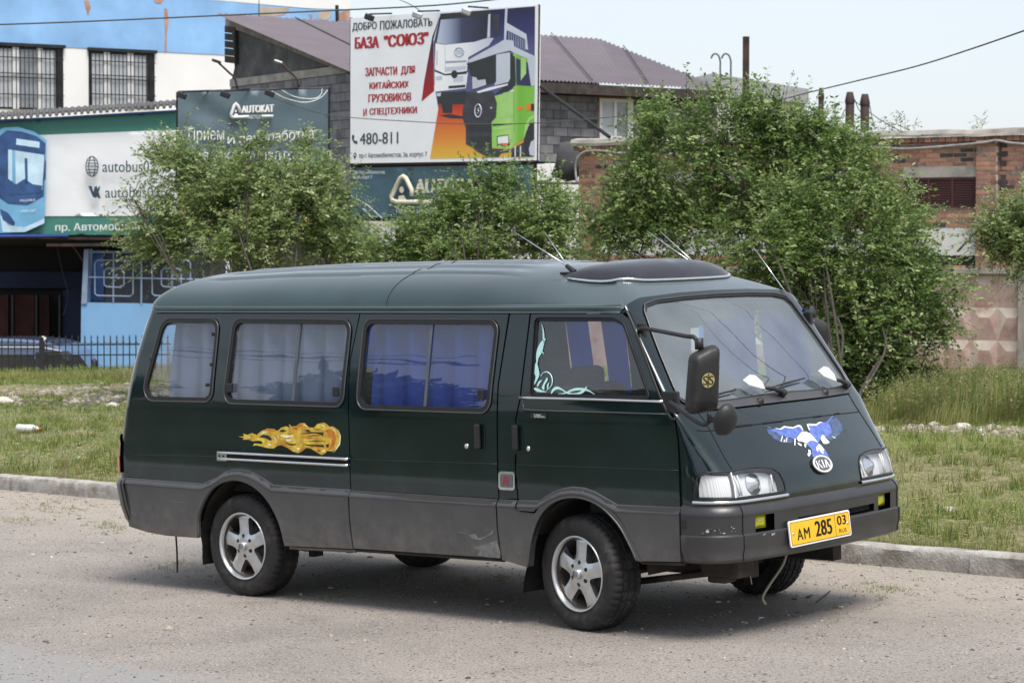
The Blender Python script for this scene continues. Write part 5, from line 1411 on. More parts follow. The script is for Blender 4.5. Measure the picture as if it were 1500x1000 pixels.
FP('rust_streak', [(241, 12), (245, 14), (247, 30), (244.5, 50), (244, 76), (241, 76), (242, 45), (240.5, 25)], 'brick_patch'); FP('brick_patch', [(123, 0), (131, 2), (133, 12), (129, 23), (126, 14)], 'brick_patch'); FP('brick_patch', [(225, 0), (240, 0), (236, 6), (228, 5)], 'brick_patch')
mk('wall_joint', FW.ppx([(379, 0), (380, 0), (380, 28), (379, 28)], .03, .02), 'steel_dark', fb)
def barred_window(x0, x1, yt0, yt1, yb, mull, kinds, seed):
    wv_ = empty('window', parent=fb)
    A0, Z1 = FW.at((x0, yt0)); A1, _ = FW.at((x1, yt1)); Zb = FW.at((x1, yb))[1]
    mk('recess', FW.box(A0, A1, Zb, Z1, -.05, .026), 'steel_dark', wv_)
    es = [A0 + .03] + [A0 + (A1 - A0) * m for m in mull] + [A1 - .22]
    for k in range(len(es) - 1):
        mk('pane', FW.box(es[k] + .05, es[k + 1] - .05, Zb + .05, Z1 - .18, .027, .035), kinds[k], wv_)
    for k in range(1, len(es) - 1): mk('mullion', FW.box(es[k] - .10, es[k] + .10, Zb, Z1 - .12, .036, .07), 'pvc_white', wv_)
    br = empty('window_bars', parent=wv_)
    return wv_, es, Zb, Z1, A0, A1
for (x0, x1, yt0, yt1, yb, mull, kinds) in ((-12, 92, 62, 68, 162, (.32, .66), ('blind_white', 'pane_grey', 'blind_white')), (129.5, 226, 70, 76, 160, (.26, .62), ('blind_white', 'blind_white', 'blind_white'))):
    wv_, es, Zb, Z1, A0, A1 = barred_window(x0, x1, yt0, yt1, yb, mull, kinds, 1)
    n_ = 15
    for k in range(n_ + 1):
        a_ = A0 + .06 + (A1 - A0 - .25) * k / n_
        mk('bar', FW.box(a_ - .010, a_ + .010, Zb, Z1 - .12, .10, .125), 'steel_dark', wv_)
    for f in (.22, .48, .54, .78): mk('cross_bar', FW.box(A0, A1, Zb + (Z1 - Zb) * f - .014, Zb + (Z1 - Zb) * f + .014, .10, .12), 'steel_dark', wv_)
    mk('head', FW.box(A0 - .05, A1 + .05, Z1 - .10, Z1, .03, .14), 'steel_dark', wv_)
finish(fb)
# tall wall continuing behind, right of the roof ridge
o = mk('distant_pole', tube([at_y((493.5, 8), 62), at_y((494, 32), 62)], .05, 6), 'steel_dark'); tag(o, 'short dark pole standing on the purple roof ridge', 'pole')

# ---------------------------------------------------------------- pink relief fence
PW = Wall((7.2, 34.0), math.radians(-38))
pf = empty('relief_fence', (7.2, 34, 0)); tag(pf, 'pink and cream concrete fence of pyramid-relief panels behind the tall grass', 'fence')
zt = PW.at((1500, 401))[1]; pz1 = PW.at((1480, 451))[1]; pz2 = PW.at((1480, 499.5))[1]; ph = pz1 - pz2
ca = PW.at((1461.5, 452))[0] - PW.at((1422, 452))[0]
aR_ = PW.at((1496, 450))[0]
mk('panel_slab', PW.box(aR_ - 9, aR_, pz1 - 5 * ph, zt, -.12, -.005), 'pink_paint', pf)
a_base = PW.at((1461.5, 452))[0]
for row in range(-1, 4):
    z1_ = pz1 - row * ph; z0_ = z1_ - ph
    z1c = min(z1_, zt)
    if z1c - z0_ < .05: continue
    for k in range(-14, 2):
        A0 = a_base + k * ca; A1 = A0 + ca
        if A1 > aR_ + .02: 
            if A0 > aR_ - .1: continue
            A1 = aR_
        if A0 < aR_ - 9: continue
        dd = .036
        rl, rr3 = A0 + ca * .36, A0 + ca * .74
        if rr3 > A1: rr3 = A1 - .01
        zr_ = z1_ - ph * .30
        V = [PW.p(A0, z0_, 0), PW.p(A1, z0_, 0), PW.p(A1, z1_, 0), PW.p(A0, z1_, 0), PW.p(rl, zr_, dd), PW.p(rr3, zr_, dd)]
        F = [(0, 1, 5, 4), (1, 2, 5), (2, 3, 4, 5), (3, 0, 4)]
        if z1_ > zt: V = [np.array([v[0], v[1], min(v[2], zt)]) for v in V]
        mk('relief_pyramid', (V, F), ['pink_paint', 'cream_facet'], pf, mi=[0, 0, 1, 0] if (k + row) % 5 else [0, 0, 1, 1])  # upward facets cream, the others mostly pink
a2_ = PW.at((1498, 450), .1)[0]
mk('post', PW.box(aR_ + .01, aR_ + .22, -1, zt + .02, -.15, .12), 'concrete', pf)
mk('top_rail', PW.box(aR_ - 9, aR_ + .3, zt, zt + .07, -.16, .10), 'concrete', pf)
finish(pf)
# cables crossing in front of the brick wall
def wire_px(name, pts, D0, D1, r, label, mat='wire', grp=None, cat='cable'):
    n = len(pts); P = [at_y(p, D0 + (D1 - D0) * i / (n - 1)) for i, p in enumerate(pts)]
    o = mk(name, tube(cat_rom(P, 5), r, 5), mat, smooth=True); tag(o, label, cat, grp); return o
wire_px('cable', [(1403, 368), (1430, 340), (1470, 308), (1500, 285), (1530, 262)], 36, 33, .018, 'thick black cable sloping up over the brick pilaster at the right')
wire_px('cable', [(1120, 153), (1180, 137), (1250, 120), (1340, 98), (1420, 73), (1530, 35)], 40, 25, .010, 'overhead wire rising to the right across the open sky')
wire_px('cable', [(-20, 37), (120, 32), (300, 24), (480, 16), (640, 8), (760, -4)], 32, 34, .011, 'overhead wire crossing the blue wall and the top of the hoarding')
wire_px('cable', [(395, 142), (480, 168), (600, 178), (700, 182), (790, 180), (880, 173), (930, 168), (1080, 150)], 43.5, 43.8, .008, 'thin wire sagging across the middle of the hoarding')
wire_px('cable', [(585, 0), (603, 8), (618, 18)], 45, 45.8, .008, 'short thin wire reaching the top edge of the hoarding')

# ---------------------------------------------------------------- black picket fence, left
fe = empty('picket_fence', (0, 50, 0)); tag(fe, 'black metal picket fence with spear tips in front of the blue booth', 'fence')
pk = lathe([(0, 0), (.012, 0), (.012, .88), (.016, .90), (.004, .955), (0, .96)], 6)
pk_me = mkmesh('picket', *pk, 'steel_dark')
x = -25.0; k = 0
Df = lambda x: 50.0 - (x / 250) * 1.2
while x < 250:
    P = at_y((x, 557), Df(x)); zt_ = at_y((x, 489 - (x - 100) * .006), Df(x))[2]; z0_ = zt_ - .98
    o = link('picket', pk_me, fe, (P[0], P[1] - 50, z0_)); x += 9.35 ; k += 1
for dy in (505, 520, 552):
    pts = [at_y((x_, dy - (x_ - 100) * .008), Df(x_) ) for x_ in np.linspace(-25, 250, 12)]
    mk('rail', tube([p - np.array([0, 50, 0]) for p in pts], .014, 5), 'steel_dark', fe)
for x_ in np.arange(-25, 245, 9.35):
    c0_ = at_y((x_ + 4.7, 501), Df(x_)) - np.array([0, 50, 0]); R_ = .06
    mk('scroll', tube([c0_ + np.array([R_ * math.cos(a), -.0, R_ * .9 * math.sin(a) + .02]) for a in np.linspace(math.pi, 2 * math.pi, 7)], .006, 4), 'steel_dark', fe)
P = at_y((61.5, 520), 49.6) - np.array([0, 50, 0])
mk('fence_post', mv(box((0, 0, 0), (.105, .08, 1.0)), P + np.array([0, 0, -.12])), 'steel_dark', fe, bevel=.01)
mk('post_cap', mv(xf(box((0, 0, 0), (.10, .08, .07)), np.array([[.8, 0, .5], [0, 1, 0], [-.5, 0, .8]])), at_y((64, 495.5), 49.6) - np.array([0, 50, 0])), 'ink_white', fe, bevel=.01)
# parked car behind the fence
pm('car_blue', (.13, .18, .31), rough=.3, metal=.3, var=.06, vs=2, coat=1); pm('car_glass', (.02, .025, .03), rough=.08, var=.4, vs=2, spec=.9)
CD = 54.5
def CP(x, y, d=0): return at_y((x, y), CD + d)
car = empty('parked_van', CP(40, 560)); tag(car, 'pale blue van parked behind the black picket fence', 'van')
outl = [(-60, 498), (-10, 495.5), (30, 496.5), (60, 499), (82, 505), (97, 516), (108, 532), (118, 545), (126, 556), (129, 575), (128, 590), (-60, 590)]
def slab(pts, d0_, d1_):
    n = len(pts); V = [CP(x, y, d0_) for x, y in pts]; s = (CD + d0_); V2 = [v + np.array([.25, d1_ - d0_, 0]) for v in V]
    return V + V2, [tuple(range(n))[::-1], tuple(range(n, 2 * n))] + [(i, (i + 1) % n, (i + 1) % n + n, i + n) for i in range(n)]
mk('body', slab(outl, 0, 1.7), 'car_blue', car, bevel=.05)
for pts in ([(-60, 519), (38, 519), (43, 527), (43, 549), (38, 553), (-60, 553)], [(52, 516), (84, 514), (97, 528), (102, 546), (52, 550)]): 
    mk('side_window', slab(pts, -.012, .01), 'car_glass', car)
mk('roof_crease', tube([CP(-50, 508, -.02), CP(60, 508.5, -.02), CP(90, 514, -.02)], .012, 5), 'print_pale', car)
mk('windscreen', slab([(100, 520), (110, 533), (120, 548), (113, 548), (104, 534)], -.010, .01), 'car_glass', car)
mk('wing_mirror', mv(lathe([(0, -.14), (.06, -.11), (.075, 0), (.06, .11), (0, .14)], 12), CP(138, 534, -.2)), 'steel_dark', car, smooth=True)
for xx in (-20, 95):
    w_ = mk('wheel', mv(lathe([(.0, -.09), (.2, -.1), (.30, -.08), (.30, .08), (.2, .1), (0, .1)], 24, 'y'), CP(xx, 596, .05)), 'steel_dark', car, smooth=True)
finish(car)
# ================================================================ TREES AND SHRUBS
pm('bark', (.055, .046, .038), rough=.9, var=.35, vs=12, bump=.4, bs=30)
def bush(name, base, blobs, n_twig, label, seed, cols, D, leaf=.042,  twig_len=(.25, .55), limbs=True, cat='tree', droop=.25, group=None, per=15, light=.56):
    """blobs: (px x, px y, dD, rx px, ry px); base: pixel of the foot"""
    r = np.random.RandomState(seed)
    root = empty(name, (0, 0, 0)); tag(root, label, cat, group)
    B = hit(base) if base is not None else None
    foot = B if B is not None else at_y((blobs[0][0], blobs[0][1]), D)
    cs, rs_, ws = [], [], []
    for x, y, dd, rx, ry in blobs:
        c = at_y((x, y), D + dd); s = (D + dd) / F_PX; cs.append(c); q_ = lambda v: max(v - 17, v * .45) * s; rs_.append(np.array([q_(rx), .42 * (q_(rx) + q_(ry)), q_(ry)])); ws.append(rx * ry)
    ws = np.array(ws, float); ws /= ws.sum(); cs = np.array(cs); rs_ = np.array(rs_)
    nc = max(3, n_twig // 11)
    kc = r.choice(len(blobs), nc, p=ws); dc = r.normal(0, 1, (nc, 3)); dc /= np.linalg.norm(dc, axis=1, keepdims=True); rc = r.uniform(0, 1, nc) ** .42
    Sc = cs[kc] + dc * rc[:, None] * rs_[kc]
    j = r.randint(0, nc, n_twig); k = kc[j]; rad = rc[j]; d = dc[j] + r.normal(0, .35, (n_twig, 3)); d /= np.linalg.norm(d, axis=1, keepdims=True)
    S = Sc[j] + r.normal(0, .075, (n_twig, 3)); ctone = r.normal(0, .12, nc)[j]
    out = d * rs_[k]; out /= np.linalg.norm(out, axis=1, keepdims=True)
    dirv = out * .8 + r.normal(0, .45, (n_twig, 3)) + np.array([0, 0, .35])
    dirv /= np.linalg.norm(dirv, axis=1, keepdims=True)
    Lw = r.uniform(*twig_len, n_twig)
    sh = (r.uniform(0, 1, n_twig) < .05) & (d[:, 2] > -.2); Lw[sh] *= 1.9; dirv[sh] = dirv[sh] * .6 + out[sh] * .5 + np.array([0, 0, .35]); dirv /= np.linalg.norm(dirv, axis=1, keepdims=True)
    # keep only twigs above ground
    ok = S[:, 2] > gz(S[:, 0], S[:, 1]) + .05
    S, dirv, Lw, out, k, rad, ctone = S[ok], dirv[ok], Lw[ok], out[ok], k[ok], rad[ok], ctone[ok]; n = len(S)
    # leaves
    tcol = np.array(cols)
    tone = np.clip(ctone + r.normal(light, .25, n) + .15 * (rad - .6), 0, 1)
    per_ = per
    f = (np.arange(per_) + .5) / per_
    fj = np.clip(f[None] + r.normal(0, .02, (n, per_)), 0.03, 1)
    Pos = S[:, None] + dirv[:, None] * (Lw[:, None] * fj)[..., None]
    Pos[..., 2] -= droop * (Lw[:, None] * fj) ** 2 * 1.6
    tang = dirv[:, None] - np.array([0, 0, 1.]) * (2 * droop * 1.6 * Lw[:, None] * fj)[..., None]
    tang = tang / np.linalg.norm(tang, axis=-1, keepdims=True)
    up = np.array([0, 0, 1.]); side = np.cross(tang, up); side /= np.linalg.norm(side, axis=-1, keepdims=True) + 1e-6
    alt = np.where(np.arange(per_) % 2, 1.0, -1.0)[None, :, None]
    ld = tang * .55 + side * alt * .75 + r.normal(0, .28, (n, per_, 3)) + np.array([0, 0, -.10]); ld /= np.linalg.norm(ld, axis=-1, keepdims=True)
    nrm = np.cross(ld, side * alt) + r.normal(0, .45, (n, per_, 3)); nrm -= ld * (nrm * ld).sum(-1, keepdims=True); nrm /= np.linalg.norm(nrm, axis=-1, keepdims=True) + 1e-6
    ws_ = np.cross(nrm, ld)
    sz = leaf * r.uniform(.6, 1.25, (n, per_, 1))
    A = Pos; T = Pos + ld * sz; Mi = Pos + ld * sz * .48
    Lf = Mi + ws_ * sz * .24 + nrm * sz * .06; Rt = Mi - ws_ * sz * .24 + nrm * sz * .06
    V = np.stack([A, Lf, T, Rt], 2).reshape(-1, 3)
    m = n * per_; i = np.arange(m)[:, None] * 4
    F = np.concatenate([i + [[0, 1, 2]], i + [[0, 2, 3]]])
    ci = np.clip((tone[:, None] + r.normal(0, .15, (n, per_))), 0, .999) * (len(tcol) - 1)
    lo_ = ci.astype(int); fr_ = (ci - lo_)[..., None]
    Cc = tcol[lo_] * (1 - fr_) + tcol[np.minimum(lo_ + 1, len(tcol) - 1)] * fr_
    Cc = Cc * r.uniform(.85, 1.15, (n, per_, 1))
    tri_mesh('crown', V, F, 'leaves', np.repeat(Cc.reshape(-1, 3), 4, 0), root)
    # twigs as thin three-sided spikes
    TV, TF = [], []
    sel = np.arange(n)
    E_ = S + dirv * Lw[:, None]; E_[:, 2] -= droop * Lw ** 2 * 1.6
    Mi_ = S + dirv * Lw[:, None] * .5; Mi_[:, 2] -= droop * (Lw * .5) ** 2 * 1.6
    w1 = np.array([.003, 0, 0]); w2 = np.array([0, 0, .003])
    V = np.stack([S - w1, S + w1, Mi_ + w1 * .7, Mi_ - w1 * .7, E_], 1).reshape(-1, 3); i = np.arange(n)[:, None] * 5
    F = np.concatenate([i + [[0, 1, 2]], i + [[0, 2, 3]], i + [[3, 2, 4]]])
    o = mk('twigs', (V, F), 'bark', root)
    o['kind'] = 'stuff'
    if limbs and B is not None:
        Gs = []
        for c, rr in list(zip(cs, rs_))[::2]:
            P0 = B + np.array([r.normal(0, .10), r.normal(0, .1), -.1])
            mid1 = P0 * .6 + c * .4 + np.array([r.normal(0, .10), r.normal(0, .15), .15]); mid2 = P0 * .25 + c * .75 + r.normal(0, .08, 3)
            end = c + np.array([0, 0, rr[2] * .5])
            pth = cat_rom([P0, mid1, mid2, c, end], 5); Gs.append(tube(pth, np.linspace(.017, .005, len(pth)), 6))
            idx = np.where(np.abs(S - c).max(1) < rr.max() * 1.1)[0]
            if len(idx) > 9: idx = r.choice(idx, 9, replace=False)
            for j in idx:
                q = pth[r.randint(len(pth) // 3, len(pth))]; mm = (q + S[j]) / 2 + r.normal(0, .05, 3) + np.array([0, 0, .04])
                Gs.append(tube([q, mm, S[j], S[j] + dirv[j] * Lw[j] * .6], [.008, .006, .004, .002], 4))
        mk('trunk', join(*Gs), 'bark', root, smooth=True)
    return root
LC = [(.052, .10, .026), (.10, .18, .042), (.165, .27, .066), (.26, .365, .11), (.40, .48, .22)]
LB = [(.072, .125, .035), (.13, .21, .055), (.205, .30, .088), (.30, .385, .14), (.44, .50, .27)]
DK = [(.022, .045, .014), (.035, .07, .02), (.06, .11, .03), (.11, .16, .05)]
# big bush, right of centre
big = [(930, 300, .2, 55, 70), (985, 235, 0, 70, 75), (1060, 190, -.1, 62, 62), (1120, 250, 0, 95, 95), (1160, 215, .2, 62, 50), (1010, 330, .2, 105, 60), (1130, 350, -.5, 120, 90), (1225, 270, .1, 80, 78), (1240, 360, -.4, 110, 90), (1310, 330, .1, 60, 60),
       (1330, 420, -.2, 80, 60), (1240, 470, -.5, 100, 70), (1365, 455, .1, 50, 35), (1180, 430, -.3, 110, 60), (900, 350, .4, 45, 45), (1285, 520, -.2, 70, 50), (1215, 540, -.1, 45, 36), (1330, 490, 0, 60, 40), (1150, 300, .3, 70, 60), (1125, 172, 0, 34, 34), (1215, 220, .2, 50, 40), (960, 190, 0, 30, 25)]
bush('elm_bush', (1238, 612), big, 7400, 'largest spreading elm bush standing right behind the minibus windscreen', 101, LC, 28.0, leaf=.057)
# left bush
lf = [(368, 218, .2, 28, 18), (440, 228, .2, 26, 20), (330, 300, 0, 95, 75), (395, 278, .1, 75, 48), (290, 330, .2, 85, 45), (250, 245, .3, 45, 38), (440, 310, -.2, 80, 75), (478, 275, .2, 36, 34), (360, 360, -.2, 120, 50), (215, 330, .3, 55, 32), (500, 350, 0, 50, 55), (235, 370, .2, 50, 25), (530, 380, .1, 40, 35), (300, 262, .3, 48, 32), (200, 300, .2, 35, 20)]
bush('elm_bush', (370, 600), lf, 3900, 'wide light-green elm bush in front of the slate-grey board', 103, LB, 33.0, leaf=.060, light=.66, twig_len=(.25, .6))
# middle bush
mdl = [(700, 266, .2, 24, 20), (750, 270, .2, 24, 18), (640, 345, 0, 72, 38), (705, 318, .1, 62, 34), (762, 335, 0, 66, 46), (680, 372, -.2, 105, 26), (820, 318, .1, 34, 40), (590, 378, 0, 55, 24), (728, 280, .2, 30, 22), (810, 370, 0, 50, 30), (668, 300, .2, 30, 22), (788, 290, .2, 32, 24)]
bush('elm_bush', (705, 600), mdl, 2300, 'low elm bush below the white hoarding between the two larger bushes', 105, LC, 32.0, leaf=.058, light=.6)
# right edge
re_ = [(1488, 335, 0, 56, 44), (1530, 360, 0, 60, 50), (1475, 368, .1, 40, 30), (1520, 305, 0, 55, 30), (1448, 350, .2, 24, 18)]
bush('elm_branch', None, re_, 1300, 'light-green elm branches reaching in from the right edge', 107, LB, 29.0, leaf=.05, limbs=False, light=.65, cat='branches')
P0 = at_y((1560, 340), 29.0)
# low dark shrub below the big bush
lw = [(1275, 585, 0, 40, 32), (1320, 575, .2, 48, 38), (1360, 585, .3, 40, 32), (1300, 550, .4, 40, 25), (1255, 555, .3, 25, 30), (1345, 555, .5, 26, 22)]
bush('low_shrub', (1315, 612), lw, 2100, 'dark low shrub growing at the foot of the largest elm bush', 109, DK, 27.6, leaf=.030, limbs=False, cat='shrub', twig_len=(.08, .28), per=14)
# small plants on the roof line of the brick building
for (x, y, rx, ry, lbl, cc) in ((1297, 183, 7, 13, 'leafless weed growing on the brick building roof', DK), (1332, 186, 7, 8, 'small green weed on the roof of the brick building', LC), (1430, 184, 9, 6, 'sparse seedling at the right end of the brick building roof', LC), (1317, 182, 2, 10, 'thin upright stalk on the brick building roof', DK)):
    bush('roof_weed', None, [(x, y, 0, rx, ry)], 14, lbl, 200 + x, cc, 44.5, leaf=.05, limbs=False, cat='weed', twig_len=(.10, .3), per=6)
# small plant growing out of the kerb joint
def kerb_plant(px, label, seed, n=34, h=.16):
    r = np.random.RandomState(seed); P = hit(px); V, F, Cc = [], [], []
    for i in range(n):
        a = r.uniform(0, 6.28); L_ = r.uniform(.5, 1) * .12; e = r.uniform(.2, .9); d = np.array([math.cos(a) * math.cos(e), math.sin(a) * math.cos(e), math.sin(e)]) * L_
        s2 = np.array([-math.sin(a), math.cos(a), 0]) * .018; k = len(V); V += [P, P + d * .6 + s2, P + d + np.array([0, 0, -.02]), P + d * .6 - s2]; F += [(k, k + 1, k + 2), (k, k + 2, k + 3)]; Cc += [np.array([.08, .14, .03]) * r.uniform(.6, 1.7)] * 4
    for i in range(5):
        t = P + np.array([r.normal(0, .07), r.normal(0, .05), r.uniform(.2, .32)]); k = len(V); V += [P - np.array([.004, 0, 0]), P + np.array([.004, 0, 0]), t]; F.append((k, k + 1, k + 2)); Cc += [np.array([.28, .20, .13])] * 3
        for j in range(14):
            q = P + (t - P) * r.uniform(.4, 1) + r.normal(0, .008, 3); k = len(V); V += [q, q + np.array([.012, 0, .006]), q + np.array([.004, 0, .016])]; F.append((k, k + 1, k + 2)); Cc += [np.array([.30, .22, .15])] * 3
    o = tri_mesh('kerb_weed', np.array(V), np.array(F), 'leaves', np.array(Cc)); tag(o, label, 'plant'); return o
kerb_plant((87, 722), 'small leafy weed with dry stalks rooted at the foot of the kerb', 1)
# sparse grass at the kerb foot and on the road
r_ = np.random.RandomState(91)
pts = []
for px, sx, sy, n_ in (((170, 770), 26, 5, 50), ((60, 740), 40, 6, 60), ((250, 830), 25, 6, 25), ((1300, 866), 40, 8, 40), ((700, 848), 60, 5, 50), ((480, 876), 30, 4, 14), ((1210, 895), 50, 14, 20), ((20, 765), 30, 5, 30)):
    for i in range(n_): pts.append(hit((px[0] + r_.normal(0, sx), px[1] + r_.normal(0, sy)))[:2])
pts = np.array(pts); pts = pts[ts(pts[:, 0], pts[:, 1])[1] < -.02]
XY = (pts[:, None] + r_.normal(0, .018, (len(pts), 9, 2))).reshape(-1, 2)
tag(blades('road_grass', XY, r_.uniform(.008, .035, len(XY)), .005, np.array([.22, .24, .07]) * r_.uniform(.6, 1.3, (len(XY), 1)), lean=1.2, seed=92, zf=base_z), kind='stuff', label='sparse grass sprouting from the gravelly road')
# dense row along the kerb's back edge, spilling over
t2 = r_.uniform(-2, 12, 9000); s2 = .165 + np.abs(r_.normal(0, .05, 9000))
XY = np.stack([K0[0] + t2 * KD[0] + s2 * KN[0], K0[1] + t2 * KD[1] + s2 * KN[1]], 1)
tag(blades('kerb_grass', XY, r_.uniform(.015, .06, len(XY)), .005, np.where((r_.uniform(0, 1, len(XY)) < .5)[:, None], np.array([.20, .23, .06]), np.array([.34, .30, .14])), lean=.8, seed=93), kind='stuff', label='grass fringe along the back of the kerb')
# ---- litter
pm('bottle_plastic', (.62, .64, .60), rough=.3, var=.1, vs=10); pm('cap_red', (.55, .06, .02), rough=.4); pm('white_paper', (.72, .72, .70), rough=.8, var=.1, vs=20)
P = hit((42, 634)); bt = empty('plastic_bottle', P + np.array([0, 0, .05])); bt.rotation_euler = (0, 0, math.radians(-25))
mk('bottle_body', xf(lathe([(0, -.15), (.045, -.148), (.048, -.13), (.044, -.05), (.048, .02), (.046, .06), (.03, .11), (.014, .135), (.013, .15)], 16), np.array([[0, 0, 1], [0, 1, 0], [-1, 0, 0]])), 'bottle_plastic', bt, smooth=True)
mk('cap', xf(lathe([(.015, .148), (.016, .168), (0, .169)], 12), np.array([[0, 0, 1], [0, 1, 0], [-1, 0, 0]])), 'cap_red', bt, smooth=True)
tag(bt, 'clear plastic bottle with red cap lying on the left verge', 'bottle')
def scrap(px, s_, label, seed, zf=None):
    r = np.random.RandomState(seed); P = hit(px); n = 5; GP = np.zeros((n, n, 3))
    for i in range(n):
        for j in range(n): GP[i, j] = P + np.array([(i / 4 - .5) * s_, (j / 4 - .5) * s_ * .8, .03 + r.uniform(0, .35) * s_])
    o = mk('paper_scrap', grid(GP), 'white_paper', smooth=False); tag(o, label, 'litter')
scrap((58, 651), .06, 'crumpled white scrap just right of the plastic bottle', 3); scrap((114, 655), .05, 'crumpled white scrap in the middle of the left verge', 4); scrap((25, 654), .03, 'tiny white scrap left of the bottle', 5)
P = hit((1222, 876)); A = hit((1196, 884)); B = hit((1216, 868))
tag(mk('stick', tube([A + np.array([0, 0, .01]), B + np.array([0, 0, .012])], .004, 5), 'bark'), 'thin dark stick lying on the road by the front left wheel', 'stick')
for k, px in enumerate(((1052, 882), (1232, 889), (935, 851), (48, 812), (150, 795), (1115, 905))):
    P = hit(px); tag(mk('road_scrap', mv(box((0, 0, .004), (.025, .012, .006)), P), 'white_paper'), ('small pale chip on the road under the front of the minibus', 'white chip on the road at the lower right', 'pale chip beside the front right tyre', 'pale chip on the road at the far left', 'pale chip on the road behind the minibus', 'pale chip in front of the left front wheel')[k], 'litter')

# ---- trees across the street, behind and left of the photographer (mirrored in the minibus windows)
def row_tree(x, y, h, seed, label):
    r = np.random.RandomState(seed); root = empty('street_tree', (x, y, -.4)); tag(root, label, 'tree', 'trees along the far side of the street, outside the picture')
    n = 2600; d = r.normal(0, 1, (n, 3)); d /= np.linalg.norm(d, axis=1, keepdims=True); rad = r.uniform(.3, 1, n) ** .5
    c = np.array([0, 0, h * .60]); S = c + d * rad[:, None] * np.array([h * .36, h * .36, h * .42]) * (1 + .25 * fbm(d[:, 0] * 3, d[:, 1] * 3 + d[:, 2] * 2, 1.5, seed))[:, None]
    a = r.normal(0, 1, (n, 3)); a /= np.linalg.norm(a, axis=1, keepdims=True); b = np.cross(a, d); b /= np.linalg.norm(b, axis=1, keepdims=True); s_ = r.uniform(.25, .6, (n, 1))
    V = np.stack([S, S + a * s_ * .5 + b * s_ * .3, S + a * s_, S + a * s_ * .5 - b * s_ * .3], 1).reshape(-1, 3); i = np.arange(n)[:, None] * 4
    F = np.concatenate([i + [[0, 1, 2]], i + [[0, 2, 3]]])
    tri_mesh('crown', V, F, 'leaves', np.repeat(np.array([.035, .06, .018]) * r.uniform(.6, 1.5, (n, 1)), 4, 0), root)
    mk('trunk', tube([(0, 0, -.3), (.1, 0, h * .3), (0, .1, h * .7)], [.22, .16, .08], 8), 'bark', root, smooth=True)
r_ = np.random.RandomState(5)
ROW = [(*(K0 + KD * (-34 + 4.2 * k + r_.normal(0, .7)) + KN * (-25 + r_.normal(0, 1.2))), r_.uniform(4.0, 6.4)) for k in range(13)]
for k, (x, y, h) in enumerate(ROW): row_tree(x, y, h, 300 + k, 'dark leafy street tree across the road, outside the picture to the left')
# ================================================================ THE MINIBUS
pm('paint', (.003, .0165, .0185), rough=.25, metal=.6, var=.25, vs=2.5, dirt=(.66, 1.0, .10, (.16, .14, .12)), coat=1.0, rvar=.05, bump=.07, bs=1.8, dist=.03)
pm('cladding', (.12, .12, .124), rough=.38, metal=.7, var=.07, vs=9, bump=.14, bs=120, dist=.004, rvar=.04, dirt=(.30, .62, .75, (.20, .18, .16)))
pm('bumper_grey', (.07, .07, .073), rough=.36, metal=.6, var=.08, vs=9, bump=.14, bs=120, dist=.004, rvar=.05, dirt=(.38, .52, .5, (.15, .14, .125)))
pm('scuff', (.17, .17, .165), rough=.6, var=.3, vs=30)
pm('paint_roof_sky', (.030, .060, .066), rough=.36, metal=.45, var=.2, vs=2.5, coat=.8, rvar=.06)  # body paint lightened so its colour carries the sky reflected on the roof
pm('highlight_pale', (.16, .19, .20), rough=.35, metal=.3, var=.1, vs=3)
pm('rubber', (.012, .012, .013), rough=.45, var=.2, vs=20)
pm('black_plastic', (.015, .015, .016), rough=.5, var=.2, vs=12, bump=.05, bs=200, dist=.002)
pm('smoked', (.02, .021, .028), rough=.22, var=.2, vs=6, rvar=.1)
pm('chrome', (.75, .76, .78), rough=.16, metal=1, var=.05, vs=30)
pm('alloy', (.62, .63, .64), rough=.34, metal=.85, var=.07, vs=25, rvar=.06)
pm('tyre', (.018, .017, .017), rough=.72, var=.35, vs=14, bump=.15, bs=60, dist=.003, col2=(.075, .068, .06), thr=(.52, .75), vs2=7)
pm('underside', (.03, .026, .022), rough=.85, var=.4, vs=9, col2=(.09, .065, .05), thr=(.5, .7), bump=.3, bs=40)
pm('dark_void', (.004, .004, .004), rough=.9, var=.1)
pm('curtain', (.018, .055, .33), rough=.8, var=.1, vs=8)
pm('curtain_sky', (.17, .215, .33), rough=.8, var=.1, vs=8)  # rear-window cloth paled, the sky's reflection is put into its colour
for nm_, cc_ in (('curtain', (.018, .055, .36)), ('curtain_sky', (.19, .225, .34))):      # thin cloth lets some light through
    t_ = M[nm_].node_tree; p_ = [n for n in t_.nodes if n.type == 'BSDF_PRINCIPLED'][0]; o_ = [n for n in t_.nodes if n.type == 'OUTPUT_MATERIAL'][0]
    tl_ = t_.nodes.new('ShaderNodeBsdfTranslucent'); tl_.inputs[0].default_value = (cc_[0] * 1.6, cc_[1] * 1.6, cc_[2] * 1.8, 1); mx_ = t_.nodes.new('ShaderNodeMixShader'); mx_.inputs[0].default_value = .35
    t_.links.new(p_.outputs[0], mx_.inputs[1]); t_.links.new(tl_.outputs[0], mx_.inputs[2]); t_.links.new(mx_.outputs[0], o_.inputs[0])
pm('seat_red', (.05, .010, .012), rough=.9, var=.6, vs=30, col2=(.02, .02, .02), thr=(.45, .55), vs2=22)
pm('dash', (.035, .035, .04), rough=.6, var=.15, vs=6)
pm('paper', (.56, .58, .58), rough=.7, var=.06)
pm('white_ink', (.8, .8, .8), rough=.5, var=.05, vs=40)
pm('mint_ink', (.48, .78, .76), rough=.5, var=.05, vs=40)
pm('blue_ink', (.09, .15, .50), rough=.35, var=.4, vs=40, coat=.5)
pm('blue_ink_faded', (.045, .075, .17), rough=.4, var=.6, vs=60, coat=.5)
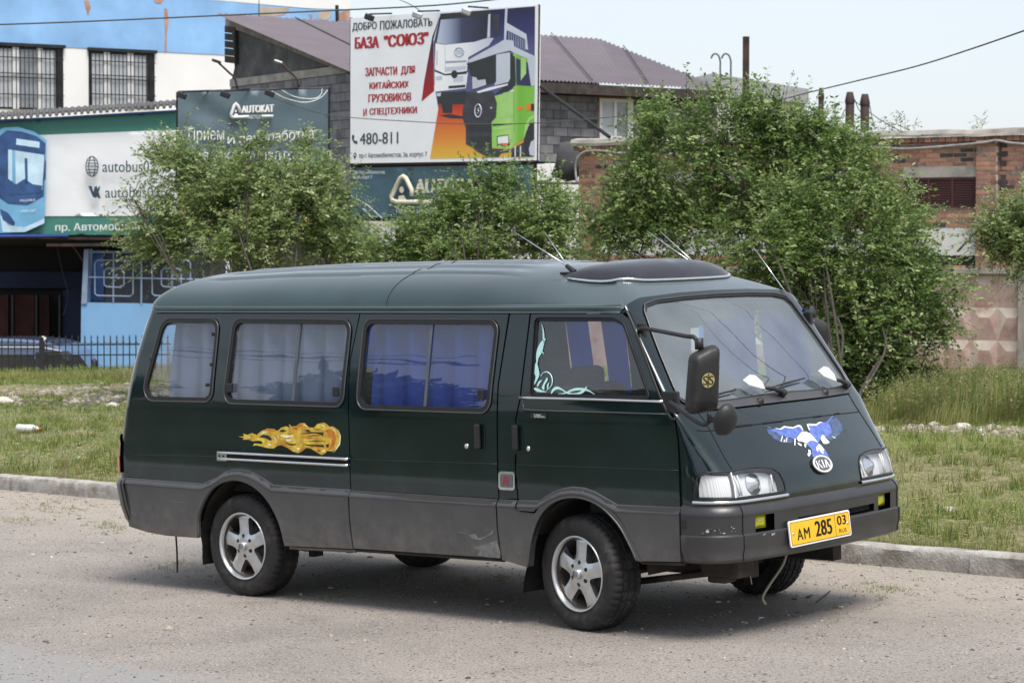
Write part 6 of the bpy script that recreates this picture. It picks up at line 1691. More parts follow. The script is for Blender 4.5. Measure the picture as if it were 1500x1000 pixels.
pm('gold_ink', (.62, .32, .03), rough=.35, var=.35, vs=25, col2=(.70, .55, .06), thr=(.42, .58), vs2=14, coat=.5)
pm('gold_light', (.92, .84, .55), rough=.35, var=.15, vs=40, coat=.5)
pm('orange_ink', (.58, .19, .015), rough=.35, var=.3, vs=30, coat=.5)
pm('dark_ink', (.02, .012, .008), rough=.35, var=.2, coat=.5)
pm('plate_yellow', (.84, .47, .015), rough=.45, var=.04, vs=15)
pm('fog_yellow', (.50, .50, .0), rough=.12, var=.3, vs=30, coat=1)
pm('lamp_red', (.30, .015, .01), rough=.12, var=.1, coat=1)
pm('lamp_amber', (.40, .09, .01), rough=.12, var=.1, coat=1)
pm('lamp_bowl', (.86, .87, .89), rough=.4, metal=.15, var=.10, vs=22, rvar=.15)
pm('badge_red', (.35, .02, .03), rough=.4, var=.1)
pm('badge_grey', (.13, .14, .15), rough=.4, metal=.4, var=.15)
pm('emblem_gold', (.55, .50, .22), rough=.35, metal=.7, var=.1)
pm('pennant_blue', (.05, .2, .6), rough=.7, var=.1); pm('pennant_orange', (.7, .12, .03), rough=.7, var=.1)
glass('side_glass', (.86, .88, .91), 1.0, 1.8, .03, .02)
glass('wind_glass', (.82, .93, .91), 1.0, 2.5, .14, .005)
glass('lamp_glass', (.92, .93, .93), 1.0)

# ground plate marks wear on the cladding: pale scuff in the lower door corner
van = empty('minibus')
van.matrix_world = Matrix(np.vstack([np.hstack([VM, VAN_POS[:, None]]), [0, 0, 0, 1]]).tolist())
tag(van, 'dark green high-roof minibus with grey lower cladding parked on the gravelly road', 'minibus')

def mirror(P, N):
    m = np.array([1, -1, 1.]); return P * m, N * m
def fs(q, off):                       # right flank
    return surfn('side', q[:, 0], q[:, 1], off)
def fsl(q, off):
    return mirror(*fs(q, off))
def ff(q, off):
    return surfn('front', q[:, 0], q[:, 1], off)
def fr(q, off):
    return surfn('rear', q[:, 0], q[:, 1], off)
G_SC = (.40, 1.0)                      # g -> metres, roughly
ztop = lambda x: 1.664 - np.asarray(x) * .0092      # lower edge of the gutter

win_rear = np.array([(-3.29, 1.648), (-2.772, 1.643), (-2.791, 1.149), (-3.447, 1.147)])
win_mid = np.array([(-2.650, 1.642), (-1.654, 1.630), (-1.683, 1.139), (-2.693, 1.143)])
win_slide = np.array([(-1.557, 1.633), (-.538, 1.624), (-.574, 1.126), (-1.578, 1.130)])
win_door = np.array([(-.293, 1.633), (.243, 1.628), (.312, 1.604), (.513, 1.222), (-.293, 1.220)])
ro = {0: (.10, .07, .07, .09), 1: (.07, .07, .07, .07), 2: (.07, .07, .07, .07), 3: (.03, .02, .06, .015, .02)}
wins = [win_rear, win_mid, win_slide, win_door]
win_out = [rounded(p, ro[i]) for i, p in enumerate(wins)]
win_in = [rounded(inset(p, .026 if i < 3 else .016), [max(.01, r - .02) for r in ro[i]]) for i, p in enumerate(wins)]

trim_rear = [(-3.60, .670), (-2.890, .660), (-2.78, .695), (-2.69, .738), (-2.62, .755), (-2.549, .760), (-2.47, .752), (-2.38, .725), (-2.268, .678), (-1.633, .675)]
trim_door = [(-.378, .676), (-.235, .674), (-.143, .722), (-.07, .747), (.003, .758), (.08, .755), (.15, .738), (.297, .678), (.697, .684)]
arch_r = cat_rom([(-2.944, .334), (-2.925, .46), (-2.86, .57), (-2.755, .655), (-2.60, .695), (-2.44, .668), (-2.31, .585), (-2.22, .46), (-2.185, .330)], 4)
arch_f = cat_rom([(-.324, .321), (-.29, .46), (-.225, .59), (-.12, .675), (.024, .705), (.175, .675), (.30, .585), (.375, .48), (.419, .400)], 4)

def build_side(fn, right=True):
    S = lambda name, mat, outer, holes=(), **k: panel(name, mat, van, outer, holes, fn=fn, **k)
    zt = lambda x: float(ztop(x))
    # ---- green upper panels
    zz = np.linspace(.675, zt(-3.4), 14)
    rear_edge = [(float(UR(z)), z) for z in zz]
    rq = rear_edge + [(-1.600, zt(-1.6)), (-1.655, 1.40), (-1.650, 1.048), (-1.640, .676)] + trim_rear[::-1][1:-1]
    S('rear_quarter_panel', 'paint', rq, [win_out[0], win_out[1]], step=.06, bstep=.04)
    sd = [(-1.592, zt(-1.6)), (-.478, zt(-.5)), (-.526, 1.28), (-.530, 1.0), (-.530, .858), (-.521, .674), (-1.632, .675), (-1.642, 1.048), (-1.647, 1.40)]
    dr = S('sliding_door', 'paint', sd, [win_out[2]], step=.06, bstep=.04)
    bp = [(-.466, zt(-.47)), (-.330, zt(-.33)), (-.366, 1.213), (-.398, 1.094), (-.394, 1.004), (-.404, .86), (-.388, .678), (-.513, .674), (-.520, .858), (-.520, 1.0), (-.516, 1.28)]
    S('door_pillar', 'paint', bp, step=.05, bstep=.04)
    de = [(-.320, 1.652), (.294, 1.650), (.345, 1.622), (.598, 1.175), (.664, 1.118), (.682, 1.02), (.690, .85), (.694, .69)]
    fd = de + trim_door[::-1] + [(-.394, .84), (-.384, 1.004), (-.388, 1.094), (-.356, 1.213)]
    fdo = S('front_door', 'paint', fd, [win_out[3]], step=.06, bstep=.035)
    S('top_rail', 'paint', [(float(UR(1.68)) , 1.70), (.285, 1.672), (.300, 1.658), (-.3, 1.661), (-1.6, zt(-1.6) + .006), (float(UR(1.66)), zt(-3.4) + .006)], step=.08, depth=.012)
    # dark backing behind the shut lines
    for path, nm in (([(-1.637, .67), (-1.645, 1.05), (-1.651, 1.40), (-1.596, 1.675)], 'shut_line'), ([(-.517, .67), (-.525, .86), (-.525, 1.0), (-.521, 1.28), (-.472, 1.664)], 'shut_line'),
                     ([(-.383, .67), (-.399, .85), (-.389, 1.0), (-.393, 1.094), (-.361, 1.213), (-.325, 1.656)], 'shut_line'),
                     ([(.297, 1.656), (.35, 1.626), (.604, 1.178), (.668, 1.12), (.686, 1.02), (.695, .85), (.70, .42)], 'shut_line')):
        q = cat_rom(path, 5); P, N = fn(q, -.012)
        n = np.zeros_like(P); n[:, 0] = 1
        wv = .012
        L1, L2 = P + n * wv, P - n * wv
        mk(nm, grid(np.stack([L1, L2])), 'dark_void', van)
    P, N = fn(cat_rom([(.297, 1.654), (.35, 1.624), (.604, 1.176), (.668, 1.118)], 8), -.003)
    mk('door_seal', tube(P, .0075, 6), 'rubber', van, smooth=True)
    # ---- windows: gasket, pane, divider
    nm = ['quarter_window', 'side_window', 'sliding_door_window', 'front_door_window']
    for i in range(4):
        g = S(nm[i], 'rubber', win_out[i], [win_in[i]], step=.05, bstep=.025, depth=.02, off=.006 if i < 3 else -.004)
        pane = panel('pane', 'side_glass', g, rounded(inset(wins[i], .018), [max(.01, r - .015) for r in ro[i]]), fn=fn, step=.08, bstep=.05, depth=0, off=-.010 if i < 3 else -.012)
        # thin pale lip at the gasket's outer edge
        q = densify(win_out[i], .03); P, N = fn(q, .006 if i < 3 else .002)
        mk('gasket_lip', tube(P, .0045 if i < 3 else .003, 6, closed=True), 'cladding' if i < 3 else 'rubber', g, smooth=True)
        if i in (1, 2):
            xa = {1: (-2.085, -2.108), 2: (-1.04, -1.058)}[i]
            z0, z1 = wins[i][3][1] + .025, wins[i][0][1] - .022
            pts = []
            for wd in (-.011, .011):
                q = np.array([(xa[0] + wd, z1), ((xa[0] + xa[1]) / 2 + wd, (z0 + z1) / 2), (xa[1] + wd, z0)])
                P, N = fn(q, -.004); pts.append(P)
            mk('window_divider', grid(np.stack(pts)), 'badge_grey', g)
            for xx, zl in (((wins[i][3][0] + .055), 1.235), ((wins[i][2][0] - .06), 1.225)):
                if i == 2 and xx < -1: continue
                P, N = fn(np.array([(xx, zl)]), .008)
                mk('latch', mv(box((0, 0, 0), (.045, .018, .055)), P[0]), 'black_plastic', g, bevel=.006)
        if i == 0:
            for q in ((-2.82, 1.55), (-2.84, 1.25), (-3.37, 1.40), (-2.815, 1.37)):
                P, N = fn(np.array([q]), .004); mk('hinge_knob', xf(lathe([(0, .012), (.010, .012), (.013, 0)], 10), np.array([[1, 0, 0], [0, 0, -1], [0, 1, 0]])) if False else mv(box((0, 0, 0), (.022, .016, .022)), P[0]), 'black_plastic', g, bevel=.005)
    # bright strip under the door window, door-frame bead
    q = cat_rom([(-.365, 1.213), (.10, 1.212), (.595, 1.208)], 8); P, N = fn(q, .004)
    mk('window_sill_strip', tube(P, .007, 6), 'chrome' if right else 'rubber', fdo, smooth=True)
    q = rounded([(-.316, 1.648), (-.312, 1.235), (-.312, 1.648), (.285, 1.645), (.338, 1.615), (.545, 1.225)], .02)
    q = np.array([(-.306, 1.24), (-.306, 1.44), (-.306, 1.642), (-.02, 1.641), (.262, 1.639), (.325, 1.608), (.43, 1.40), (.53, 1.225)]); P, N = fn(densify(q, .05)[:-12], .003)
    # side crease
    for a, b in (((-3.60, .812), (-1.64, .845)), ((-1.63, .845), (-.53, .857)), ((-.392, .858), (.688, .866))):
        q = np.linspace(a, b, 12); P, N = fn(q, .0005)
        mk('body_crease', tube(P, .0022, 5), 'rubber', van, smooth=True)
    # upper door groove below the window
    q = cat_rom([(-.345, 1.205), (-.335, 1.165), (-.295, 1.150), (.1, 1.148), (.62, 1.146)], 6); P, N = fn(q, .0005)
    mk('door_groove', tube(P, .003, 5), 'badge_grey', fdo, smooth=True)
    # ---- cladding
    bev = lambda topf: (lambda q: .002 + .020 * np.clip((topf(q[:, 0]) - q[:, 1]) / .026, 0, 1) ** .8)
    tr = np.array(trim_rear); td = np.array(trim_door)
    ftr = lambda x: np.interp(x, tr[:, 0], tr[:, 1]); ftd = lambda x: np.interp(x, td[:, 0], td[:, 1])
    c1 = [(-3.60, .665), (-3.57, .372), (-3.40, .345), (-3.225, .333)] + arch_r.tolist() + [(-1.625, .345), (-1.640, .50), (-1.642, .670)] + [(a, b - .004) for a, b in trim_rear[::-1][1:-1]]
    S('rear_cladding', 'cladding', c1, step=.035, bstep=.03, depth=.03, off=bev(ftr))
    c2 = [(-1.630, .671), (-1.630, .50), (-1.615, .348), (-.508, .358), (-.525, .52), (-.525, .669)]
    S('door_cladding', 'cladding', c2, step=.035, bstep=.03, depth=.03, off=bev(lambda x: x * 0 + .672))
    k = len(arch_f)
    lipo = [(-.26, .60), (-.15, .70), (.024, .732), (.19, .700), (.325, .60), (.40, .49), (.452, .395)]
    lipo = cat_rom(lipo, 4)
    c3 = [(-.514, .669), (-.514, .52), (-.497, .350), (-.33, .322)] + arch_f.tolist()[:10] + [(-.262, .608), (-.36, .612), (-.378, .63), (-.386, .669)]
    S('lower_pillar_cladding', 'cladding', c3, step=.035, bstep=.03, depth=.03, off=bev(lambda x: np.where(x < -.386, .672, .62)))
    c4 = [(-.374, .671), (-.370, .635), (-.352, .620), (-.258, .618)] + (lipo + np.array([0, .006])).tolist()[3:] + [(.700, .412), (.704, .680)] + [(a, b - .004) for a, b in trim_door[::-1][1:-1]]
    S('front_door_cladding', 'cladding', c4, step=.03, bstep=.03, depth=.03, off=bev(ftd))
    lip = arch_f.tolist() + lipo.tolist()[::-1]
    S('arch_lip', 'cladding', lip, step=.02, bstep=.03, depth=.05, off=.020)
    # rounded ledge along the top of the cladding
    for nm_, pts_ in (('cladding_ledge', trim_rear), ('cladding_ledge', [(-1.631, .672), (-.525, .669)]), ('cladding_ledge', [(-.514, .670), (-.386, .670)]), ('cladding_ledge', [(-.374, .672)] + trim_door[1:-1] + [(.704, .682)])):
        q = densify(np.array(pts_), .03)[:-max(1, int(math.hypot(pts_[0][0] - pts_[-1][0], pts_[0][1] - pts_[-1][1]) / .03))] if False else np.concatenate([np.linspace(pts_[i], pts_[i + 1], 8)[:-1] for i in range(len(pts_) - 1)] + [np.array(pts_[-1:])])
        R_ = [fn(q + np.array([0, dz_]), o_)[0] for dz_, o_ in ((.001, .001), (-.010, .010), (-.021, .019), (-.031, .0245), (-.038, .0235), (-.042, .018))]
        G_ = grid(np.array(R_)); nn_ = np.cross(G_[0][G_[1][0][1]] - G_[0][G_[1][0][0]], G_[0][G_[1][0][2]] - G_[0][G_[1][0][0]])
        mk(nm_, (G_[0], G_[1] if nn_[2] > 0 else [f[::-1] for f in G_[1]]), 'cladding', van, smooth=True)
    # arch edge roll rear
    P, N = fn(arch_r, .012); mk('arch_edge', tube(P, .006, 6), 'cladding', van, smooth=True)
    P, N = fn(arch_f, .018); mk('arch_edge', tube(P, .006, 6), 'cladding', van, smooth=True)
    # sill flange
    for a, b, z0, z1 in ((-1.615, -.508, .345, .355), (.43, .70, .402, .410), (-2.17, -1.63, .326, .340)):
        q = np.linspace((a, z0 - .012), (b, z1 - .012), 8); P, N = fn(q, -.012)
        mk('sill_flange', tube(P, .013, 6), 'underside' if a > -1.7 else 'cladding', van, smooth=True)
    # handles
    sgn = -1 if right else 1
    for (x, z, ho) in ((-.655, 1.000, -.10), (-.385, 1.000, .07)):
        P, N = fn(np.array([(x + (.02 if ho < 0 else -.02), z - .005)]), 0)
        q = rounded([(x - .045, z - .085), (x + .045, z - .085), (x + .045, z + .075), (x - .045, z + .075)], .03)
        hp = panel('handle_recess', 'dark_void' if ho > 5 else 'paint', dr if ho < 0 else fdo, q, fn=fn, step=.03, depth=0, off=.0015)
        P, N = fn(np.array([(x, z)]), .016)
        mk('door_handle', mv(box((0, 0, 0), (.034, .024, .135)), P[0]), 'black_plastic', dr if ho < 0 else fdo, bevel=.009)
        P, N = fn(np.array([(x - .095 if ho < 0 else x + .075, z - .055)]), .002)
        mk('keyhole', mv(xf(lathe([(0, .004), (.006, .004), (.007, .002), (.013, .001), (.015, -.003)], 16), np.array([[1, 0, 0], [0, 0, sgn * 1.0], [0, 1, 0]])), P[0]), 'chrome', dr if ho < 0 else fdo, smooth=True)
    # curtains
    rs = np.random.RandomState(5 if right else 9)
    sets = [(-3.25, -2.78, 1.16, 1.64), (-2.68, -1.66, 1.15, 1.64), (-1.52, -.64, 1.14, 1.63)] if right else [(-3.3, -2.95, 1.15, 1.64), (-2.68, -2.25, 1.15, 1.64), (-2.1, -1.7, 1.15, 1.64), (-1.34, -1.15, 1.15, 1.64), (-1.06, -.90, 1.13, 1.64), (-1.60, -1.35, 1.13, 1.66), (-.89, -.50, 1.1, 1.66), (-.29, .02, 1.18, 1.62), (.09, .38, 1.2, 1.6)]
    for ci, (a, b, z0, z1) in enumerate(sets):
        u = np.linspace(a, b, int((b - a) * 120)); zz2 = np.linspace(z0 - .03, z1 + .02, 9)
        ph = np.cumsum(rs.uniform(.25, .75, len(u)))
        GP = np.zeros((len(u), len(zz2), 3))
        for j, z in enumerate(zz2):
            gather = (z - z0) / (z1 - z0)
            pl = np.sin(ph * .6 + .3 * gather) * (.015 + .013 * gather) + .006 * np.sin(ph * .31 + 1 + z * 3)
            P, N = fn(np.stack([u + .006 * np.cos(ph * .7) * gather, np.full(len(u), z)], 1), 0)
            GP[:, j] = P - N * (.055 + pl[:, None])
        mk('curtain', grid(GP), 'curtain_sky' if (right and ci < 2) else ('dash' if not right and ci in (5, 6) else 'curtain'), van, smooth=True)
    return dr, fdo

dr_r, fd_r = build_side(fs, True)
build_side(fsl, False)

# ---- front body: fenders, A pillars and bonnet, with openings
def mir(q): q = np.asarray(q, float); return np.stack([4 - q[:, 0], q[:, 1]], -1)
def sym(q):
    """half outline given for g <= 2 in order; close it by its mirror"""
    q = np.asarray(q, float); return np.concatenate([q, mir(q)[::-1]])
wsh_half = [(2, 1.190), (1.56, 1.181), (1.22, 1.177), (1.04, 1.186), (.975, 1.215), (.965, 1.435), (.975, 1.655), (1.02, 1.690), (1.17, 1.708), (1.53, 1.718), (2, 1.722)]
wsh = sym(wsh_half[:-1])
wsh = sym([wsh_half[0]] + wsh_half[1:])
def dedup(q):
    out = [q[0]]
    for p in q[1:]:
        if np.linalg.norm(p - out[-1]) > 1e-4: out.append(p)
    if np.linalg.norm(out[0] - out[-1]) < 1e-4: out.pop()
    return np.array(out)
wsh = dedup(wsh)
hl = np.array([(.185, .722), (.20, .765), (.235, .815), (.30, .845), (.40, .857), (.669, .858), (.945, .855), (1.154, .860), (1.30, .857), (1.40, .845), (1.455, .817), (1.472, .772), (1.468, .722)])
ztf = lambda g: np.interp(np.where(np.asarray(g) > 2, 4 - np.asarray(g), g), [0, .5, 1, 1.5, 2], [1.675, 1.70, 1.727, 1.742, 1.746])
gs = np.linspace(.02, 3.98, 60)
gst = lambda z: .02 + .13 * min(1, max(0, (z - 1.12) / .08))
outer = [(g, .655) for g in gs] + [(4 - gst(z), z) for z in np.linspace(.7, 1.6, 24)] + [(g, float(ztf(g))) for g in gs[::-1] if .16 < g < 3.84] + [(gst(z), z) for z in np.linspace(1.6, .7, 24)]
panel('front_body', 'paint', van, outer, [wsh, hl, mir(hl)[::-1]], fn=ff, step=.045, bstep=.03, depth=.014, scale=G_SC)

# bonnet shut lines
def line_on(fn, pts, r, mat, nm, parent=None, off=.0, n=6):
    q = cat_rom(pts, n); P, N = fn(q, off)
    return mk(nm, tube(P, r, 5), mat, parent or van, smooth=True)
bon = [(1.15, 1.168), (1.085, 1.158), (1.075, 1.10), (1.055, 1.056), (1.02, .97), (.974, .866)]
line_on(ff, bon, .003, 'dark_void', 'bonnet_seam'); line_on(ff, mir(bon), .003, 'dark_void', 'bonnet_seam')
line_on(ff, [(.80, 1.063), (1.05, 1.054), (1.5, 1.060), (2, 1.064), (2.5, 1.060), (2.95, 1.054)], .0032, 'dark_void', 'bonnet_seam')
for g0, g1 in ((1.62, 1.85), (2.25, 2.36), (2.55, 2.62), (1.3, 1.5)):
    line_on(ff, [(g0, 1.061), ((g0 + g1) / 2, 1.062), (g1, 1.061)], .0055, 'dark_void', 'bonnet_seam', n=3)
# windscreen
wf = panel('windscreen', 'rubber', van, wsh, [dedup(np.array([( 2 + (g - 2) * .968, 1.45 + (z - 1.45) * .955) for g, z in wsh]))], fn=ff, step=.03, bstep=.025, depth=.015, scale=G_SC, off=.004)
panel('pane', 'wind_glass', wf, dedup(np.array([( 2 + (g - 2) * .975, 1.45 + (z - 1.45) * .965) for g, z in wsh])), fn=ff, step=.06, bstep=.04, depth=0, scale=G_SC, off=-.006)
pm('shade_band', (.10, .11, .16), rough=.2, var=.05)
q = densify(wsh, .03 ); P, N = ff(densify(wsh, .06), .006)
mk('seal_lip', tube(P, .0045, 6, closed=True), 'cladding', wf, smooth=True)
# tinted band along the top of the windscreen (a film on the glass)
m_, t_, p_, o_ = nmat('tint_film'); t_.nodes.remove(p_)
trn = t_.nodes.new('ShaderNodeBsdfTransparent'); trn.inputs[0].default_value = (.33, .34, .45, 1); t_.links.new(trn.outputs[0], o_.inputs[0]); M['tint_film'] = m_
tb = sym([(2, 1.655), (1.5, 1.652), (1.0, 1.640), (1.0, 1.665), (1.04, 1.682), (1.17, 1.698), (1.53, 1.708), (2, 1.712)])
panel('tint_band', 'tint_film', wf, dedup(tb), fn=ff, step=.05, depth=0, scale=G_SC, off=-.010)
# cowl strip and wipers
cw = sym([(2, 1.150), (1.5, 1.148), (1.05, 1.150), (1.00, 1.172), (1.04, 1.183), (1.22, 1.175), (1.56, 1.179), (2, 1.188)])
panel('cowl', 'cladding', van, dedup(cw), fn=ff, step=.03, depth=.004, scale=G_SC, off=.010)
def wiper(px_piv, px_mid, px_tip, px_out):
    g = [front_hit(p) for p in (px_piv, px_mid, px_tip, px_out)]
    wp = empty('wiper', parent=van)
    A, N = ff(np.array(g[:1]), .03); B, _ = ff(np.array(g[1:2]), .035); T, _ = ff(np.array(g[2:3]), .016); Q, _ = ff(np.array(g[3:4]), .016)
    A, B, T, Q = A[0], B[0], T[0], Q[0]
    mk('wiper_arm', tube([A, (A + B) / 2 + N[0] * .008, B], [.013, .011, .008], 8), 'black_plastic', wp, smooth=True)
    mk('wiper_pivot', tube([A - N[0] * .03, A + N[0] * .012], .019, 12), 'black_plastic', wp, smooth=True)
    mk('wiper_blade', tube([Q, (Q + T) / 2, T], [.004, .007, .004], 6), 'black_plastic', wp, smooth=True)
    # pale spoiler plate on the arm
    d = B - A; d /= np.linalg.norm(d); e = np.cross(N[0], d)
    if e[2] < 0: e = -e
    L_ = [(0, -.016), (.03, -.018), (.12, -.016), (.165, .004), (.10, .046), (.055, .050), (.01, .022)]
    Vp = [B - d * .02 + d * a + e * b + N[0] * (.012 + b * .3) for a, b in L_]
    n_ = len(Vp); Vb = [v - N[0] * .003 for v in Vp]
    mk('wiper_spoiler', (Vp + Vb, [tuple(range(n_)), tuple(range(2 * n_ - 1, n_ - 1, -1))] + [(i, i + n_, (i + 1) % n_ + n_, (i + 1) % n_) for i in range(n_)]), 'paper', wp)
wiper((1143, 580), (1108, 572), (1075, 573), (1010, 590))
wiper((1236, 568), (1213, 560), (1176, 556), (1125, 570))
for px in ((1112, 589), (1207, 576)):
    g = front_hit(px); A, N = ff(np.array([g]), 0)
    ws = mk('washer_cap', xf(lathe([(0, .028), (.012, .027), (.013, .018), (.021, .017), (.022, 0)], 14), np.eye(3)), 'black_plastic', van, smooth=True)
    ws.location = tuple(A[0]); ws.rotation_euler = Vector(N[0]).to_track_quat('Z', 'Y').to_euler()

# ---- headlamps
def headlamp(fn_, hp, sg):
    h = empty('headlight', parent=van)
    back = panel('lamp_bowl', 'lamp_bowl', h, hp, fn=fn_, step=.03, bstep=.03, depth=0, scale=G_SC, off=-.045)
    c = hp.mean(0)
    rim = dedup(np.array([c + (p - c) * np.array([.975, .93]) for p in hp]))
    panel('lamp_surround', 'rubber', h, hp, [rim], fn=fn_, step=.02, bstep=.02, depth=.05, scale=G_SC, off=-.002)
    panel('lens', 'lamp_glass', h, rim, fn=fn_, step=.04, bstep=.03, depth=0, scale=G_SC, off=.003)
    mg = (lambda g: g) if sg > 0 else (lambda g: 4 - g)
    dv = [(mg(.905), .850), (mg(.865), .79), (mg(.83), .727)]
    q = np.array(dv); 
    P1, _ = fn_(q + np.array([-.012, 0]), .004); P2, _ = fn_(q + np.array([.012, 0]), .004); P3, _ = fn_(q + np.array([.012, 0]), -.04)
    mk('lamp_divider', grid(np.stack([P1, P2, P3])), 'white_ink', h)
    # turn lamp diffuser, ribbed
    tp = np.array([(.235, .735), (.245, .78), (.29, .825), (.34, .842), (.60, .846), (.87, .843), (.80, .733)]); tp = tp if sg > 0 else mir(tp)[::-1]
    panel('indicator', 'lamp_white', h, tp, fn=fn_, step=.03, depth=0, scale=G_SC, off=-.02)
    # reflector ribs inside the main lamp
    for k, gg in enumerate((.96, 1.00, 1.36)):
        q = np.array([(mg(gg), .735), (mg(gg + .02), .80), (mg(gg + .03), .842 - .02 * (k == 2))]); P, N = fn_(q, -.020)
        mk('lamp_rib', tube(P, .005, 5), 'white_ink', h, smooth=True)
    q = np.array([(mg(1.20), .79)]); P, N = fn_(q, -.042)
    bl = mk('bulb_shade', xf(lathe([(.0, .03), (.02, .026), (.035, .010), (.055, 0)], 18), np.eye(3)), 'chrome', h, smooth=True)
    bl.location = tuple(P[0]); bl.rotation_euler = Vector(N[0]).to_track_quat('Z', 'Y').to_euler()
    # chrome strip below
    q = np.array([(mg(a), b) for a, b in ((.17, .709), (.4, .708), (.8, .706), (1.2, .706), (1.485, .708))]); q = cat_rom(q, 6)
    P, N = fn_(q, .006)
    GP = np.stack([P + N * .0 + np.array([0, 0, .008]), P + N * .006 + np.array([0, 0, .004]), P + N * .006 + np.array([0, 0, -.006]), P - N * .004 + np.array([0, 0, -.009])])
    mk('chrome_strip', grid(GP), 'chrome', h, smooth=True)
    # black seam round the lamp on the body
    P, N = fn_(densify(hp * np.array([.4, 1]), .03) / np.array([.4, 1]), .0015)
    mk('lamp_seam', tube(P, .0045, 5, closed=True), 'rubber', h, smooth=True)
m_, t_, p_, o_ = nmat('lamp_white'); M['lamp_white'] = m_
p_.inputs['Base Color'].default_value = (.85, .85, .86, 1); p_.inputs['Roughness'].default_value = .3
wv = t_.nodes.new('ShaderNodeTexWave'); wv.inputs['Scale'].default_value = 34; wv.bands_direction = 'Y'
tcn = t_.nodes.new('ShaderNodeTexCoord'); t_.links.new(tcn.outputs['Object'], wv.inputs['Vector'])
bmp = t_.nodes.new('ShaderNodeBump'); bmp.inputs['Strength'].default_value = .4; bmp.inputs['Distance'].default_value = .004
t_.links.new(wv.outputs[1], bmp.inputs['Height']); t_.links.new(bmp.outputs[0], p_.inputs['Normal'])
headlamp(ff, hl, 1)
headlamp(ff, mir(hl)[::-1], -1)

# ---- bumper: profile swept along the nose
prof = [(-.02, .696), (.002, .689), (.016, .675), (.026, .657), (.029, .642), (.026, .632), (.024, .560), (.024, .548), (.034, .540), (.034, .480), (.028, .440), (.036, .428), (.036, .414), (.024, .404), (-.01, .404)]
def bump_pt(g, off, z):
    g = np.asarray(g, float)
    taper = np.interp(np.minimum(g, 4 - g), [-.02, .12, 1], [.3, 1, 1.0])
    P, N = surfn('front', np.clip(g, 0.0, 4), np.full(len(g), .60), 0)
    P2, _ = surfn('front', np.clip(g, 0, 4), np.full(len(g), z), 0)
    x = P.copy(); x[:, 2] = z
    under = max(0, (.46 - z)) * .35
    return x + N * (off * taper[:, None] + .006 - under)
# split the band into strips so that the lamp and grille openings are real
def strip(nm, g0, g1, pr, parent, n=40, mat='bumper_grey'):
    gg = np.linspace(g0, g1, max(4, int(n * abs(g1 - g0) / 4 * 2)))
    GP = np.stack([bump_pt(gg, o_, z_) for o_, z_ in pr], 0)
    G_ = grid(GP)
    return mk(nm, (G_[0], [f[::-1] for f in G_[1]]), mat, parent, auto=.7)
bum = empty('front_bumper', parent=van)
strip('bumper_top', .01, 3.99, prof[:6], bum, 60)
mid = [(.026, .632), (.024, .560), (.024, .548)]
for a, b in ((.01, 1.05), (1.268, 1.56), (2.66, 2.732), (2.95, 3.99)): strip('bumper_band', a, b, mid, bum)
strip('bumper_band', 1.56, 2.66, [(.026, .632), (.026, .592)], bum); strip('bumper_band', 1.56, 2.66, [(.024, .552), (.024, .548)], bum)
strip('bumper_lower', .01, 1.72, prof[7:], bum, 60)
strip('bumper_lower', 2.24, 3.99, prof[7:], bum, 60)
strip('bumper_lower', 1.72, 2.24, [(.024, .548), (.034, .540), (.034, .500)], bum, 60)
strip('bumper_lower', 1.72, 2.24, [(.034, .470), (.028, .440), (.036, .428), (.036, .414), (.024, .404), (-.01, .404)], bum, 60)
strip('bumper_backing', .01, 3.99, [(-.05, .66), (-.05, .40)], bum, 40, 'dark_void')
for gx in (.865, 3.135):
    pp = [bump_pt(np.array([gx]), o_ + .002, z_)[0] for o_, z_ in prof[1:-2]]
    mk('bumper_seam', tube(pp, .0025, 5), 'dark_void', bum, smooth=True)
line = [(g, 0) for g in np.linspace(.05, 3.95, 50)]
# grille slats behind the central opening
gr = empty('bumper_grille', parent=bum)
for z_ in (.582, .572, .562):
    gg = np.linspace(1.57, 2.65, 20); mk('grille_slat', tube(bump_pt(gg, -.004, z_), .0035, 5), 'black_plastic', gr, smooth=True)
for g_ in np.linspace(1.62, 2.6, 12):
    P_ = [bump_pt(np.array([g_]), -.008, z_)[0] for z_ in (.55, .595)]; mk('grille_bar', tube(P_, .003, 5), 'black_plastic', gr, smooth=True)
# fog lamps
for g0, g1 in ((1.055, 1.225), (2.775, 2.945)):
    fl = empty('fog_lamp', parent=bum)
    gg = np.linspace(g0, g1, 8); zz_ = np.linspace(.560, .628, 7)
    GP = np.zeros((8, 7, 3))
    for i, g_ in enumerate(gg):
        for j, z_ in enumerate(zz_):
            e = (1 - (2 * i / 7 - 1) ** 4) * (1 - (2 * j / 6 - 1) ** 4)
            GP[i, j] = bump_pt(np.array([g_]), -.010 + .016 * e, z_)[0]
    mk('fog_lens', grid(GP), 'fog_yellow', fl, smooth=True)
# indicator pocket on the bumper corner
P_ = [bump_pt(np.array([.07]), .027, .60)[0]]
mk('side_pocket', mv(box((0, 0, 0), (.03, .006, .045)), P_[0]), 'black_plastic', bum, bevel=.004)
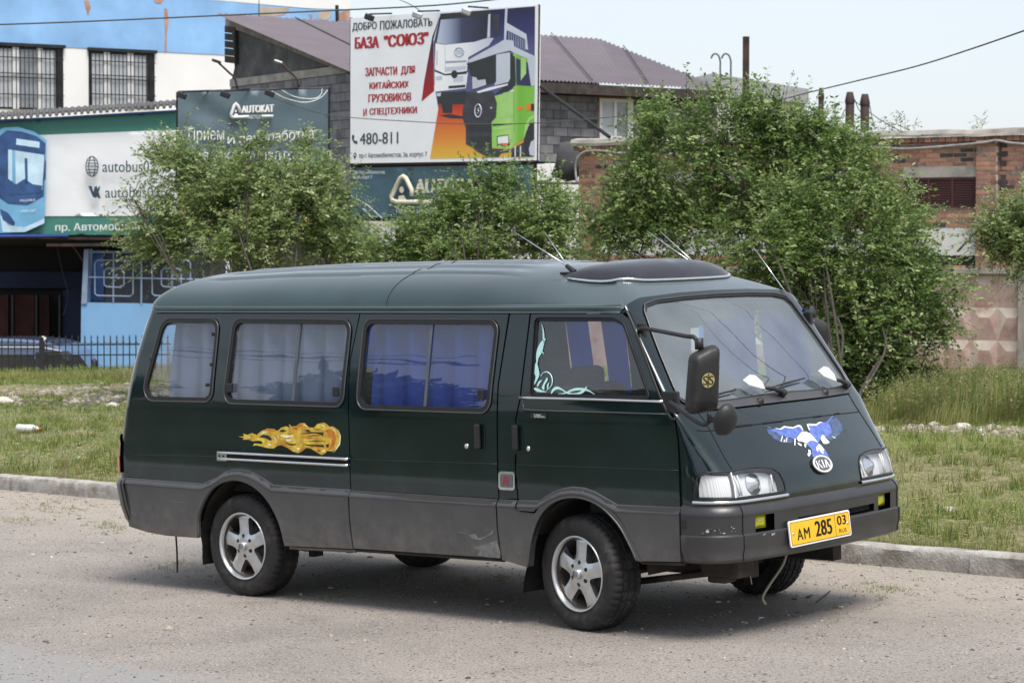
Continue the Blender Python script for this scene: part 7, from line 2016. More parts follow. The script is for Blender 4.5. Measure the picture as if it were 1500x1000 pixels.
# battered chips of bare plastic along the bumper edge
rs = np.random.RandomState(3)
Vc, Fc = [], []
for (g_, z_, s_) in [(.42, .572, .022), (.36, .567, .02), (.5, .575, .016), (.58, .56, .008), (.70, .585, .008), (.72, .57, .006), (3.2, .684, .012), (3.15, .66, .010), (1.2, .53, .018), (1.15, .527, .010), (.66, .60, .006)]:
    for r_ in range(3):
        gq = g_ + rs.uniform(-.04, .04); zq = z_ + rs.uniform(-.012, .012); s2 = s_ * rs.uniform(.4, 1)
        c_ = bump_pt(np.array([gq]), .0275 if z_ > .55 else .036, zq)[0]
        cx = bump_pt(np.array([gq + .02]), .0275 if z_ > .55 else .036, zq)[0]; t1 = (cx - c_) / (np.linalg.norm(cx - c_) + 1e-9)
        k = len(Vc); m__ = 7
        for a_ in range(m__):
            rr_ = s2 * rs.uniform(.5, 1); an = 2 * math.pi * a_ / m__
            Vc.append(c_ + t1 * rr_ * math.cos(an) + np.array([0, 0, .6 * rr_ * math.sin(an)]))
        Fc.append(tuple(range(k, k + m__)))
pm('chip', (.02, .02, .022), rough=.7, col2=(.5, .5, .5), thr=(.5, .55), vs2=60)
mk('paint_chips', (Vc, Fc), 'chip', bum)

# ---- number plate
def frame_at(c, ux, uy):
    ux = ux / np.linalg.norm(ux); uy = uy - ux * np.dot(ux, uy); uy /= np.linalg.norm(uy); return c, ux, uy, np.cross(ux, uy)
pq = [front_hit(p) for p in ((1148.7, 796.9), (1237.8, 779.8), (1236.5, 745.6), (1148.5, 762.5))]
pc = bump_pt(np.array([pq[0][0]]), .062, pq[0][1])[0]; pc2 = bump_pt(np.array([pq[1][0]]), .062, pq[1][1])[0]
A_ = bump_pt(np.array([1.80]), .045, .520)[0]
ux = bump_pt(np.array([2.2]), .06, .522)[0] - bump_pt(np.array([1.47]), .06, .515)[0]
c0, px_, py_, pn_ = frame_at(A_, ux, np.array([-.10, 0, 1.0]))
PW, PH = .52, .118
plate = empty('number_plate', parent=van)
def prect(w_, h_, x0=0, y0=0, r=.01):
    return rounded([(x0 - w_ / 2, y0 - h_ / 2), (x0 + w_ / 2, y0 - h_ / 2), (x0 + w_ / 2, y0 + h_ / 2), (x0 - w_ / 2, y0 + h_ / 2)], r)
def onpl(G, d=0): 
    V = np.asarray(G[0], float)
    if V.shape[1] == 2: V = np.concatenate([V, np.zeros((len(V), 1))], 1)
    return c0 + V[:, :1] * px_ + V[:, 1:2] * py_ + (V[:, 2:3] + d) * pn_, G[1]
mk('plate_frame', onpl(prism(prect(PW + .016, PH + .016, 0, 0, .014), -.006, 0)), 'white_ink', plate)
mk('plate_face', onpl(prism(prect(PW, PH), 0, .0015)), 'plate_yellow', plate)
def ptxt(nm, s, x0, x1, y0, y1, mat='dark_void', b=.012):
    V, F = text2d(s, b)
    V = np.stack([x0 + V[:, 0] * (x1 - x0), y0 + V[:, 1] * (y1 - y0), V[:, 2] * .0008], -1)
    mk(nm, onpl((V, F), .0025), mat, plate)
ptxt('plate_letters', 'A', -.208, -.158, -.036, .020, b=.02); ptxt('plate_letters', 'M', -.148, -.098, -.036, .020, b=.02)
ptxt('plate_digits', '285', -.050, .098, -.036, .042, b=.03)
ptxt('plate_digits', '03', .147, .228, -.002, .046, b=.02)
ptxt('plate_letters', 'RUS', .158, .224, -.042, -.022, b=.0)
mk('plate_border', onpl(join(box2((.128, -.058, 0), (.131, .058, .002)), box2((-.256, .0555, 0), (.256, .0575, .002)), box2((-.256, -.0575, 0), (.256, -.0555, .002)), box2((-.2575, -.0555, 0), (-.2555, .0555, .002)), box2((.2555, -.0555, 0), (.2575, .0555, .002)))), 'dark_void', plate)
for x_ in (-.238, .240):
    mk('plate_screw', onpl(mv(lathe([(0, .006), (.006, .005), (.008, .001)], 12), (x_, 0, .0))), 'chrome', plate, smooth=True)
# bracket holding the plate
mk('plate_bracket', onpl(join(box2((-.15, -.02, -.05), (-.12, .02, -.007)), box2((.12, -.02, -.05), (.15, .02, -.007)))), 'black_plastic', plate)

# ---- maker's oval emblem on the bonnet
EC, EN = ff(np.array([(2.0, .831)]), .004)
EC, EN = EC[0], EN[0]
_, ex, ey, en = frame_at(EC, np.array([0, 1.0, 0]), np.array([0, 0, 1.0]) - EN * EN[2])
emb = empty('emblem', parent=van)
def one(G, d=0):
    V = np.asarray(G[0], float)
    if V.shape[1] == 2: V = np.concatenate([V, np.zeros((len(V), 1))], 1)
    return EC + V[:, :1] * ex + V[:, 1:2] * ey + (V[:, 2:3] + d) * en, G[1]
def ell(a, b, n=40): return [(a * math.cos(2 * math.pi * i / n), b * math.sin(2 * math.pi * i / n)) for i in range(n)]
mk('emblem_base', one(prism(ell(.086, .052), -.01, .004)), 'rubber', emb)
mk('emblem_face', one(prism(ell(.070, .039), .004, .006)), 'badge_grey', emb)
tor = [np.array([.076 * math.cos(a), .0435 * math.sin(a), .006]) for a in np.linspace(0, 2 * math.pi, 49)[:-1]]
mk('emblem_ring', one(tube(tor, .006, 6, closed=True)), 'white_ink', emb, smooth=True)
def ink(polys, d=.0075, mat='white_ink', nm='emblem_letters'):
    V, F = [], []
    for pl in polys:
        k = len(V); V += [(a, b, 0) for a, b in pl]; F.append(tuple(range(k, k + len(pl))))
    mk(nm, one((V, F), d), mat, emb)
ink([[(-.052, -.022), (-.043, -.022), (-.043, .022), (-.052, .022)], [(-.043, -.004), (-.022, .022), (-.012, .022), (-.036, -.001 + .004)], [(-.036, .003), (-.020, -.022), (-.009, -.022), (-.031, .007)],
     [(-.001, -.022), (.009, -.022), (.009, .022), (-.001, .022)], [(.018, -.022), (.028, -.022), (.037, .010), (.035, .022), (.031, .022)], [(.035, .022), (.037, .010), (.046, -.022), (.056, -.022), (.042, .022)]])

# ---- painted eagle on the bonnet, traced onto the real panel
def decal(nm, pxs, fn_, hit, mat, off, parent=None, step=.03, sc=(1, 1)):
    q = np.array([hit(p) for p in pxs])
    s_ = np.array(sc)
    try:
        vo, tr = cdt(q * s_, (), step, step)
    except Exception:
        return None
    P, N = fn_(vo / s_, off)
    nn = np.cross(P[tr[:, 1]] - P[tr[:, 0]], P[tr[:, 2]] - P[tr[:, 0]])
    if (nn * N[tr[:, 0]]).sum() < 0: tr = tr[:, ::-1]
    me = mkmesh(nm, P, [tuple(t) for t in tr], mat, normals=N)
    return link(nm, me, parent or van)
e2 = lambda x, y: (1110 + x / 10, 600 + y / 10)
eag = empty('eagle_painting', parent=van)
ED = lambda nm, pts, mat, off: decal(nm, [e2(*p) for p in pts], ff, front_hit, mat, off, eag, .03, G_SC)
ED('left_wing', [(120, 275), (200, 290), (250, 275), (320, 285), (370, 255), (520, 268), (600, 235), (640, 280), (668, 320), (620, 345), (570, 400), (540, 430), (470, 410), (400, 400), (380, 375), (330, 375), (270, 330), (190, 305)], 'blue_ink', .0012)
ED('wing_feathers', [(130, 290), (190, 305), (270, 335), (330, 378), (400, 405), (540, 432), (520, 470), (450, 490), (330, 470), (230, 420), (150, 340)], 'blue_ink_faded', .0009)
ED('right_wing', [(760, 250), (770, 232), (850, 225), (900, 190), (990, 180), (1030, 200), (1070, 250), (1085, 310), (1060, 360), (1000, 395), (940, 380), (910, 430), (890, 480), (840, 430), (790, 370), (755, 320)], 'blue_ink', .0012)
ED('wing_feathers', [(1000, 180), (1090, 130), (1160, 120), (1220, 200), (1240, 280), (1200, 360), (1130, 410), (1060, 450), (990, 400), (1060, 362), (1087, 310), (1072, 250)], 'blue_ink_faded', .0009)
ED('wing_edge', [(250, 268), (320, 280), (380, 240), (510, 258), (590, 222), (630, 232), (668, 312), (650, 300), (620, 255), (590, 248), (510, 275), (390, 262), (330, 292), (270, 280)], 'white_ink', .0022)
ED('wing_edge', [(712, 215), (745, 205), (850, 212), (895, 180), (950, 182), (900, 200), (850, 235), (745, 235), (760, 312), (740, 290)], 'white_ink', .0022)
ED('feather_tip', [(1000, 185), (1090, 90), (1105, 88), (1020, 195)], 'blue_ink', .0016)
ED('feather_tip', [(105, 235), (190, 262), (205, 278), (150, 262)], 'blue_ink', .0016)
ED('tail', [(700, 490), (760, 455), (830, 460), (880, 490), (930, 530), (990, 600), (1040, 680), (1050, 715), (930, 690), (800, 690), (790, 580), (750, 540)], 'blue_ink', .0012)
ED('body', [(565, 420), (600, 370), (640, 325), (700, 320), (770, 350), (820, 410), (885, 488), (820, 455), (760, 455), (715, 490), (650, 470), (590, 460)], 'white_ink', .0022)
ED('claw', [(895, 498), (930, 530), (975, 590), (955, 600), (960, 650), (935, 640), (905, 600), (895, 560), (875, 615), (860, 600), (850, 550)], 'white_ink', .0022)
ED('claw', [(735, 585), (765, 590), (778, 640), (745, 690), (722, 655), (740, 625)], 'white_ink', .0022)
for pts in ([(355, 378), (366, 382), (342, 470), (330, 462)], [(378, 455), (395, 430), (392, 472), (370, 474)], [(420, 408), (431, 410), (415, 478), (404, 474)], [(535, 420), (552, 420), (546, 525), (530, 520)], [(575, 480), (600, 485), (640, 510), (635, 535), (590, 510)], [(680, 490), (710, 500), (700, 555), (680, 540)],
            [(915, 430), (940, 370), (960, 375), (1050, 480), (1010, 500), (960, 500)], [(1075, 385), (1090, 388), (1138, 412), (1125, 420)]):
    ED('feather', pts, 'white_ink', .0022)

# ---- painted flame along the rear quarter
f2 = lambda x, y: (340 + x * 170 / 1500, 610 + y * 70 / 618)
fl = empty('flame_painting', parent=van)
FD = lambda nm, pts, mat, off: decal(nm, [f2(*p) for p in pts], fs, side_hit, mat, off, fl, .03)
FD('flame_body', [(80, 255), (160, 255), (140, 218), (200, 235), (255, 212), (320, 235), (380, 185), (460, 152), (540, 160), (585, 185), (640, 140), (700, 124), (750, 140), (735, 95), (770, 125), (830, 120), (880, 85), (940, 82), (1000, 140), (1060, 140), (1100, 95), (1190, 75), (1240, 110), (1255, 130), (1310, 125), (1370, 170), (1405, 250), (1400, 340), (1360, 410), (1300, 450), (1230, 440), (1210, 470), (1160, 495), (1110, 470), (1060, 435), (1010, 410), (960, 400), (900, 455), (850, 470), (790, 450), (720, 405), (640, 365), (590, 375), (540, 410), (480, 408), (380, 385), (310, 368), (268, 378), (290, 345), (370, 352), (395, 345), (385, 318), (340, 308), (270, 318), (210, 295), (140, 298), (150, 275)], 'gold_ink', .0012)
for pts in ([(345, 262), (400, 235), (460, 235), (500, 265), (520, 300), (490, 305), (430, 275)], [(610, 185), (650, 165), (710, 182), (650, 200)], [(680, 330), (740, 345), (800, 355), (820, 345), (830, 360), (790, 372), (730, 362)], [(930, 180), (980, 165), (1020, 180), (980, 195)],
            [(880, 225), (1000, 195), (1120, 200), (1180, 205), (1180, 250), (1100, 215), (980, 215)], [(930, 350), (1000, 362), (1180, 362), (1200, 395), (1100, 385), (980, 375)], [(960, 262), (1060, 235), (1150, 240), (1060, 250)], [(940, 320), (1080, 305), (1240, 315), (1080, 318)], [(1100, 430), (1150, 435), (1120, 448)], [(1050, 165), (1130, 160), (1160, 165), (1110, 172)], [(790, 150), (850, 150), (845, 162)], [(1215, 360), (1255, 350), (1250, 400), (1225, 395)]):
    FD('flame_shadow', pts, 'dark_ink', .0024)
for pts in ([(360, 240), (400, 200), (480, 185), (420, 215)], [(510, 245), (560, 270), (585, 320), (560, 350), (570, 310), (545, 275)], [(450, 345), (490, 350), (520, 365), (490, 380)], [(620, 230), (700, 240), (790, 235), (800, 260), (700, 275), (640, 255)], [(700, 290), (770, 290), (750, 320), (700, 315)],
            [(845, 395), (885, 405), (870, 435), (840, 425)], [(880, 195), (900, 175), (880, 210), (860, 215)], [(920, 100), (950, 105), (985, 135), (960, 130)], [(1150, 110), (1190, 105), (1220, 130), (1180, 125)], [(200, 260), (250, 265), (240, 275), (210, 272)], [(1275, 135), (1330, 170), (1365, 240), (1330, 190)],
            [(1375, 165), (1410, 250), (1400, 360), (1310, 478), (1385, 350), (1395, 250)], [(830, 285), (870, 310), (860, 355), (865, 315)], [(1160, 445), (1210, 420), (1200, 450), (1170, 460)]):
    FD('flame_highlight', pts, 'gold_light', .0026)
for pts in ([(400, 175), (470, 158), (540, 168), (575, 195), (500, 180)], [(830, 125), (880, 92), (930, 92), (900, 130), (850, 145)], [(880, 260), (1000, 265), (1180, 285), (1000, 290)], [(600, 330), (680, 345), (720, 380), (640, 355)], [(1200, 180), (1260, 160), (1320, 200), (1350, 290), (1320, 400), (1240, 430), (1290, 350), (1290, 260)], [(900, 420), (950, 400), (900, 450), (860, 460)], [(1180, 85), (1235, 115), (1230, 140), (1190, 110)]):
    FD('flame_core', pts, 'orange_ink', .0018)

# chrome double rail behind the flame
sr = empty('sliding_door_rail', parent=van)
for z0, z1 in ((.851, .847), (.815, .811)):
    q = np.linspace((-2.742, z0), (-1.648, z1), 20); P, N = fs(q, .008)
    mk('rail_strip', tube(P, .0085, 6), 'chrome', sr, smooth=True)
q = rounded([(-2.748, .803), (-2.66, .803), (-2.66, .858), (-2.748, .858)], .008)
panel('rail_end', 'chrome', sr, q, fn=fs, step=.03, depth=.012, off=.012)
q = [(-2.66, .822), (-1.648, .818), (-1.648, .842), (-2.66, .845)]
panel('rail_slot', 'dark_void', sr, q, fn=fs, step=.06, depth=0, off=.003)
for x_ in (-2.725, -2.69):
    P, N = fs(np.array([(x_, .831)]), .014); mk('rail_screw', mv(xf(lathe([(0, .002), (.007, .001), (.008, -.002)], 10), np.array([[1, 0, 0], [0, 0, -1], [0, 1, 0]])), P[0]), 'black_plastic', sr)

# square badge with a red letter
bd = empty('square_badge', parent=van)
panel('badge_rim', 'chrome', bd, rounded([(-.511, .722), (-.396, .722), (-.396, .820), (-.511, .820)], .018), fn=fs, step=.03, depth=.01, off=.010)
panel('badge_face', 'badge_grey', bd, rounded([(-.497, .736), (-.410, .736), (-.410, .806), (-.497, .806)], .012), fn=fs, step=.03, depth=0, off=.012)
V_, F_ = text2d('R', 0); V_ = np.stack([-.480 + V_[:, 0] * .050 + V_[:, 1] * .012, .747 + V_[:, 1] * .048], -1)
P, N = fs(V_, .014); mk('badge_letter', (P, F_), 'badge_red', bd)
# small engine badge under the door window
tb_ = empty('engine_badge', parent=fd_r)
panel('badge_plate', 'black_plastic', tb_, rounded([(-.29, 1.108), (-.172, 1.110), (-.172, 1.132), (-.29, 1.130)], .008), fn=fs, step=.03, depth=0, off=.004)
for s_, x0, x1, z0, z1 in (('TURBO', -.262, -.212, 1.121, 1.129), ('DIESEL', -.258, -.180, 1.111, 1.119)):
    V_, F_ = text2d(s_, 0); V_ = np.stack([x0 + V_[:, 0] * (x1 - x0), z0 + V_[:, 1] * (z1 - z0)], -1)
    P, N = fs(V_, .0055); mk('badge_text', (P, F_), 'white_ink', tb_)
# cooling slots in the lower pillar
vt = empty('vent', parent=van)
for k in range(8):
    x_ = -.436 + k * .0145
    panel('vent_slot', 'dark_void', vt, [(x_, .520), (x_ + .007, .520), (x_ + .005, .572), (x_ - .002, .572)], fn=fs, step=.05, depth=0, off=.0175)
# graffiti-style stickers inside the door window
d4 = lambda x, y: (770 + x * 130 / 929, 460 + y * 140 / 1000)
st = empty('window_sticker', parent=fd_r)
SD = lambda pts: decal('sticker_shape', [d4(*p) for p in cat_rom(pts, 3, True)], fs, side_hit, 'mint_ink', -.007, st, .02)
for pts in ([(155, 95), (180, 160), (188, 250), (180, 330), (170, 250), (168, 170)],
            [(200, 250), (150, 290), (110, 370), (100, 460), (112, 530), (125, 460), (165, 390), (180, 310)],
            [(105, 500), (130, 590), (130, 650), (78, 740), (95, 650), (70, 600), (85, 540)],
            [(255, 845), (265, 790), (310, 755), (360, 770), (420, 810), (490, 825), (560, 810), (635, 752), (600, 815), (530, 842), (440, 838), (370, 795), (320, 785), (280, 810)],
            [(330, 830), (400, 820), (480, 780), (560, 768), (640, 785), (700, 825), (735, 860), (660, 810), (560, 795), (480, 805), (370, 842)],
            [(75, 775), (110, 770), (150, 790), (210, 805), (215, 740), (235, 715), (215, 800), (180, 815), (110, 808)],
            [(110, 745), (130, 700), (165, 690), (140, 720), (120, 755)], [(160, 770), (180, 720), (215, 660), (220, 690), (190, 740), (185, 790)], [(165, 405), (185, 415), (160, 380)]):
    SD(pts)
arc = [side_hit(d4(205 + 65 * math.cos(a), 695 + 92 * -math.sin(a))) for a in np.linspace(-1.2, 2.6, 24)]
P, N = fs(np.array(arc), -.007); mk('sticker_arc', tube(P, .003, 4), 'mint_ink', st)

# ---- rear end
zz = np.linspace(.66, 1.70, 24)
zr = lambda g: 1.70
outer = [(g, .66) for g in np.linspace(0.0, 4, 40)] + [(g, 1.698) for g in np.linspace(4, 0.0, 40)]
lamp_r = rounded([(.14, .70), (.95, .70), (.95, .93), (.50, .93), (.20, .88)], .03)
rw = rounded([(.7, 1.15), (3.3, 1.15), (3.3, 1.60), (.7, 1.60)], .06)
panel('rear_body', 'paint', van, outer, [lamp_r, mir(lamp_r)[::-1], rw], fn=fr, step=.05, bstep=.04, depth=.012, scale=(.3, 1))
panel('rear_window', 'side_glass', van, rw, fn=fr, step=.08, depth=0, scale=(.3, 1), off=-.008)
for lp, up in ((lamp_r, .82), (mir(lamp_r)[::-1], .82)):
    tl = empty('tail_lamp', parent=van)
    lo_ = np.array([(g, z) for g, z in lp]); 
    panel('tail_lens', 'lamp_red', tl, np.array([(g, max(z, .80)) for g, z in lp if True]) if False else lp, fn=fr, step=.04, depth=.03, scale=(.3, 1), off=.014)
    g0, g1 = lp[:, 0].min(), lp[:, 0].max()
    panel('tail_amber', 'lamp_amber', tl, [(g0 + .01, .705), (g1 - .01, .705), (g1 - .01, .80), (g0 + .04, .80)], fn=fr, step=.04, depth=0, scale=(.3, 1), off=.017)
# rear bumper and cladding round the corner
def rb_pt(g, off, z):
    P, N = surfn('rear', np.asarray(g, float), np.full(len(g), z), off); return P
gg = np.linspace(0.0, 4, 60)
GP = np.stack([rb_pt(gg, o_, z_) for o_, z_ in ((0, .665), (.022, .655), (.034, .63), (.034, .50), (.022, .42), (.0, .37), (-.04, .36))])
mk('rear_bumper', grid(GP), 'cladding', van, smooth=True)
P = rb_pt(np.array([.06, .06]), .03, np.array([.4, .66])[0]); 
pp = [rb_pt(np.array([.08]), o_ + .002, z_)[0] for o_, z_ in ((.022, .655), (.034, .63), (.034, .50), (.022, .42), (.0, .37))]
mk('bumper_seam', tube(pp, .004, 5), 'dark_void', van, smooth=True)

# ---- roof
def roof_border(n_side=90, n_f=24, n_r=20):
    B, Kf = [], []
    for g in np.linspace(2, 0, n_f):
        z = float(ztf(g)); p = surf('front', g, z); B.append(p); Kf.append(1.0)
    x0 = float(surf('front', 0.0, 1.672)[0]); x1 = float(UR(1.70))
    for x in np.linspace(x0 - .02, x1, n_side):
        z = float(1.672 - x * .0085); p = surf('side', x, z); B.append(p); tt = np.clip((x + .85) / 1.05, 0, 1); Kf.append(float(tt * tt * (3 - 2 * tt)))
    for g in np.linspace(0.1, 2, n_r):
        p = surf('rear', g, 1.70); B.append(p); Kf.append(-min(1, g / .9))
    return np.array(B), np.array(Kf)
Bd, Kf = roof_border()
sx = np.clip(Bd[:, 0], -2.95, -.45)
ztop_r = lambda x: np.interp(x, [-3.4, -2.95, -2.4, -1.2, -.45, 0], [1.90, 1.925, 1.94, 1.935, 1.912, 1.87])
rr_ = np.concatenate([np.linspace(0, .3, 22) ** 1.3 / .3 ** .3, np.linspace(.32, 1, 26)])
def roof_rows(Bd, Kf, sgn):
    GP = np.zeros((len(Bd), len(rr_), 3))
    for i in range(len(Bd)):
        b = Bd[i]; k = Kf[i]; s_ = np.array([sx[i], 0, 0]); zt_ = float(ztop_r(sx[i]))
        H = zt_ - b[2]
        side = (1 - (1 - rr_) ** 2.5) ** (1 / 2.1)
        frn = 1 - (1 - rr_) ** 1.85
        rea = (1 - (1 - rr_) ** 2.3) ** (1 / 1.7)
        f = side * (1 - abs(k)) + (frn if k > 0 else rea) * abs(k)
        xy = b[:2] * (1 - rr_[:, None]) + s_[:2] * rr_[:, None]
        z = b[2] + H * f
        # pressed ribs running lengthwise
        fx = np.clip((xy[:, 0] + 3.15) / .15, 0, 1) * np.clip((-.55 - xy[:, 0]) / .25, 0, 1)
        yy = np.abs(xy[:, 1])
        z = z + .006 * fx * np.clip(np.cos(yy * 2 * math.pi / .165) * 1.6, -1, 1) * (yy < .56)
        GP[i, :, 0] = xy[:, 0]; GP[i, :, 1] = xy[:, 1] * (1 if sgn < 0 else -1); GP[i, :, 2] = z
    return GP
RG = roof_rows(Bd, Kf, -1)
RGl = roof_rows(Bd, Kf, 1)
G1 = grid(RG); G2 = grid(RGl)
mk('roof', join(G1, (G2[0], [f[::-1] for f in G2[1]])), 'paint_roof_sky', van, smooth=True)
_rp = np.concatenate([RG.reshape(-1, 3), RGl.reshape(-1, 3)])
def roof_z(x, y):
    d = (_rp[:, 0] - x) ** 2 + (_rp[:, 1] - y) ** 2
    i = np.argpartition(d, 160)[:160]; w_ = np.exp(-d[i] / .012) + 1e-4
    a = _rp[i, 0] - x; b = _rp[i, 1] - y
    A = np.stack([np.ones_like(a), a, b, a * a, a * b, b * b], 1) * w_[:, None]
    return float(np.linalg.lstsq(A, _rp[i, 2] * w_, rcond=None)[0][0])
# gutter
for sg in (-1, 1):
    xs = np.linspace(.285, float(UR(1.68)) - .005, 60)
    pr = [(.004, -.018), (.018, -.014), (.020, -.006), (.010, .0), (.012, .012), (.012, .020), (.002, .026)]
    GP = np.zeros((len(pr), len(xs), 3))
    for i, (o_, dz) in enumerate(pr):
        z = 1.672 - xs * .0085 + dz
        end = np.clip((.30 - xs) / .12, 0.05, 1)
        GP[i, :, 0] = xs; GP[i, :, 1] = sg * (W(z) + o_ * end); GP[i, :, 2] = z
    for k_, r_g, mt_ in ((4, .0035, 'highlight_pale'), (1, .003, 'highlight_pale')): mk('gutter_highlight', tube(GP[k_] + np.array([0, sg * .002, 0]), r_g, 5), mt_, van, smooth=True)  # pale lines painted in for the two highlights along the gutter
    G_ = grid(GP); mk('gutter', (G_[0], G_[1] if sg > 0 else [f[::-1] for f in G_[1]]), 'paint_roof_sky', van, auto=.5)
# roof seam (joint of the two roof pressings)
pp = []
for k in range(len(rr_)):
    i = np.argmin(np.abs(RG[:, k, 0] + 1.40 - .10 * min(1, max(0, (RG[:, k, 2][0] * 0 + (rr_[k] > .12)) * 1.0)) * 0))
    pp.append(RG[i, k] + np.array([0, 0, .001]))
pp = np.array(pp); mk('roof_seam', tube(pp[:40], .0017, 5), 'dark_void', van, smooth=True)
# ---- wind deflector (smoked, chrome-edged) over the sunroof
def defl():
    d = empty('roof_deflector', parent=van)
    ys = np.linspace(-.50, .50, 41)
    rows = []
    prof_ = [(0.0, 0.0), (.03, .30), (.08, .62), (.15, .88), (.24, 1.0), (.33, .95), (.38, .70)]
    for y in ys:
        e = 1 - abs(y / .50) ** 6
        e = max(e, 0) ** .5
        xf_ = .165 - .05 * (y / .50) ** 2 - .10 * (abs(y / .50) ** 9)
        row = []
        for dx, h in prof_:
            x = xf_ - dx * (1 if abs(y) < .44 else .9)
            z = roof_z(x, y)
            dent = .012 * math.exp(-((y - .02) / .06) ** 2) * math.exp(-((dx - .2) / .06) ** 2)
            row.append((x, y, z + .012 + e * h * max(.02, 1.912 - .03 * (y / .47) ** 2 - z) - dent))
        rows.append(row)
    GP = np.array(rows); G_ = grid(GP)
    mk('deflector_shell', (G_[0], G_[1]), 'smoked', d, smooth=True)
    path = [GP[0, j] for j in range(5, 0, -1)] + [GP[i, 0] for i in range(0, 41)] + [GP[-1, j] for j in range(1, 6)]
    path = np.array(path) - np.array([0, 0, .004])
    mk('chrome_edge', tube(path, .009, 6), 'chrome', d, smooth=True)
    mk('rubber_edge', tube(path + np.array([.004, 0, -.014]), .006, 6), 'rubber', d, smooth=True)
defl()
# ---- antennas
def antenna(base, tips, nm='antenna'):
    a = empty(nm, parent=van)
    z = roof_z(base[0], base[1]); b = np.array([base[0], base[1], z])
    G_ = join(mv(box((0, 0, .008), (.15, .035, .014)), b), tube([b + np.array([.02, 0, .012]), b + np.array([-.04, 0, .05])], [.018, .012], 8))
    mk('antenna_foot', G_, 'black_plastic', a, bevel=.005)
    for t in tips:
        mk('antenna_rod', tube([b + np.array([-.03, 0, .045]), b + np.array(t)], [.0035, .002], 6), 'chrome', a, smooth=True)
antenna((-.32, -.42), [(-.42, .02, .24), (-.27, .10, .235)])
antenna((-.10, .47), [(-.41, .02, .26), (-.33, .03, .262)])
a = empty('antenna', parent=van)
P, N = ff(np.array([(3.02, 1.70)]), .01); mk('antenna_rod', tube([P[0], P[0] + np.array([-.18, -.02, .24])], [.004, .002], 6), 'chrome', a, smooth=True)

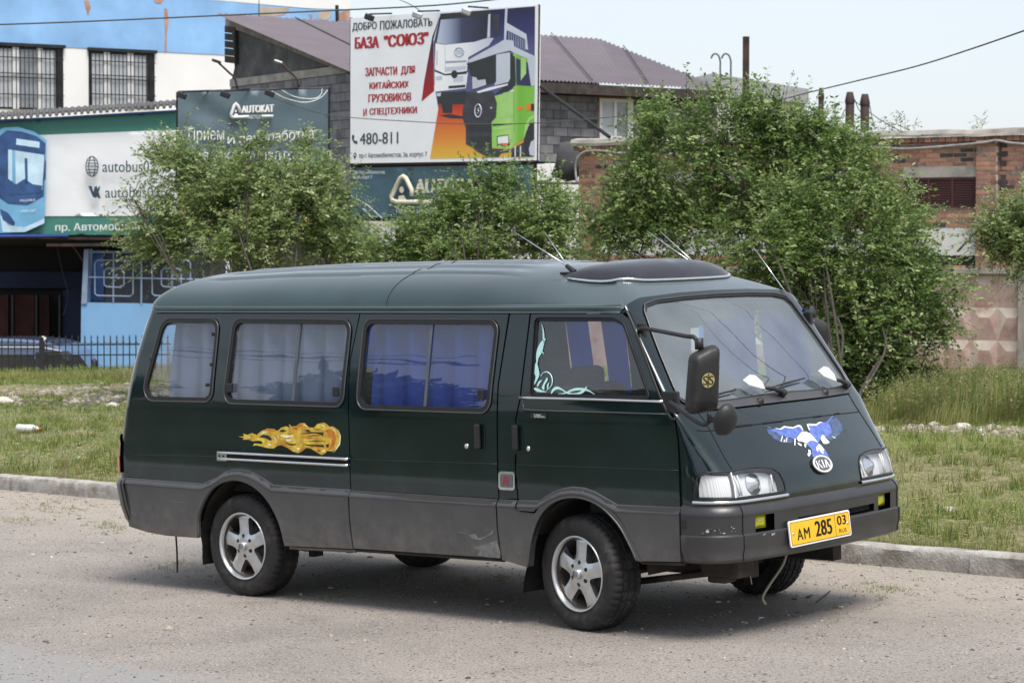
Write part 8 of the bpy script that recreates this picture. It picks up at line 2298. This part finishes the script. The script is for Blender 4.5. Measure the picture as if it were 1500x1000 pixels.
# ---- mirrors
def mirror_unit(sg):
    m_ = empty('wing_mirror', parent=van)
    my = lambda p: np.array([p[0], p[1] * sg, p[2]])
    # geometry given for the right side (y negative)
    up = np.array([.405, -.745, 1.555]); lo = np.array([.64, -.835, 1.205])
    ctr = np.array([.985, -1.01, 1.335]) if sg > 0 else np.array([.285, -.985, 1.405])
    topc = ctr + np.array([-.02, 0, .165]); botc = ctr + np.array([.03, .0, -.195])
    t1 = [up, up + np.array([.05, -.05, .02]), topc + np.array([-.10, .02, .045]), topc + np.array([-.03, 0, .04]), topc] if sg > 0 else [up, up * .5 + topc * .5 + np.array([0, -.02, .05]), topc + np.array([0, 0, .03]), topc]
    mk('mirror_arm', tube([my(p) for p in cat_rom(t1, 6)], .0115, 8), 'black_plastic', m_, smooth=True)
    t2 = [lo, lo + np.array([.05, -.04, -.005]), botc + np.array([-.08, .02, -.02]), botc + np.array([-.01, 0, -.015]), botc + np.array([0, 0, .03])]
    if sg > 0: mk('mirror_arm', tube([my(p) for p in cat_rom(t2, 6)], .0115, 8), 'black_plastic', m_, smooth=True)
    mk('mirror_bracket', mv(box((0, 0, 0), (.07, .025, .09)), my(up + np.array([-.01, .0, .0]))), 'black_plastic', m_, bevel=.008)
    if sg > 0: mk('mirror_bracket', mv(box((0, 0, 0), (.10, .03, .11)), my(lo + np.array([-.01, .02, .0]))), 'black_plastic', m_, bevel=.008)
    mk('arm_collar', tube([my(topc + np.array([0, 0, -.02])), my(topc + np.array([0, 0, .035]))], .022, 12), 'black_plastic', m_, smooth=True)
    # shell: rounded slab facing forward, its face outline wider at the bottom
    ol = rounded([(-.080, -.172), (.080, -.155), (.076, .165), (.02, .155), (-.068, .118)], [.04, .03, .02, .03, .035], 5)
    ang = math.radians(-22 if sg > 0 else 38)
    lx = np.array([math.sin(ang), -math.cos(ang), 0]); lz = np.array([0.09, 0, 1.0]); lz /= np.linalg.norm(lz); ln = np.cross(lz, lx) * -1
    if ln[0] < 0: ln = -ln
    rings = []
    for d_, s_ in ((-.035, 1.0), (-.02, 1.02), (.0, 1.0), (.022, .95), (.034, .86), (.040, .6), (.042, .2)):
        rings.append([my(ctr + lx * (-p[0]) * s_ + lz * p[1] * s_ + ln * d_) for p in ol])
    GP = np.array(rings); G_ = grid(GP, cv=True)
    F_ = list(G_[1]) + [tuple(range(len(ol)))] + [tuple((len(rings) - 1) * len(ol) + k for k in range(len(ol)))[::-1]]
    sh = mk('mirror_shell', (G_[0], F_), 'black_plastic', m_, auto=.9)
    mk('mirror_glass', ([my(ctr + lx * (-p[0]) * .92 + lz * p[1] * .92 + ln * -.037) for p in ol], [tuple(range(len(ol)))]), 'chrome', m_)
    # crease low on the shell
    cp = [my(ctr + lx * (-x_) + lz * z_ + ln * .0375) for x_, z_ in ((-.075, -.095), (.02, -.10), (.055, -.115), (.065, -.155))]
    mk('shell_crease', tube(cp, .002, 5), 'rubber', m_)
    if sg > 0:
        c_ = ctr + ln * .043 + lz * .0 + lx * -.0
        def od(G, d=0):
            V = np.asarray(G[0], float); V = np.concatenate([V, np.zeros((len(V), 1))], 1) if V.shape[1] == 2 else V
            return c_ + V[:, :1] * (-lx) + V[:, 1:2] * lz + (V[:, 2:3] + d) * ln, G[1]
        mk('round_sticker', od(prism(ell(.036, .036, 28), 0, .002)), 'emblem_gold', m_)
        for x_ in (-.030, .004):
            V_, F_ = text2d('S', 0); V_ = np.stack([x_ + V_[:, 0] * .026, -.022 + V_[:, 1] * .044], -1)
            mk('sticker_letter', od((V_, F_), .0035), 'dark_void', m_)
        mk('sticker_bar', od(join(box2((-.0035, -.032, .002), (-.0015, .032, .004)), box2((.0015, -.032, .002), (.0035, .032, .004)))), 'dark_void', m_)
    # round convex mirror below
    rc = botc + np.array([.10, -.005, .0])
    if sg > 0:
        dsh = lathe([(0, .040), (.030, .037), (.055, .026), (.070, .008), (.074, -.006), (.068, -.012), (0, -.012)], 28)
        o_ = mk('round_mirror', dsh, 'black_plastic', m_, smooth=True)
        o_.location = tuple(my(rc)); o_.rotation_euler = Vector((.75, -.25, -.25)).to_track_quat('Z', 'Y').to_euler(); o_.scale = (.9, 1.12, 1)
        mk('arm_collar', tube([my(botc + np.array([0, 0, .0])), my(rc - np.array([.01, 0, 0]))], .015, 10), 'black_plastic', m_, smooth=True)
mirror_unit(1); mirror_unit(-1)

# ---- wheels
def make_tyre():
    R0, rw_ = .305, .198
    hw = rw_ / 2
    pr = [(.190, -hw + .020), (.205, -hw + .002), (.235, -hw - .004), (.262, -hw - .004), (.283, -hw + .004), (.296, -hw + .014), (.303, -hw + .030),
          (.3045, -hw + .048), (.2965, -hw + .050), (.2965, -hw + .056), (.305, -hw + .058), (.3055, -.012), (.2975, -.010), (.2975, -.003), (.3055, 0),
          (.3055, .030), (.2975, .032), (.2975, .039), (.305, .041), (.3045, hw - .045), (.2965, hw - .043), (.2965, hw - .037), (.303, hw - .030), (.296, hw - .014), (.283, hw - .004), (.262, hw + .004), (.235, hw + .004), (.205, hw - .002), (.190, hw - .020)]
    seg = 192
    V, F = lathe(pr, seg, 'y', False)
    V = np.array(V); n = len(pr)
    shoulder = [5, 6, 7, 18, 19, 22, 23]; mid_ = [10, 11, 14, 15]
    for k in range(seg):
        if k % 4 == 0:
            for i in shoulder:
                V[k * n + i, 0] *= .975; V[k * n + i, 2] *= .975
        if (k + 2) % 6 == 0:
            for i in mid_:
                V[k * n + i, 0] *= .978; V[k * n + i, 2] *= .978
    # flat spot where it carries the weight
    z = V[:, 2]; low = z < -.293
    V[low, 2] = -.293 + (V[low, 2] + .293) * .15
    return V, F
tyre_me = mkmesh('tyre', *make_tyre(), 'tyre', smooth=True); sharp_edges(tyre_me, .7)
def make_rim():
    """disc face at +y out; lip radius .21"""
    def dish(r, th):
        # spoke relief
        h = np.interp(r, [0, .05, .08, .12, .17, .195, .203], [.028, .028, .022, .014, .012, .006, .0])
        return h
    outer = np.array([(.196 * math.cos(a), .196 * math.sin(a)) for a in np.linspace(0, 2 * math.pi, 97)[:-1]])
    holes = []
    for k in range(5):
        a0 = math.radians(90 + 36) + 2 * math.pi * k / 5
        pts = []
        for r_, da in ((.088, -.10), (.105, -.22), (.130, -.31), (.160, -.36), (.180, -.36), (.189, -.20), (.190, 0), (.189, .20), (.180, .36), (.160, .36), (.130, .31), (.105, .22), (.088, .10)):
            pts.append((r_ * math.cos(a0 + da), r_ * math.sin(a0 + da)))
        holes.append(cat_rom(pts, 3, True))
    lugs = []
    for k in range(6):
        a0 = math.radians(90) + 2 * math.pi * k / 6
        lugs.append([(.063 * math.cos(a0) + .0125 * math.cos(t), .063 * math.sin(a0) + .0125 * math.sin(t)) for t in np.linspace(0, 2 * math.pi, 13)[:-1]])
    vo, tr = cdt(outer, holes + lugs, .016, .012)
    def fn(q, off):
        r = np.hypot(q[:, 0], q[:, 1]); th = np.arctan2(q[:, 1], q[:, 0])
        # depth falls toward hole edges between spokes
        k = np.cos(5 * (th - math.radians(90)))
        y = dish(r, th) + .006 * k * np.clip((r - .05) / .05, 0, 1)
        P = np.stack([q[:, 0], -y - off, q[:, 1]], -1)
        e = 1e-3
        def Y(a, b):
            r = np.hypot(a, b); t = np.arctan2(b, a)
            return dish(r, t) + .006 * np.cos(5 * (t - math.radians(90))) * np.clip((r - .05) / .05, 0, 1)
        dx = (Y(q[:, 0] + e, q[:, 1]) - Y(q[:, 0] - e, q[:, 1])) / (2 * e); dz = (Y(q[:, 0], q[:, 1] + e) - Y(q[:, 0], q[:, 1] - e)) / (2 * e)
        N = np.stack([-dx, -np.ones(len(q)), -dz], -1); N /= np.linalg.norm(N, axis=1, keepdims=True)
        return P, N
    V, F, NN = shell(vo, tr, fn, .035)
    return V, F, NN
V_, F_, N_ = make_rim()
disc_me = mkmesh('disc', V_, F_, 'alloy', normals=N_)
lip_me = mkmesh('lip', *lathe([(.192, .06), (.194, .0), (.197, -.012), (.203, -.022), (.209, -.024), (.212, -.018), (.212, .0)], 64, 'y'), 'alloy', smooth=True)
bar_me = mkmesh('barrel', *lathe([(.194, .0), (.180, .05), (.175, .14), (.0, .145)], 48, 'y'), 'underside', smooth=True)
drum_me = mkmesh('brake', *lathe([(0, .04), (.12, .04), (.135, .05), (.135, .10)], 40, 'y'), 'underside', smooth=True)
cap_me = mkmesh('hub_cap', *lathe([(0, -.052), (.020, -.052), (.026, -.049), (.030, -.040), (.031, -.02)], 32, 'y'), 'alloy', smooth=True)
def cap_logo():
    ring = tube([np.array([.017 * math.cos(a), -.0535, .017 * math.sin(a)]) for a in np.linspace(0, 2 * math.pi, 25)[:-1]], .0016, 5, closed=True)
    z1 = tube([(-.011, -.0535, .006), (0, -.0545, .003), (.011, -.0535, .008)], .002, 5); z2 = tube([(-.011, -.0535, -.007), (0, -.0545, -.003), (.011, -.0535, -.006)], .002, 5)
    return join(ring, z1, z2)
logo_me = mkmesh('cap_logo', *cap_logo(), 'badge_grey')
nuts = join(*[mv(lathe([(0, -.020), (.008, -.020), (.010, -.01), (.010, .01)], 6, 'y'), (.063 * math.cos(math.radians(90 + 60 * k)), 0, .063 * math.sin(math.radians(90 + 60 * k)))) for k in range(6)])
nut_me = mkmesh('wheel_nuts', *nuts, 'underside')
def wheel(x, y, steer, spin, outer_right=True):
    wh = empty('wheel', (x, y, .299), parent=van)
    wh.rotation_euler = (0, 0, steer + (0 if outer_right else math.pi))
    for nm, me in (('tyre', tyre_me), ('rim_lip', lip_me), ('rim_barrel', bar_me), ('rim_disc', disc_me), ('brake_drum', drum_me), ('hub_cap', cap_me), ('cap_logo', logo_me), ('wheel_nuts', nut_me)):
        o_ = link(nm, me, wh)
        if nm != 'brake_drum' and nm != 'tyre': o_.rotation_euler = (0, spin, 0)
        if nm != 'tyre': o_.scale = (.945, 1, .945)
        if nm in ('rim_disc', 'hub_cap', 'cap_logo', 'wheel_nuts'): o_.location = (0, -.058, 0)
        elif nm in ('rim_lip', 'rim_barrel', 'brake_drum'): o_.location = (0, -.078, 0)
TRK = .725
wheel(.0, -TRK, math.radians(-9), math.radians(6)); wheel(.02, TRK + .035, math.radians(-12), 0, False)
wheel(-2.589, -TRK, 0, math.radians(-3)); wheel(-2.589, TRK, 0, .5, False)

# ---- wheel wells, floor, underside
def well(xc, sg):
    a = np.linspace(math.radians(2), math.radians(178), 24)
    r = .405
    GP = np.stack([[(xc + r * math.cos(t), sg * y_, .305 + r * .98 * math.sin(t)) for t in a] for y_ in (.80, .45)])
    mk('wheel_well', grid(GP), 'underside', van, smooth=True)
    mk('well_wall', ([(xc + r * math.cos(t), sg * .452, .305 + r * .98 * math.sin(t)) for t in a], [tuple(range(24))]), 'underside', van)
for x_ in (.035, -2.575):
    for sg in (-1, 1): well(x_, sg)
mk('floor_pan', join(box2((-2.15, -.79, .36), (-.40, .79, .40)), box2((-3.60, -.44, .38), (.80, .44, .42)), box2((.48, -.70, .43), (.80, .70, .46)), box2((-3.60, -.78, .38), (-3.02, .78, .42))), 'underside', van)
mk('interior_floor', box2((-3.5, -.78, .72), (.62, .78, .735)), 'dash', van)
mk('chassis_rail', join(box2((-3.5, -.42, .28), (.8, -.34, .38)), box2((-3.5, .34, .28), (.8, .42, .38))), 'underside', van)
mk('rear_axle', join(tube([(-2.589, -.62, .30), (-2.589, .62, .30)], .045, 10), mv(lathe([(0, -.12), (.1, -.08), (.13, 0), (.1, .08), (0, .12)], 16, 'y'), (-2.589, .05, .30))), 'underside', van, smooth=True)
mk('front_axle', join(tube([(0, -.6, .28), (0, .6, .28)], .04, 10), tube([(.05, -.55, .22), (.75, -.38, .32)], .018, 8), tube([(.05, .55, .22), (.75, .38, .32)], .018, 8)), 'underside', van, smooth=True)
for sg in (-1, 1):
    mk('leaf_spring', join(tube([(-3.2, sg * .50, .33), (-2.6, sg * .50, .255), (-1.95, sg * .50, .33)], .022, 6), tube([(-2.9, sg * .5, .27), (-2.3, sg * .5, .262)], .02, 6), box2((-2.02, sg * .5 - .03, .26), (-1.98, sg * .5 + .03, .40)), box2((-2.32, sg * .5 - .04, .22), (-2.28, sg * .5 + .04, .34))), 'underside', van)
mk('engine_sump', box2((-.1, -.22, .26), (.45, .22, .42)), 'underside', van, bevel=.03)
mk('tow_bracket', join(box2((.62, -.60, .30), (.86, -.46, .40)), box2((.66, -.60, .27), (.78, -.50, .31))), 'underside', van, bevel=.015)
mk('exhaust_pipe', tube([(-.5, .1, .27), (-1.8, .12, .27), (-2.3, .3, .40), (-3.0, .35, .36), (-3.6, .35, .32)], .028, 8), 'underside', van, smooth=True)
mk('spare_wheel_carrier', mv(lathe([(0, -.09), (.27, -.09), (.30, -.05), (.30, .05), (.27, .09), (0, .09)], 36), (-3.12, .0, .27)), 'tyre', van, smooth=True)
# mud flaps
def flap(x, z0, z1, dx, wd=.22, yc=-.725):
    r = []
    for t in np.linspace(0, 1, 6):
        z = z0 + (z1 - z0) * t; xx = x + dx * t + .01 * math.sin(t * 5)
        r.append([(xx, yc + wd * .55, z), (xx, yc - wd * .45, z)])
    GP = np.array(r); A_ = grid(GP); B_ = grid(GP + np.array([.006, 0, 0]))
    mk('mud_flap', join(A_, B_), 'rubber', van)
flap(-2.965, .36, .168, .03); flap(-.335, .50, .175, -.045); flap(-2.965, .36, .168, .03, yc=.725)
# antistatic strap at the tail, cable by the front left wheel
mk('antistatic_strap', tube([(-3.21, -.80, .34), (-3.205, -.80, .22), (-3.21, -.80, .10)], .006, 6), 'black_plastic', van)
hb, _ = ff(np.array([(1.9, .40)]), -.05); pA = hb[0]
hose = [(.82, -.10, .42), (.80, -.12, .32), (.75, -.17, .22), (.72, -.20, .15), (.73, -.19, .11)]
pm('hose', (.30, .28, .22), rough=.6)
mk('hose', tube(cat_rom(hose, 6), .007, 6), 'hose', van, smooth=True)
mk('hose', tube(cat_rom([(.82, -.42, .40), (.81, -.43, .32), (.815, -.425, .25)], 5), .003, 5), 'hose', van, smooth=True)

# ---- interior
def seat(x, y, wd, mat='seat_red', h=1.32):
    s = empty('seat', (x, y, .60), parent=van)
    mk('seat_cushion', box2((0, -wd / 2, .18), (.46, wd / 2, .32)), mat, s, bevel=.05)
    mk('backrest', xf(box2((-.05, -wd / 2, 0), (.07, wd / 2, .62)), np.array([[1, 0, -.15], [0, 1, 0], [0, 0, 1]])).__class__((xf(mv(box2((-.05, -wd / 2, 0), (.07, wd / 2, .42)), (0, 0, .25)), np.array([[1, 0, -.15], [0, 1, 0], [0, 0, 1]])))), mat, s, bevel=.05)
    mk('headrest', box2((-.16, -.13, .62), (-.08, .13, .76)), mat, s, bevel=.035)
    mk('seat_base', box2((.05, -wd / 2 + .05, 0), (.4, wd / 2 - .05, .18)), 'dash', s)
seat(-.1, -.45, .5); seat(-.1, .45, .5)
for xx in (-1.1, -2.0, -2.9):
    seat(xx, .45, .6); seat(xx, -.35, .7)
dz = np.array
dpts = [(.30, .80), (.28, 1.05), (.36, 1.14), (.56, 1.15), (.66, 1.10), (.70, .80)]
GP = np.stack([[(x_ , y_, z_) for x_, z_ in dpts] for y_ in (-.72, .72)])
mk('dashboard', grid(GP), 'dash', van)
sw = mk('steering_wheel', tube([np.array([.19 * math.cos(a), .19 * math.sin(a), 0]) for a in np.linspace(0, 2 * math.pi, 37)[:-1]], .014, 8, closed=True), 'black_plastic', van, smooth=True)
sw.location = (.22, .40, 1.13); sw.rotation_euler = (0, math.radians(-35), 0)
mk('steering_column', join(tube([(.22, .40, 1.13), (.42, .40, 1.0)], .03, 8), tube([(.17, .24, 1.09), (.17, .56, 1.09)], .014, 6)), 'black_plastic', van)
mk('papers', join(mv(xf(box((0, 0, 0), (.16, .26, .004)), np.array([[.97, -.2, 0], [.2, .97, 0], [0, 0, 1]])), (.56, .05, 1.160)), mv(xf(box((0, 0, 0), (.12, .22, .004)), np.array([[.9, .3, 0], [-.3, .9, 0], [0, 0, 1]])), (.58, -.50, 1.160)), mv(box((0, 0, 0), (.10, .18, .004)), (.60, .42, 1.158))), 'paper', van)
pn = empty('pennant', parent=van)
mk('pennant_field', box2((.30, -.20, 1.42), (.303, -.11, 1.55)), 'paper', pn); mk('pennant_field', box2((.299, -.13, 1.40), (.304, -.09, 1.56)), 'pennant_blue', pn)
mk('pennant_field', box2((.298, -.20, 1.37), (.305, -.13, 1.43)), 'pennant_orange', pn)
mk('interior_mirror', box2((.30, -.12, 1.58), (.33, .12, 1.64)), 'black_plastic', van, bevel=.015)
mk('headliner', join(box2((-3.3, -.70, 1.70), (.2, .70, 1.705))), 'dash', van)
mk('bulkhead', box2((.62, -.80, .42), (.64, .80, .95)), 'dark_void', van)

# ---- scuffs and scratches on the lower cladding
l3 = lambda x, y: (x / 3.3333 + 150, y / 3.3333 + 620); l4 = lambda x, y: (x / 3.3333 + 600, y / 3.3333 + 640)
for pts in ([l4(305, 475), l4(335, 468), l4(350, 488), l4(385, 482), l4(425, 448), l4(420, 470), l4(360, 500), l4(320, 492)], [l4(325, 535), l4(380, 520), l4(440, 500), l4(458, 560), l4(455, 585), l4(400, 582), l4(340, 570), l4(360, 550)],
            [l3(360, 376), l3(432, 383), l3(431, 386), l3(360, 379)], [l3(905, 549), l3(956, 551), l3(956, 554), l3(905, 552)], [l3(150, 425), l3(180, 445), l3(178, 448), l3(150, 429)], [l4(200, 403), l4(210, 412), l4(206, 416)], [l4(250, 457), l4(290, 462), l4(288, 466), l4(250, 461)]):
    decal('scuff', pts, fs, side_hit, 'scuff', .0235, van, .05)

# ---- overhead wires across the street; they show only as reflections in the minibus glass
def mirror_pts(pxs, kind, dist):
    out = []
    for p in pxs:
        o_, d_ = vray(p); d_ = d_ / np.linalg.norm(d_)
        g = front_hit(p) if kind == 'front' else side_hit(p)
        P, N = surfn(kind, np.array([g[0]]), np.array([g[1]])); P, N = P[0], N[0]
        r = d_ - 2 * np.dot(d_, N) * N
        out.append(VM @ (P + r * dist) + VAN_POS)
    return np.array(out)
for pxs, kd, r0, lb in (([(990, 440), (1030, 468), (1062, 505), (1100, 538), (1132, 556)], 'front', .013, 'first'), ([(1000, 440), (1042, 456), (1077, 490), (1112, 525), (1163, 558)], 'front', .018, 'second'), ([(1058, 434), (1095, 455), (1140, 500), (1188, 551)], 'front', .012, 'third'),
                        ([(215, 505), (350, 514), (520, 519)], 'side', .007, 'fourth'), ([(213, 513), (350, 520), (522, 527)], 'side', .009, 'fifth'), ([(211, 522), (350, 527), (522, 531)], 'side', .006, 'sixth')):
    P_ = mirror_pts(pxs, kd, 17.0); P_ = np.concatenate([[P_[0] * 2 - P_[1]], P_, [P_[-1] * 2 - P_[-2]]])
    tag(mk('overhead_wire', tube(cat_rom(P_, 6), r0 * .8, 5), 'wire', smooth=True), 'overhead wire of the street mirrored as the %s dark line in the minibus glass' % lb, 'wire', 'wires mirrored in the minibus glass')
